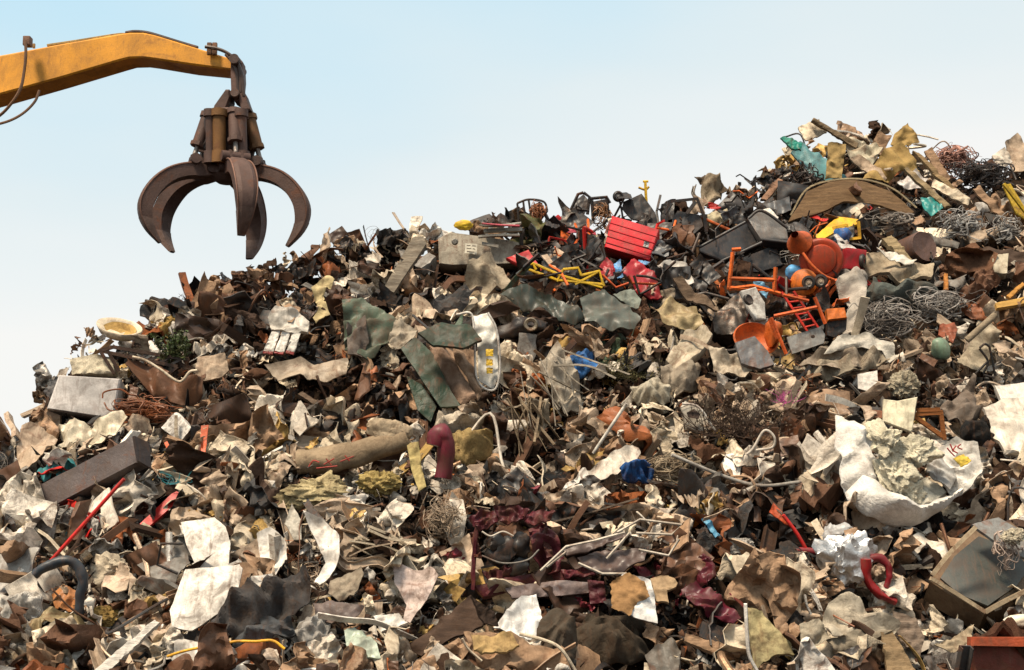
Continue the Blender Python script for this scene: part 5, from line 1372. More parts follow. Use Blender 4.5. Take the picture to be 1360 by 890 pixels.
P_('lower_wall', None, None, GN, [(540, 500), (560, 510), (580, 540), (572, 560), (555, 545)], th=.03, crease=.03, jag=.008, lean=20, dep=D + .05, parent=sk[0], dirt=.4, mat='paint')
P_('top_wall', None, None, (.030, .052, .034), [(555, 442), (585, 428), (625, 432), (640, 450), (615, 462), (575, 456)], th=.03, crease=.05, jag=.010, lean=38, dep=D - .08, parent=sk[0], dirt=.35)
P_('brown_sack', 'brown stuffed sack spilling from the crushed green skip', 'sack', (.235, .150, .100), [(566, 456), (584, 458), (604, 478), (622, 508), (634, 532), (612, 538), (592, 508), (574, 480)], 'the brown stuffed sack', lean=25, crease=.07, bulge=.2, off=.5, base=540, mat='sack', th=.02)
P_('brown_sack', 'narrower brown sack wedged beside the brown stuffed sack', 'sack', (.28, .185, .12), [(600, 460), (616, 468), (632, 496), (641, 522), (634, 532), (620, 502), (604, 476)], 'the narrower brown sack', lean=22, crease=.07, bulge=.2, off=.52, base=540, mat='sack', th=.02)
P_('green_sheet', 'dull green painted steel sheet bent below the weathered timber post', 'metal sheet', (.085, .11, .075), [(455, 400), (480, 398), (510, 412), (530, 428), (515, 462), (490, 478), (458, 470)], 'the dull green sheet', crease=.08, off=.3, base=480, dirt=.6)
P_('grey_cloth', 'grey brown cloth hanging from the dull green sheet', 'cloth', (.16, .13, .11), [(460, 432), (485, 420), (490, 455), (480, 472), (462, 470)], 'the grey hanging cloth', crease=.1, off=.4, base=482, mat='cloth')
P_('cream_rag', 'cream rag beside the dull green sheet', 'rag', (.50, .42, .32), [(512, 455), (526, 424), (540, 432), (556, 438), (545, 455), (525, 465)], 'the cream rag', crease=.1, off=.4, base=468, mat='cloth')
P_('car_wing', 'large dark grey green crumpled car wing above the motor ring', 'car panel', (.042, .052, .040), [(662, 388), (700, 384), (748, 398), (778, 420), (765, 430), (720, 412), (690, 405)], 'the grey green car wing', crease=.07, off=.35, base=430, dirt=.4, mat='gloss')
P_('car_bonnet', 'smooth grey green car bonnet beside the grey green car wing', 'car bonnet', (.085, .095, .078), [(770, 398), (800, 388), (832, 398), (852, 420), (842, 432), (800, 434), (778, 424)], 'the grey green bonnet', crease=.02, curl=-.3, off=.4, base=436, dirt=.35, mat='gloss')
P_('green_canvas', 'pale green grey canvas corner beside the grey green bonnet', 'canvas', (.24, .26, .22), [(814, 392), (838, 382), (852, 398), (848, 408), (828, 402)], 'the pale green canvas', crease=.06, off=.45, base=410, mat='cloth')
mo = root('motor_ring', 'dark motor housing with a pale steel ring below the car wing', 'motor', 'the motor ring', 702, 430, base=448, off=.35)
lump('housing', None, None, (.035, .028, .025), 692, 434, 56, 36, dep=mo[1] + .1, parent=mo[0], facets=16, amp=.15, mat='plain', depth=36)
lathe('ring', None, None, (.36, .30, .22), 705, 431, [(4, 0), (5, 3), (8, 4), (9.5, 2), (9.5, -4)], dep=mo[1] - .08, parent=mo[0], mat='metal')
P_('film', 'white plastic film hanging with yellow patches beside the crushed green skip', 'plastic film', (.60, .57, .50), [(628, 418), (648, 414), (660, 440), (662, 500), (655, 518), (636, 505), (634, 460)], 'the hanging white film', crease=.06, off=.5, base=518, lean=12, mat='plain', dirt=.25)
for py, s_ in ((468, 10), (481, 9), (492, 8)):
    P_('yellow_patch', ['yellow patch uppermost on the hanging white film', 'yellow patch midway down the hanging white film', 'yellow patch lowest on the hanging white film'][(468, 481, 492).index(py)], 'patch', (.66, .42, .03), [(650 - s_ / 2, py - s_ / 2), (650 + s_ / 2, py - s_ / 2 + 1), (650 + s_ / 2, py + s_ / 2), (650 - s_ / 2, py + s_ / 2)], ['the upper yellow patch', 'the middle yellow patch', 'the lower yellow patch'][(468, 481, 492).index(py)], crease=.02, jag=.08, off=.62, base=518, lean=12, th=.006, dirt=.2)
tube('edge_rope', 'white cord edging the hanging white film', 'cord', 'white', [(606, 418), (626, 417), (630, 450), (634, 505), (656, 518), (664, 490), (660, 440), (648, 415)], 1.5, 'the white cord', base=518, off=.6)
vf_ = root('vent_hood', 'white vent hood with fanned slats and a red tipped edge below the dark ridge', 'vent hood', 'the white vent hood', 375, 440, base=472, off=.4)
D = vf_[1]
P_('hood', None, None, (.48, .44, .38), [(355, 420), (368, 408), (395, 412), (410, 425), (408, 440), (390, 442), (360, 438)], th=.05, crease=.07, lean=25, dep=D, parent=vf_[0])
for k in range(3):
    x = 352 + k * 15
    P_('slat', None, None, (.66, .62, .55), [(x + 9 - k, 440), (x + 20 - k, 440), (x + 11 - k, 468), (x - 2, 466)], th=.02, crease=.01, lean=15, dep=D - .08, parent=vf_[0], n=20, dirt=.2)
    P_('slat_tip', None, None, (.22, .03, .03), [(x - 2, 465), (x + 11 - k, 467), (x + 10 - k, 471), (x - 3, 469)], th=.02, crease=.0, lean=15, dep=D - .09, parent=vf_[0], n=12)
P_('yellow_strip', 'torn mustard cream strip hanging down beside the white vent hood', 'strip', (.48, .38, .20), [(414, 388), (436, 366), (444, 372), (430, 395), (438, 415), (420, 432), (416, 425), (424, 408)], 'the torn mustard strip', crease=.1, off=.4, base=434, mat='card')
P_('folded_board', 'wide tan bent sheet over a black hollow in the dark slope', 'sheet', (.38, .30, .22), [(352, 490), (400, 478), (462, 477), (460, 500), (430, 505), (400, 500), (370, 508)], 'the wide tan sheet', crease=.05, curl=.2, off=.4, base=510)
P_('pole_plank', 'grey plank in the black hollow under the wide tan sheet', 'plank', (.16, .11, .075), [(395, 523), (402, 520), (442, 545), (438, 552)], 'the hollow plank', th=.05, crease=.01, off=.25, base=555, mat='wood')
rl_ = root('carpet_roll', 'tan rolled carpet with red scribbled marks lying across the middle', 'carpet roll', 'the tan carpet roll', 465, 600, base=625, off=.35)
D = rl_[1]
tube('roll', None, None, (.38, .28, .18), [(396, 612), (430, 610), (470, 603), (510, 592), (540, 583)], 18, dep=D, parent=rl_[0], mat='cloth', sides=16, r1=15, dirt=.35)
lump('torn_end', None, None, (.44, .34, .23), 520, 575, 56, 40, dep=D + .02, parent=rl_[0], amp=.25, roll=-15)
for q in ([(410, 620), (416, 612), (424, 614)], [(430, 617), (444, 609)], [(433, 609), (440, 618)], [(452, 613), (470, 606)], [(458, 605), (464, 612)], [(420, 622), (448, 619)]):
    tube('red_scribble', None, None, (.42, .05, .04), q, .9, dep=D - .165, parent=rl_[0])
tube('maroon_elbow', 'glossy maroon pipe elbow standing in the middle of the heap', 'pipe elbow', (.125, .014, .024), [(577, 592), (583, 577), (590, 582), (592, 602), (588, 634)], 13, 'the maroon elbow', off=.5, base=634, mat='plain', sides=14, dirt=.5)
P_('grey_yellow_strip', 'grey and yellow torn strip beside the maroon elbow', 'strip', (.42, .33, .14), [(540, 590), (556, 585), (560, 620), (566, 645), (556, 652), (546, 620)], 'the grey yellow strip', crease=.06, off=.45, base=652, mat='card')
lump('yellow_foam', 'broad yellow cream foam slab below the tan carpet roll', 'foam', (.58, .47, .26), 420, 652, 92, 44, 'the broad yellow foam', mat='foam', amp=.22, off=.25, facets=10, depth=30)
lump('yellow_foam', 'small yellow foam tuft below the grey yellow strip', 'foam', (.50, .37, .14), 505, 642, 50, 34, 'the small yellow foam', mat='foam', amp=.35, off=.25)
lump('burlap_bundle', 'mustard burlap bundle beside the maroon elbow', 'burlap', (.40, .28, .12), 628, 590, 60, 44, 'the burlap bundle', amp=.3, off=.3)
lump('wool_roll', 'pale shaggy wool roll above the maroon elbow', 'wool', (.52, .44, .34), 612, 560, 74, 36, 'the shaggy wool roll', amp=.3, off=.3, roll=-12)
tube('white_rod', 'thin straight white rod slanting in the middle of the heap', 'rod', (.66, .61, .53), [(788, 602), (832, 536)], 2.2, 'the thin white rod', off=.45, base=604)
tube('grey_pole', 'long thin grey pole lying across toward the torn white bag', 'pole', (.34, .31, .27), [(892, 604), (960, 632), (1010, 645), (1064, 640)], 2.4, 'the long grey pole', off=.4, base=648)
tangle('rope_coil', 'coil of pale tan rope beside the blue rag', 'rope coil', (.40, .31, .21), 893, 622, 66, 36, 50, 1.3, 'the tan rope coil', mat='cloth', off=.3, dz=.3)
bundle('rod_bundle', 'bundle of thin grey rods under the tan rope coil', 'rod bundle', (.28, .24, .20), (858, 636), (935, 648), 12, 16, 2, 'the thin rod bundle', off=.35, splay=.3, mat='metal')
P_('white_wrap', 'broad white crumpled plaster sheet beside the blue rag', 'sheet', (.60, .53, .44), [(770, 632), (800, 608), (840, 590), (852, 598), (842, 618), (820, 632), (790, 636)], 'the white plaster sheet', crease=.1, off=.35, base=636)
lump('blue_cloth', 'deep blue rag beside the white plaster sheet', 'rag', (.025, .085, .24), 846, 626, 48, 22, 'the blue rag', amp=.4, off=.4, sub=4)
lump('blue_cloth', 'brighter blue crumpled bag below the motor ring', 'bag', (.06, .19, .46), 775, 484, 44, 30, 'the blue crumpled bag', amp=.4, off=.35)
P_('shredded_fibreboard', 'grey shredded fibre panel below the blue crumpled bag', 'panel', (.42, .36, .28), [(715, 478), (740, 465), (770, 500), (775, 545), (750, 550), (728, 515)], 'the shredded fibre panel', crease=.12, rough=.05, off=.35, base=552, mat='card')
bundle('fibre_bundle', 'splayed pale fibre strips lying on the shredded fibre panel', 'fibre strips', (.48, .41, .32), (720, 470), (765, 545), 44, 22, 3.5, 'the splayed fibre strips', off=.45, splay=.5)
bundle('fibre_bundle', 'splayed tan fibre strips below the shaggy wool roll', 'fibre strips', (.34, .25, .16), (690, 520), (715, 600), 50, 20, 3.5, 'the tan fibre strips', off=.3, splay=.6)
P_('cream_block', 'cream dented block of cladding below the orange red tub', 'cladding', (.46, .38, .27), [(884, 478), (910, 440), (938, 430), (946, 446), (925, 475), (898, 492)], 'the cream cladding block', th=.12, crease=.05, off=.4, base=494, bev=.01)
P_('beige_sheet', 'beige rough sheet lying beside the cream cladding block', 'sheet', (.48, .40, .30), [(940, 460), (975, 468), (1000, 488), (990, 498), (950, 492)], 'the beige rough sheet', crease=.08, rough=.04, off=.35, base=500, mat='card')
P_('tan_sheet', 'tan curled sheet above the cream cladding block', 'sheet', (.42, .32, .17), [(870, 412), (890, 398), (925, 410), (935, 428), (905, 436), (880, 428)], 'the tan curled sheet', crease=.09, curl=.3, off=.35, base=438)
P_('bark_sheet', 'long dark curved board above the white washing machine', 'board', (.17, .115, .075), [(893, 375), (905, 372), (945, 402), (952, 418), (925, 405)], 'the dark curved board', th=.03, crease=.03, curl=.2, off=.45, base=420, mat='wood')
P_('white_arch', 'white arched fender scrap below the ridge', 'fender', (.55, .50, .44), [(864, 358), (890, 347), (912, 352), (922, 378), (912, 382), (898, 362)], 'the white arched fender', crease=.05, curl=.3, off=.45, base=384, mat='plain')
ph = root('plug_housing', 'pale plastic appliance housing with an arched mouth beside the bramble twigs', 'appliance housing', 'the arched housing', 925, 555, base=576, off=.4)
P_('shell', None, None, (.42, .37, .30), [(904, 540), (910, 532), (928, 540), (950, 570), (930, 574), (912, 568)], th=.08, crease=.03, jag=0, bev=.01, lean=15, dep=ph[1], parent=ph[0])
P_('mouth', None, None, 'dark brown', [(912, 548), (922, 543), (930, 550), (928, 556), (914, 554)], th=.01, crease=.0, jag=0, lean=15, dep=ph[1] - .07, parent=ph[0], n=20)
tube('edge', None, None, 'white', [(906, 536), (928, 541), (950, 572)], 1.6, dep=ph[1] - .08, parent=ph[0])
tube('wire_hoop', 'white loop of hose beside the torn white bag', 'hose loop', (.55, .48, .40), [(988, 606), (1000, 596), (1015, 572), (1028, 580), (1026, 594), (1004, 598)], 1.8, 'the white hose loop', off=.45, base=606)
lump('white_bundle', 'cream stuffed sack above the arched housing', 'sack', (.52, .46, .35), 866, 520, 56, 36, 'the cream stuffed sack', amp=.22, off=.3)
lump('grey_sack', 'crumpled beige sack above the bramble twigs', 'sack', (.40, .33, .25), 905, 500, 54, 40, 'the crumpled beige sack', amp=.3, off=.25)


# plants and brush
def twigs(root_o, D, px, py, w, h, n, r, col, seed, mat='wood', leafcol=None, nl=0, ls=2.2):
    rs = np.random.RandomState(seed)
    p, d = at(px, py + h * .4, dep=D)
    s = d / F
    L, LL = [], []
    for _ in range(n):
        a = p + (RT * rs.normal(0, .2) * w + FW * rs.normal(0, .2) * w) * s
        dr = RT * rs.normal(0, .6) * w * .6 + UP * rs.uniform(.1, 1) * h * .8 + -FW * rs.normal(.15, .4) * w * .5
        bnd = (RT * rs.normal(0, .2) * w + UP * rs.normal(0, .12) * h) * s
        P = cat_rom(np.array([a, a + dr * .5 * s + bnd, a + dr * s]), 4)
        L.append(tube_vf(P, r * s, 4, r * .4 * s))
        for _k in range(nl):
            q = P[rs.randint(2, len(P))] + rs.normal(0, 1.5, 3) * s
            u = rs.normal(size=3); u /= np.linalg.norm(u); v = np.cross(u, rs.normal(size=3)); v /= np.linalg.norm(v)
            z = ls * s * rs.uniform(.6, 1.4)
            LL.append((np.array([q - u * z, q + v * z * .6, q + u * z, q - v * z * .6 + np.cross(u, v) * z * .3]), [(0, 1, 2, 3)]))
    V, Fc = merge(L)
    c = V.mean(0)
    link('stem', mesh('stem', V - c, Fc, 60), Matrix.Translation(Vector(c)), mat, col, root_o, .3)
    if LL:
        V, Fc = merge(LL)
        c = V.mean(0)
        link('foliage', mesh('foliage', V - c, Fc, 60), Matrix.Translation(Vector(c)), 'plain', leafcol, root_o, .3)


w = root('weed_plant', 'green leafy weed growing near the ridge beside the cream oval basin', 'weed', 'the green weed', 230, 455, base=478, off=.3)
twigs(w[0], w[1], 230, 455, 40, 46, 36, .7, (.05, .06, .02), 3, leafcol=(.055, .085, .022), nl=26, ls=2.3)
w = root('bramble_bush', 'dry brown bramble twigs in a round clump beside the arched housing', 'bramble', 'the bramble twigs', 970, 545, base=588, off=.25)
twigs(w[0], w[1], 972, 545, 96, 84, 150, .7, (.085, .055, .04), 4, leafcol=(.19, .13, .085), nl=7, ls=1.6)
w = root('dry_weed', 'dry olive weed tuft above the cream stuffed sack', 'weed', 'the olive weed', 830, 485, base=505, off=.25)
twigs(w[0], w[1], 830, 486, 46, 40, 60, .6, (.10, .085, .04), 5, leafcol=(.13, .115, .045), nl=8, ls=1.8)
w = root('pink_tinsel', 'tuft of bright pink tinsel strands above the torn white bag', 'tinsel', 'the pink tinsel', 1045, 525, base=540, off=.3)
twigs(w[0], w[1], 1044, 525, 24, 26, 34, .6, (.60, .12, .34), 6, mat='plain')
w = root('teal_netting', 'scrap of teal netting near the flat red blade', 'netting', 'the teal netting', 232, 632, base=640, off=.3)
twigs(w[0], w[1], 232, 632, 36, 24, 30, .9, (.03, .26, .30), 7, mat='plain')
P_('orange_strap', 'upright orange red webbing strap above the teal netting', 'strap', (.62, .10, .03), [(267, 565), (277, 564), (274, 592), (270, 618), (264, 616)], 'the orange red strap', crease=.02, jag=0, th=.01, off=.45, base=618, dirt=.15)
P_('orange_strap', 'small orange red strap end lying beside the grey brown beam', 'strap', (.62, .10, .03), [(218, 588), (222, 586), (232, 604), (226, 606)], 'the small strap end', crease=.02, jag=0, th=.01, off=.4, base=612, dirt=.15)

for col_, pts_, lab_, ref_ in (
        ('tan', [(1228, 200), (1238, 196), (1262, 238), (1254, 246)], 'tan board standing steeply beside the pink wire tangle', 'the steep tan board'),
        ('beige', [(1128, 212), (1140, 205), (1182, 232), (1172, 242)], 'beige board wedged under the large bent card', 'the wedged beige board'),
        ('cream', [(1240, 238), (1290, 262), (1286, 272), (1236, 250)], 'cream strip of board below the steep tan board', 'the cream summit board'),
        ('tan', [(1292, 250), (1302, 246), (1346, 296), (1338, 302)], 'tan lath slanting under the dark wire tangle', 'the slanting tan lath'),
        ('off-white', [(1318, 206), (1334, 196), (1346, 214), (1328, 226)], 'off white torn sheet on the skyline at the far edge', 'the skyline white sheet'),
        ('beige', [(1334, 190), (1350, 178), (1366, 196), (1368, 226), (1346, 228)], 'beige crumpled sheet topping the skyline at the far edge', 'the skyline beige sheet'),
        ('brown', [(1300, 222), (1318, 210), (1330, 228), (1312, 240)], 'brown curled sheet beside the skyline white sheet', 'the brown skyline sheet'),
        ('pale grey', [(1296, 268), (1360, 262), (1364, 274), (1300, 280)], 'pale grey flat sheet under the brown skyline sheet', 'the pale grey skyline sheet'),
        ('tan', [(1166, 176), (1184, 182), (1170, 206), (1154, 198)], 'small tan board just under the highest card sheet', 'the small summit board'),
        ('grey', [(1212, 306), (1275, 322), (1272, 330), (1208, 316)], 'long grey bar sheet above the brown drum', 'the long grey sheet'),
        ('beige', [(1284, 312), (1330, 298), (1334, 308), (1290, 324)], 'beige batten above the long dark board', 'the beige batten'),
        ('cream', [(1060, 168), (1088, 158), (1098, 176), (1070, 186)], 'small cream crumple above the teal board', 'the small cream crumple')):
    P_('summit_board', lab_, 'board', col_, pts_, ref_, th=.03, crease=.03, off=.38, lean=20, mat='wood' if col_ in ('tan', 'brown') else 'card', dirt=.4)
# ================================================================== which pixels the big pieces own
def cast_grid(step):
    bpy.context.view_layer.update()
    dg = bpy.context.evaluated_depsgraph_get()
    o = Vector(CAM)
    res = {}
    for gy in range(int(890 / step)):
        for gx in range(int(1360 / step)):
            px, py = (gx + .5) * step, (gy + .5) * step
            hit, loc, nrm, idx, ob, mx_ = scene.ray_cast(dg, o, Vector(ray(px, py)))
            if hit:
                res[(gx, gy)] = (ob.name, float((np.array(loc) - CAM) @ FW))
    return res


HS = 5
hm = np.full((int(890 / HS) + 2, int(1360 / HS) + 2), 1e9)
for (gx, gy), (nm, d) in cast_grid(HS).items():
    hm[gy, gx] = d


def owned(px, py):
    gx, gy = int(px / HS), int(py / HS)
    if 0 <= gx < hm.shape[1] and 0 <= gy < hm.shape[0]:
        return hm[gy, gx]
    return 1e9


# ================================================================== ground and the dark core of the heap
def grid_obj(name, xs, ys, zf, mat, smooth=True):
    X, Y = np.meshgrid(xs, ys)
    Z = zf(X, Y)
    nx, ny = len(xs), len(ys)
    V = np.column_stack([X.ravel(), Y.ravel(), Z.ravel()])
    i = np.arange(nx * ny).reshape(ny, nx)
    Fq = np.stack([i[:-1, :-1], i[:-1, 1:], i[1:, 1:], i[1:, :-1]], -1).reshape(-1, 4)
    me = bpy.data.meshes.new(name)
    me.vertices.add(len(V)); me.vertices.foreach_set('co', V.ravel())
    me.loops.add(Fq.size); me.loops.foreach_set('vertex_index', Fq.ravel())
    me.polygons.add(len(Fq)); me.polygons.foreach_set('loop_start', np.arange(0, Fq.size, 4)); me.polygons.foreach_set('loop_total', np.full(len(Fq), 4))
    me.update(calc_edges=True); me.validate()
    me.polygons.foreach_set('use_smooth', [smooth] * len(Fq))
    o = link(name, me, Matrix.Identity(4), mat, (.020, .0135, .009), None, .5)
    o['kind'] = 'structure'
    return o


def core_z(X, Y):
    z = heap(X, Y)
    p = np.stack([X.ravel(), Y.ravel()], 1)
    rough = (.16 * (1 - 2 * np.abs(vnoise(p * 2.3))) + .10 * (1 - 2 * np.abs(vnoise(p * 5.1 + 40))) + .06 * vnoise(p * 12.0 + 9)).reshape(X.shape)
    return np.where(z > .02, np.maximum(z - .20 + rough, -.05), -.05)


grid_obj('scrap_mound', np.arange(-14, 15, .075), np.arange(8.5, 34, .075), core_z, 'soil')  # core coloured near black to deepen the shade in the gaps
gx_ = np.concatenate([np.linspace(-900, -30, 30), np.linspace(-28, 28, 60), np.linspace(30, 900, 30)])
grid_obj('ground', gx_, np.concatenate([np.linspace(-900, -30, 30), np.linspace(-28, 50, 80), np.linspace(52, 900, 30)]), lambda X, Y: X * 0, 'soil')

# ================================================================== palettes by place on the heap
DEF = {'cream': 17, 'off-white': 15, 'white': 7, 'beige': 18, 'tan': 15, 'brown': 13, 'dark brown': 11, 'grey': 4, 'charcoal': 5, 'mustard': 4, 'rust': 4, 'pale grey': 3}
PAL = [
    (400, 390, 190, 75, {'dark brown': 26, 'black': 13, 'brown': 18, 'charcoal': 11, 'tan': 10, 'beige': 9, 'rust': 4, 'cream': 9}),
    (440, 540, 130, 55, {'dark brown': 26, 'black': 12, 'brown': 22, 'tan': 16, 'charcoal': 7, 'beige': 11, 'rust': 4, 'cream': 5}),
    (250, 545, 110, 70, {'dark brown': 16, 'brown': 18, 'beige': 18, 'tan': 14, 'cream': 16, 'charcoal': 7, 'off-white': 10, 'rust': 4}),
    (720, 330, 110, 60, {'charcoal': 26, 'black': 22, 'dark brown': 16, 'olive': 10, 'grey': 10, 'brown': 8, 'tan': 6, 'maroon': 4}),
    (720, 440, 150, 55, {'green': 20, 'charcoal': 15, 'dark brown': 16, 'brown': 15, 'beige': 14, 'grey': 7, 'tan': 10, 'cream': 6}),
    (1000, 330, 100, 100, {'black': 26, 'charcoal': 22, 'dark brown': 18, 'grey': 10, 'brown': 8, 'orange': 5, 'red': 4, 'beige': 5}),
    (930, 320, 60, 80, {'grey': 20, 'charcoal': 20, 'brown': 20, 'beige': 14, 'tan': 12, 'dark brown': 12}),
    (1270, 270, 150, 120, {'grey': 11, 'pale grey': 9, 'brown': 15, 'dark brown': 10, 'charcoal': 6, 'tan': 20, 'beige': 16, 'cream': 10, 'off-white': 10}),
    (1090, 210, 70, 50, {'cream': 16, 'tan': 22, 'mustard': 12, 'brown': 14, 'dark brown': 12, 'off-white': 10, 'teal': 5}),
    (1250, 430, 130, 60, {'grey': 12, 'beige': 22, 'brown': 16, 'cream': 17, 'charcoal': 9, 'off-white': 14, 'rust': 4, 'dark brown': 10}),
    (800, 560, 190, 90, {'tan': 19, 'brown': 15, 'beige': 21, 'cream': 18, 'dark brown': 11, 'mustard': 7, 'off-white': 12, 'rust': 3}),
    (1090, 560, 90, 70, {'beige': 22, 'off-white': 18, 'brown': 14, 'cream': 18, 'dark brown': 11, 'grey': 5, 'tan': 12}),
    (1150, 750, 200, 100, {'dark brown': 24, 'brown': 18, 'black': 9, 'beige': 15, 'tan': 11, 'pale grey': 5, 'off-white': 10, 'cream': 8, 'charcoal': 6}),
    (900, 800, 130, 80, {'dark brown': 30, 'brown': 22, 'black': 12, 'tan': 12, 'beige': 8, 'maroon': 8, 'charcoal': 8}),
    (720, 740, 110, 60, {'dark brown': 26, 'black': 18, 'maroon': 20, 'brown': 14, 'beige': 8, 'charcoal': 10}),
    (120, 680, 140, 70, {'charcoal': 12, 'dark brown': 13, 'brown': 16, 'grey': 12, 'pale grey': 8, 'beige': 15, 'off-white': 14, 'cream': 8, 'rust': 5, 'red': 2, 'teal': 2}),
    (400, 720, 260, 150, {'off-white': 19, 'cream': 19, 'white': 11, 'beige': 18, 'tan': 12, 'brown': 10, 'dark brown': 9, 'grey': 4, 'charcoal': 5, 'mustard': 4, 'rust': 3}),
    (1310, 560, 80, 120, {'off-white': 20, 'cream': 12, 'beige': 20, 'brown': 16, 'white': 8, 'dark brown': 14, 'grey': 10}),
]


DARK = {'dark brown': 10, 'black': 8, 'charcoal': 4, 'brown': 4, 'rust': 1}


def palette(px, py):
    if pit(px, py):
        return DARK  # pieces in a pit get dark colours that deepen its shade
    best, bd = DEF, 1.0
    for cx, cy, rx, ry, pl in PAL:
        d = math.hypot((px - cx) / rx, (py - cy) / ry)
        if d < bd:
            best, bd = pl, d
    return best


def pick(pl, r):
    tot = sum(pl.values()); x = r.random() * tot
    for k, v in pl.items():
        x -= v
        if x <= 0:
            return k
    return k


def ridge_py(px):
    return float(np.interp(px, [a for a, b in RIDGE], [b for a, b in RIDGE]))


# ================================================================== loose litter between the pieces (uncountable)
def litter(name, N, seed, smin, smax, px_lo, px_hi, deep, shallow, thin=.25):
    r = np.random.RandomState(seed)
    rr = random.Random(seed)
    Pc, Sz, Cl = [], [], []
    while len(Pc) < N:
        px = r.uniform(px_lo, px_hi)
        top = ridge_py(px) - 4
        py = r.uniform(top, 960)
        d = surf(px, py)
        p = CAM + ray(px, py) * d
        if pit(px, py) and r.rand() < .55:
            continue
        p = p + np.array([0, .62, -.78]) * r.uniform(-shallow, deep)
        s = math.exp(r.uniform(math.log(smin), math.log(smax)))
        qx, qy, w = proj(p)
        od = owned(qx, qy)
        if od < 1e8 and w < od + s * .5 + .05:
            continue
        cn = pick(DARK if pit(px, py) or r.rand() < .46 else palette(px + r.normal(0, 25), py + r.normal(0, 18)), rr)  # extra share of dark pieces stands in for deeper crevice shade
        Pc.append(p); Sz.append(s); Cl.append(np.array(C[cn]) * r.uniform(.75, 1.3))
    Pc, Sz, Cl = np.array(Pc), np.array(Sz), np.array(Cl)
    # every piece: bent 3 x 2 plate, two-sided, with ragged corners
    asp = np.exp(r.normal(0, .35, N)); longp = r.rand(N) < thin
    asp[longp] = r.uniform(4, 16, longp.sum())
    hl = Sz * np.sqrt(asp) * .5; hw = Sz / np.sqrt(asp) * .5
    hl = np.minimum(hl, .32)
    base = np.array([[-1, -1], [0, -1], [1, -1], [-1, 1], [0, 1], [1, 1]], float)
    uv = base[None] + r.normal(0, .22, (N, 6, 2))
    a = uv[..., 0] * hl[:, None]; b = uv[..., 1] * hw[:, None]
    c = r.normal(0, .28, (N, 6)) * np.minimum(hl, hw * 2.5)[:, None]
    th = np.maximum(.004, np.minimum(hw * r.uniform(.05, .5, N), .03))
    top = np.stack([a, b, c], -1)
    bot = top.copy(); bot[..., 2] -= th[:, None]; bot[..., :2] *= r.uniform(.8, 1, (N, 1, 1))
    V = np.concatenate([top, bot], 1)
    q = r.normal(size=(N, 3))
    nrm = np.array([0, -.62, .78]) * .75 + q * .6
    nrm /= np.linalg.norm(nrm, axis=1)[:, None]
    t = np.cross(nrm, r.normal(size=(N, 3))); t /= np.linalg.norm(t, axis=1)[:, None]
    u = np.cross(nrm, t)
    Wd = Pc[:, None, :] + V[..., :1] * t[:, None] + V[..., 1:2] * u[:, None] + V[..., 2:] * nrm[:, None]
    fq = np.array([[0, 1, 4, 3], [1, 2, 5, 4], [9, 10, 7, 6], [10, 11, 8, 7], [0, 6, 7, 1], [1, 7, 8, 2], [2, 8, 11, 5], [5, 11, 10, 4], [4, 10, 9, 3], [3, 9, 6, 0]])
    Fq = (fq[None] + (np.arange(N) * 12)[:, None, None]).reshape(-1, 4)
    me = bpy.data.meshes.new(name)
    me.vertices.add(N * 12); me.vertices.foreach_set('co', Wd.reshape(-1))
    me.loops.add(Fq.size); me.loops.foreach_set('vertex_index', Fq.ravel())
    me.polygons.add(len(Fq)); me.polygons.foreach_set('loop_start', np.arange(0, Fq.size, 4)); me.polygons.foreach_set('loop_total', np.full(len(Fq), 4))
    me.update(calc_edges=True)
    ca = me.attributes.new('tint', 'FLOAT_COLOR', 'POINT')
    ca.data.foreach_set('color', np.concatenate([np.repeat(Cl, 12, 0), np.ones((N * 12, 1))], 1).ravel())
    o = link(name, me, Matrix.Identity(4), 'litter', (1, 1, 1))
    o['kind'] = 'stuff'
    return o


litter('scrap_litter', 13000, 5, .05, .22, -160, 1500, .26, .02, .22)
litter('fine_debris', 12000, 6, .02, .06, -60, 1420, .06, .16, .45)

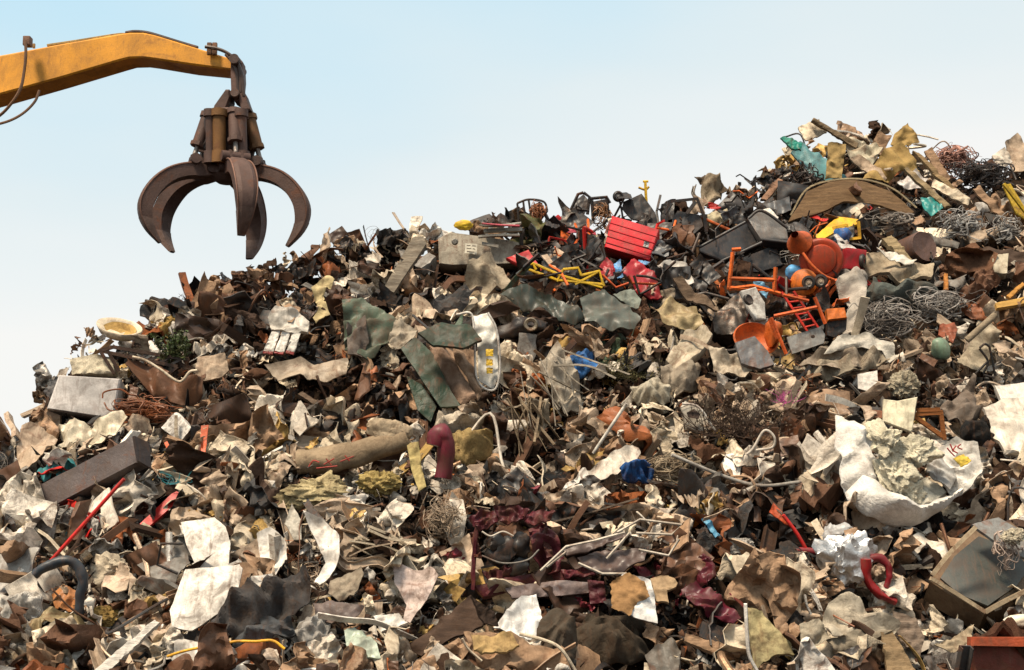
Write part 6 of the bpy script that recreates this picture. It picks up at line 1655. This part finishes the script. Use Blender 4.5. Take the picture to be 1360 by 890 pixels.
# ================================================================== the many pieces one can tell apart
def variants(kind, n):
    out = []
    for k in range(n):
        s = hash_seed = 1000 + k * 17 + sum(map(ord, kind))
        r = np.random.RandomState(s)
        if kind == 'torn_sheet':
            m = r.randint(6, 10)
            an = np.sort(r.uniform(0, 6.283, m) * .4 + np.arange(m) * 6.283 / m * .8)
            O = resample(np.column_stack([np.cos(an), np.sin(an) * r.uniform(.32, .85)]) * (.5 * r.uniform(.6, 1.15, m))[:, None], 30)
            V, f = sheet('x', O, .010, crease_fn(s, .7, r.uniform(.14, .34), .06, r.uniform(-.5, .7)), 5, 0, .04, s)
        elif kind in ('warped_sheeting', 'plastic_shard'):
            a = r.uniform(.45, .9)
            O = resample(np.array([[-.5, -.5 * a], [.5, -.5 * a * r.uniform(.7, 1)], [.5 * r.uniform(.8, 1), .5 * a], [-.5, .5 * a * r.uniform(.8, 1)]]), 32)
            V, f = sheet('x', O, .03, crease_fn(s, .9, r.uniform(.06, .2), .025, r.uniform(-.6, .6)), 5, 0, .008, s)
        elif kind == 'draped_sheet':
            a = r.uniform(.3, .55)
            O = resample(np.array([[-.5, -.5 * a * r.uniform(.5, 1)], [-.15, -.5 * a * r.uniform(.7, 1.2)], [.2, -.5 * a * r.uniform(.7, 1.2)], [.5, -.5 * a * r.uniform(.3, 1)], [.47, .5 * a * r.uniform(.3, 1)], [.1, .5 * a * r.uniform(.7, 1.2)], [-.25, .5 * a * r.uniform(.6, 1.2)], [-.5, .5 * a * r.uniform(.4, 1)]]), 52)
            V, f = sheet('x', O, .007, crease_fn(s, .42, r.uniform(.2, .36), .05, r.uniform(-.5, .5), 11), 9, 0, .035, s)
        elif kind == 'cloth_scrap':
            an = np.arange(12) * 6.283 / 12
            O = resample(np.column_stack([np.cos(an), np.sin(an) * r.uniform(.4, .8)]) * (.5 * r.uniform(.7, 1.1, 12))[:, None], 36)
            V, f = sheet('x', O, .012, crease_fn(s, .55, r.uniform(.2, .34), .08, r.uniform(-.4, .4), 6), 8, 0, .02, s)
        elif kind == 'folded_scrap':
            a = r.uniform(.28, .5)
            O = resample(np.array([[-.5, -.5 * a * r.uniform(.3, 1)], [-.1, -.5 * a * r.uniform(.8, 1.2)], [.5, -.5 * a * r.uniform(.2, .9)], [.45, .5 * a * r.uniform(.3, 1)], [.05, .5 * a * r.uniform(.8, 1.2)], [-.48, .5 * a * r.uniform(.3, 1)]]), 40)
            V, f = sheet('x', O, .008, crease_fn(s, .5, r.uniform(.26, .46), .05, r.uniform(-.9, .9), 8), 7, 0, .05, s)
        elif kind == 'wood_lath':
            P = cat_rom(np.array([[-.5, 0, 0], [-.1, r.normal(0, .02), r.normal(0, .03)], [.2, r.normal(0, .02), r.normal(0, .03)], [.5, 0, 0]]), 3)
            V, f = tube_vf(P, .075, 4, flat=r.uniform(.18, .6))
            e = np.abs(V[:, 0]) > .46
            V[e, 0] += r.normal(0, .035, e.sum())
        elif kind == 'metal_strip':
            t0, kx = r.uniform(0, 6), r.uniform(.1, .3)
            P = np.array([[x, kx * math.sin(t0 + x * r.uniform(2.5, 3)) , r.uniform(.05, .16) * math.sin(t0 * 2 + x * 4)] for x in np.linspace(-.5, .5, 14)])
            P = cat_rom(P[::3], 4)
            V, f = tube_vf(P, r.uniform(.035, .085), 4, r.uniform(.01, .05), flat=r.uniform(.08, .2))
        elif kind == 'machine_bar':
            P = [np.array([-.5, 0, 0]), np.array([r.uniform(-.2, .25), r.normal(0, .06), r.normal(0, .05)]), np.array([.42, r.normal(0, .22), r.normal(0, .2)])]
            if r.rand() < .5:
                P.append(P[-1] + np.array([r.uniform(-.1, .1), r.normal(0, .2), r.normal(0, .2)]))
            Q = np.vstack([P[i] + (P[i + 1] - P[i]) * t for i in range(len(P) - 1) for t in (0, .08, .92)] + [P[-1]])
            V, f = tube_vf(Q, r.uniform(.02, .036), r.choice([4, 8]))
        elif kind == 'bent_pipe':
            P = cat_rom(np.array([[-.5, 0, 0], [-.2, r.normal(0, .08), r.normal(0, .08)], [.15, r.normal(0, .12), r.normal(0, .1)], [.5, r.normal(0, .12), r.normal(0, .1)]]), 5)
            V, f = tube_vf(P, r.uniform(.018, .04), 8)
        elif kind == 'foam_chunk':
            V, f = lump_vf(3, r.uniform(.06, .25), 1.8, s, 10 + k)
            V = V * np.array([.5, .5 * r.uniform(.5, .9), .5 * r.uniform(.35, .7)])
        elif kind == 'channel_bar':
            w, h = .07, r.uniform(.05, .1)
            prof = [(-w, h), (-w, 0), (w, 0), (w, h), (w - .012, h), (w - .012, .012), (-w + .012, .012), (-w + .012, h)]
            P = cat_rom(np.array([[-.5, 0, 0], [-.15, r.normal(0, .05), r.normal(0, .06)], [.2, r.normal(0, .06), r.normal(0, .06)], [.5, r.normal(0, .1), r.normal(0, .1)]]), 4)
            V = np.array([[p[0], p[1] + a, p[2] + b] for p in P for a, b in prof]); f = []
            for i in range(len(P) - 1):
                for q in range(8):
                    f.append((i * 8 + q, i * 8 + (q + 1) % 8, i * 8 + 8 + (q + 1) % 8, i * 8 + 8 + q))
            f += [(0, 1, 2, 3, 4, 5, 6, 7)[::-1], tuple(range(len(V) - 8, len(V)))]
        elif kind == 'wire_knot':
            L = []
            for _ in range(r.randint(7, 14)):
                ax = r.normal(size=3); ax /= np.linalg.norm(ax); u = np.cross(ax, r.normal(size=3)); u /= np.linalg.norm(u); v = np.cross(ax, u)
                rad = r.uniform(.18, .42); t0 = r.uniform(0, 6); sp = r.uniform(2.5, 6.5); c0 = r.normal(0, .12, 3)
                L.append(tube_vf(cat_rom(np.array([c0 + rad * (u * math.cos(t0 + sp * j / 7) + v * math.sin(t0 + sp * j / 7)) * r.uniform(.7, 1.2) for j in range(8)]), 3), r.uniform(.006, .013), 5))
            V, f = merge(L)
        elif kind == 'crushed_box':
            V, f = box_vf(1, r.uniform(.5, .8), r.uniform(.4, .7), 5, .015, r.uniform(.05, .11), s)
        elif kind == 'cable_length':
            P = cat_rom(np.array([[-.5, 0, 0], [-.3, r.normal(0, .2), r.normal(0, .1)], [-.05, r.normal(0, .2), r.normal(0, .12)], [.2, r.normal(0, .2), r.normal(0, .12)], [.5, r.normal(0, .15), 0]]), 6)
            V, f = tube_vf(P, r.uniform(.008, .016), 6)
        out.append(mesh(kind, V, f, 34 if kind in ('torn_sheet', 'folded_scrap', 'warped_sheeting', 'cloth_scrap', 'draped_sheet') else 35))
    return out


# kind: count, variants, size range (m), material, category, noun, elongated
KINDS = {
    'torn_sheet': (760, 22, .2, .84, 'paint', 'metal sheet', ['torn sheet', 'ragged sheet', 'crumpled sheet'], 0, None),
    'draped_sheet': (230, 24, .55, 1.25, 'sack', 'sheet', ['draped sheet', 'rumpled sheet'], 0, {'cream': 8, 'off-white': 7, 'beige': 9, 'tan': 6, 'brown': 5, 'charcoal': 4, 'dark brown': 3, 'grey': 2}),
    'folded_scrap': (1000, 22, .24, .95, 'paint', 'folded metal', ['folded sheet scrap', 'pleated sheet scrap'], 0, None),
    'warped_sheeting': (330, 14, .18, .68, 'plain', 'panel', ['bent panel', 'warped panel', 'buckled panel'], 0, None),
    'cloth_scrap': (480, 14, .22, .84, 'cloth', 'cloth', ['creased cloth scrap', 'rumpled rag', 'folded cloth scrap'], 0, None),
    'wood_lath': (300, 12, .26, .95, 'wood', 'wood', ['splintered slat', 'broken slat', 'wooden slat'], 1, {'tan': 8, 'brown': 8, 'beige': 7, 'dark brown': 5, 'cream': 4, 'grey': 2}),
    'metal_strip': (640, 16, .26, 1.05, 'paint', 'metal strip', ['curled strip', 'curved strip'], 1, None),
    'plastic_shard': (330, 12, .16, .5, 'gloss', 'plastic', ['broken plastic shard', 'cracked plastic shard'], 0, {'black': 14, 'charcoal': 8, 'slate': 4, 'red': 2, 'orange': 1}),
    'machine_bar': (420, 10, .22, .8, 'plain', 'machine bar', ['bent machine bar', 'painted machine bar'], 1, {'black': 12, 'charcoal': 7, 'orange': 3, 'red': 3, 'dark brown': 4}),
    'bent_pipe': (190, 10, .3, 1.0, 'metal', 'pipe', ['bent pipe', 'thin bent rod', 'crooked pipe'], 1, None),
    'foam_chunk': (130, 12, .09, .30, 'foam', 'chunk', ['rough chunk', 'broken chunk', 'crumbly lump'], 0, None),
    'channel_bar': (190, 10, .28, .9, 'paint', 'metal bar', ['bent channel bar', 'twisted channel bar'], 1, None),
    'wire_knot': (110, 8, .22, .5, 'metal', 'wire', ['knotted wire coil', 'tangled wire coil'], 0, {'grey': 8, 'dark brown': 7, 'charcoal': 6, 'rust': 3, 'pale grey': 3, 'beige': 3}),
    'crushed_box': (110, 10, .14, .40, 'plain', 'box', ['crushed box', 'dented box'], 0, None),
    'cable_length': (170, 10, .35, 1.1, 'gloss', 'cable', ['curved cable', 'loose cable'], 1, {'black': 8, 'charcoal': 6, 'grey': 5, 'off-white': 4, 'rust': 2, 'beige': 4, 'brown': 4}),
}
SLN = np.array([0, -.62, .78])
FILL = []
rs = np.random.RandomState(77); rr = random.Random(78)
for kind, (cnt, nv, s0, s1, mt_, cat, nouns, lng, pl) in KINDS.items():
    VS = variants(kind, nv)
    made = tries = 0
    while made < cnt and tries < cnt * 12:
        tries += 1
        px = rs.uniform(-60, 1420) if kind not in ('machine_bar', 'plastic_shard') else rs.uniform(690, 1160)
        top = ridge_py(px)
        py = top + (930 - top) * rs.uniform(0, 1) ** .92
        crest = rs.rand() < .12
        if crest:
            py = top + rs.uniform(-2, 16)
        if kind in ('machine_bar', 'plastic_shard'):
            py = rs.uniform(max(top, 268), 450 if px > 930 else 400)
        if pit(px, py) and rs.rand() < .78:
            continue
        d = surf(px, py)
        s = math.exp(rs.uniform(math.log(s0), math.log(s1)))
        if kind == 'draped_sheet':
            crest = False
            py = top + 30 + (900 - top) * rs.uniform(0, 1) ** .8
            d = surf(px, py)
        if crest or py < 420 and px < 620:
            s *= .75
        p = CAM + ray(px, py) * d + SLN * rs.uniform(-.05, .20 if kind not in ('machine_bar', 'plastic_shard') else .34) + (np.array([0, 0, rs.uniform(0, .16)]) if crest else 0)
        qx, qy, w = proj(p)
        hx = s * F / w * .38
        bury = kind != 'draped_sheet' and rs.rand() < (.6 if kind in ('machine_bar', 'plastic_shard') else .22) and owned(qx, qy) > 1e8
        if not bury and any(owned(qx + dx * hx, qy + dy * hx) < 1e8 and w < owned(qx + dx * hx, qy + dy * hx) + .12 + .2 * s for dx, dy in ((0, 0), (1, 0), (-1, 0), (0, -1), (0, 1), (.7, -.7), (-.7, -.7))):
            continue
        if lng:
            ax = np.array([1, 0, 0]) * rs.normal(0, 1) + np.array([0, .78, .62]) * rs.normal(0, .9) + SLN * rs.normal(.0, .45)
            ax /= np.linalg.norm(ax)
            n_ = np.cross(ax, rs.normal(size=3)); n_ /= np.linalg.norm(n_)
            B = basis(ax, np.cross(n_, ax), n_)
        else:
            n_ = -FW * .45 + SLN * .55 + rs.normal(size=3) * .58
            n_ /= np.linalg.norm(n_)
            t_ = np.cross(n_, rs.normal(size=3)); t_ /= np.linalg.norm(t_)
            B = basis(t_, np.cross(n_, t_), n_)
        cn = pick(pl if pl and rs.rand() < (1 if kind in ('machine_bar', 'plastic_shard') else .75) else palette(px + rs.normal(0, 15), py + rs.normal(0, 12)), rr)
        if kind == 'wood_lath' and cn in ('teal', 'red', 'orange', 'black'):
            cn = 'brown'
        jit = rs.uniform(.92, 1.28)
        me = VS[rs.randint(nv)]
        Mw = mat4(B, p) @ Matrix.Diagonal((s, s, s, 1))
        o = link(kind, me, Mw, mt_, tuple(c * jit for c in C[cn]), None, float(rs.uniform(.3, .75)))
        if kind in ('torn_sheet', 'folded_scrap', 'metal_strip') and cn in ('grey', 'pale grey', 'charcoal') and rs.rand() < .6:
            o.material_slots[0].link = 'OBJECT'; o.material_slots[0].material = M['metal']      # bare, unpainted steel
        o['category'] = cat
        FILL.append((o, kind, cn, s, nouns))
        made += 1

# ================================================================== look at what shows; name each piece by what it lies beside
bpy.context.view_layer.update()
CW, CH = 340, 223
_samp = {}


def samples(me):
    if me.name not in _samp:
        n = len(me.vertices); co = np.empty(n * 3); me.vertices.foreach_get('co', co); co = co.reshape(-1, 3)
        ed = np.empty(len(me.edges) * 2, np.int64); me.edges.foreach_get('vertices', ed); ed = ed.reshape(-1, 2)
        pc = np.empty(len(me.polygons) * 3); me.polygons.foreach_get('center', pc); pc = pc.reshape(-1, 3)
        A, B_ = co[ed[:, 0]], co[ed[:, 1]]
        L_ = [co, pc] + ([A + (B_ - A) * t for t in ((.5,) if n > 4000 else (.2, .4, .6, .8))])
        _samp[me.name] = np.vstack(L_)
    return _samp[me.name]


zb = np.full(CW * CH, 1e9); ib = np.full(CW * CH, -1)
MO = [o for o in scene.objects if o.type == 'MESH']
for k_, o in enumerate(MO):
    mw = np.array(o.matrix_world)
    q = samples(o.data) @ mw[:3, :3].T + mw[:3, 3] - CAM
    w_ = q @ FW
    ok = w_ > 1
    w_ = w_[ok]; q = q[ok]
    gx = np.floor((680 + F * (q @ RT) / w_) / 4).astype(int); gy = np.floor((445 - F * (q @ UP) / w_) / 4).astype(int)
    ok = (gx >= 0) & (gx < CW) & (gy >= 0) & (gy < CH)
    c_ = gy[ok] * CW + gx[ok]; w_ = w_[ok]
    s_ = np.argsort(-w_)
    c_, w_ = c_[s_], w_[s_]
    t_ = np.full(CW * CH, 1e9); t_[c_] = w_          # the nearest is written last
    m_ = t_ < zb
    zb[m_] = t_[m_]; ib[m_] = k_
own = {}
for c_ in np.nonzero(ib >= 0)[0]:
    ob = MO[ib[c_]]
    while ob.parent:
        ob = ob.parent
    own.setdefault(ob.name, []).append((c_ % CW * 4 + 2, c_ // CW * 4 + 2))
cen = {k: (np.mean([a for a, b in v]), np.mean([b for a, b in v]), len(v)) for k, v in own.items()}
refs = [(cen[o.name][0], cen[o.name][1], ref) for o, ref in HERO if o.name in cen and cen[o.name][2] >= 3]
bare = {ref for _, ref in HERO}
used = {o['label'].lower() for o, _ in HERO if 'label' in o}
GROUP = {'torn_sheet': 'torn sheets in the heap', 'draped_sheet': 'large draped sheets in the heap', 'folded_scrap': 'folded sheet scraps in the heap', 'warped_sheeting': 'bent panels in the heap', 'cloth_scrap': 'cloth scraps in the heap', 'wood_lath': 'broken wood slats in the heap', 'plastic_shard': 'plastic shards among the machinery', 'machine_bar': 'bent machine bars among the machinery', 'metal_strip': 'curled strips in the heap', 'bent_pipe': 'bent pipes in the heap', 'foam_chunk': 'broken chunks in the heap', 'channel_bar': 'channel bars in the heap', 'wire_knot': 'wire coils in the heap', 'crushed_box': 'crushed boxes in the heap', 'cable_length': 'loose cables in the heap'}
bykind = {}
for it in FILL:
    bykind.setdefault(it[1], []).append(it)
for kind, items in bykind.items():
    items.sort(key=lambda it: -cen.get(it[0].name, (0, 0, 0))[2])
    keep = [it for it in items if cen.get(it[0].name, (0, 0, 0))[2] >= 3][:290]
    kept = {it[0] for it in keep}
    for it in items:
        if it[0] not in kept:
            bpy.data.objects.remove(it[0])
    for o, kind_, cn, s, nouns in keep:
        cx, cy, n = cen[o.name]
        order = sorted(refs, key=lambda q: math.hypot(q[0] - cx, q[1] - cy))[:7]
        xs = [a for a, b in own[o.name]]; ys = [b for a, b in own[o.name]]
        wd, ht = max(xs) - min(xs) + 4, max(ys) - min(ys) + 4
        size = 'big' if n >= 60 else 'small' if n < 14 else 'medium'
        shape = 'upright' if ht > 1.7 * wd else 'level' if wd > 2.2 * ht else 'slanting'

        def rel(q):
            dx, dy = cx - q[0], cy - q[1]
            if abs(dy) > abs(dx) * 1.2:
                return 'above' if dy < 0 else 'below'
            return 'beside'
        cands = []
        for nn in nouns[:1]:
            for a in order[:4]:
                cands.append(f'{size} {cn} {nn} {rel(a)} {a[2]}')
            for a in order[:4]:
                cands.append(f'{size} {shape} {cn} {nn} {rel(a)} {a[2]}')
        for i in range(len(order)):
            for j in range(i + 1, len(order)):
                a, b = order[i], order[j]
                opp = (cx - a[0]) * (cx - b[0]) + (cy - a[1]) * (cy - b[1]) < 0
                cands.append(f'{cn} {nouns[0]} between {a[2]} and {b[2]}' if opp else f'{cn} {nouns[0]} {rel(a)} {a[2]} and {rel(b)} {b[2]}')
        lab = next((c for c in cands if c.lower() not in used and len(c.split()) <= 16), None)
        if lab is None:
            lab = next(c for k in range(200) for c in [f'{size} {shape} {cn} {nouns[0]} {rel(order[k % 7])} {order[k % 7][2]}'])
        used.add(lab.lower())
        o['label'] = lab
        o['group'] = GROUP[kind]

# ================================================================== light and sky
SUN = Vector((-.42, -.62, .0)).normalized() * math.cos(R(58)) + Vector((0, 0, math.sin(R(58))))
sl = bpy.data.lights.new('sun', 'SUN')
sl.energy = 4.5; sl.angle = R(11); sl.color = (1, .86, .67)
so = bpy.data.objects.new('sun', sl); COL.objects.link(so)
so.rotation_euler = (-SUN).to_track_quat('-Z', 'Y').to_euler()
so.location = (-8, -12, 20)
wd_ = bpy.data.worlds.new('World'); scene.world = wd_; wd_.use_nodes = True
nt = wd_.node_tree; N = nt.nodes; L = nt.links; N.clear()
out = N.new('ShaderNodeOutputWorld'); bg = N.new('ShaderNodeBackground')
sky = N.new('ShaderNodeTexSky'); sky.sky_type = 'NISHITA'; sky.sun_disc = False
sky.sun_elevation = R(58); sky.sun_rotation = math.atan2(SUN.x, SUN.y) % (2 * math.pi)
sky.air_density = 1.0; sky.dust_density = 2.0; sky.ozone_density = 1.0
STR = .11
bg.inputs['Strength'].default_value = STR
tc = N.new('ShaderNodeTexCoord'); sp = N.new('ShaderNodeSeparateXYZ')
L.new(tc.outputs['Generated'], sp.inputs[0])
# thin high cloud veil: thick and cream near the horizon, opening to blue higher up
ma = N.new('ShaderNodeMath'); ma.operation = 'MULTIPLY_ADD'; ma.inputs[1].default_value = -.20
L.new(sp.outputs['X'], ma.inputs[0]); L.new(sp.outputs['Z'], ma.inputs[2])
nz = N.new('ShaderNodeTexNoise'); nz.inputs['Scale'].default_value = 3.2; nz.inputs['Detail'].default_value = 3; nz.inputs['Roughness'].default_value = .45
mp = N.new('ShaderNodeMapping'); mp.inputs['Scale'].default_value = (1, 1, 3.2)
L.new(tc.outputs['Generated'], mp.inputs[0]); L.new(mp.outputs[0], nz.inputs['Vector'])
mb = N.new('ShaderNodeMath'); mb.operation = 'MULTIPLY_ADD'; mb.inputs[1].default_value = .17
L.new(nz.outputs['Fac'], mb.inputs[0]); L.new(ma.outputs[0], mb.inputs[2])
cr = N.new('ShaderNodeValToRGB'); e = cr.color_ramp.elements
e[0].position = .02; e[0].color = (.99, .99, .99, 1)
e[1].position = .55; e[1].color = (.86, .86, .86, 1)
L.new(mb.outputs[0], cr.inputs[0])
vc = N.new('ShaderNodeValToRGB'); e = vc.color_ramp.elements
e[0].position = .27; e[0].color = (.735, .73, .705, 1)
e[1].position = .52; e[1].color = (.445, .655, .755, 1)
k = e.new(.385); k.color = (.62, .69, .70, 1)
k = e.new(.85); k.color = (.80, .77, .71, 1)  # cream overhead, out of view, added to warm and strengthen the fill light
L.new(mb.outputs[0], vc.inputs[0])
ds = N.new('ShaderNodeVectorMath'); ds.operation = 'SCALE'; ds.inputs['Scale'].default_value = 1 / STR
L.new(vc.outputs[0], ds.inputs[0])
mx_ = N.new('ShaderNodeMix'); mx_.data_type = 'RGBA'
L.new(cr.outputs[0], mx_.inputs[0]); L.new(sky.outputs[0], mx_.inputs[6]); L.new(ds.outputs[0], mx_.inputs[7])
L.new(mx_.outputs[2], bg.inputs[0]); L.new(bg.outputs[0], out.inputs[0])
vs = scene.view_settings
vs.view_transform = 'Standard'; vs.look = 'None'; vs.exposure = .40; vs.gamma = 1; vs.use_curve_mapping = False
scene.cycles.max_bounces = 5
scene.cycles.diffuse_bounces = 1
print('THINGS', len(FILL), 'LEFT', sum(len(v) for v in bykind.values()))
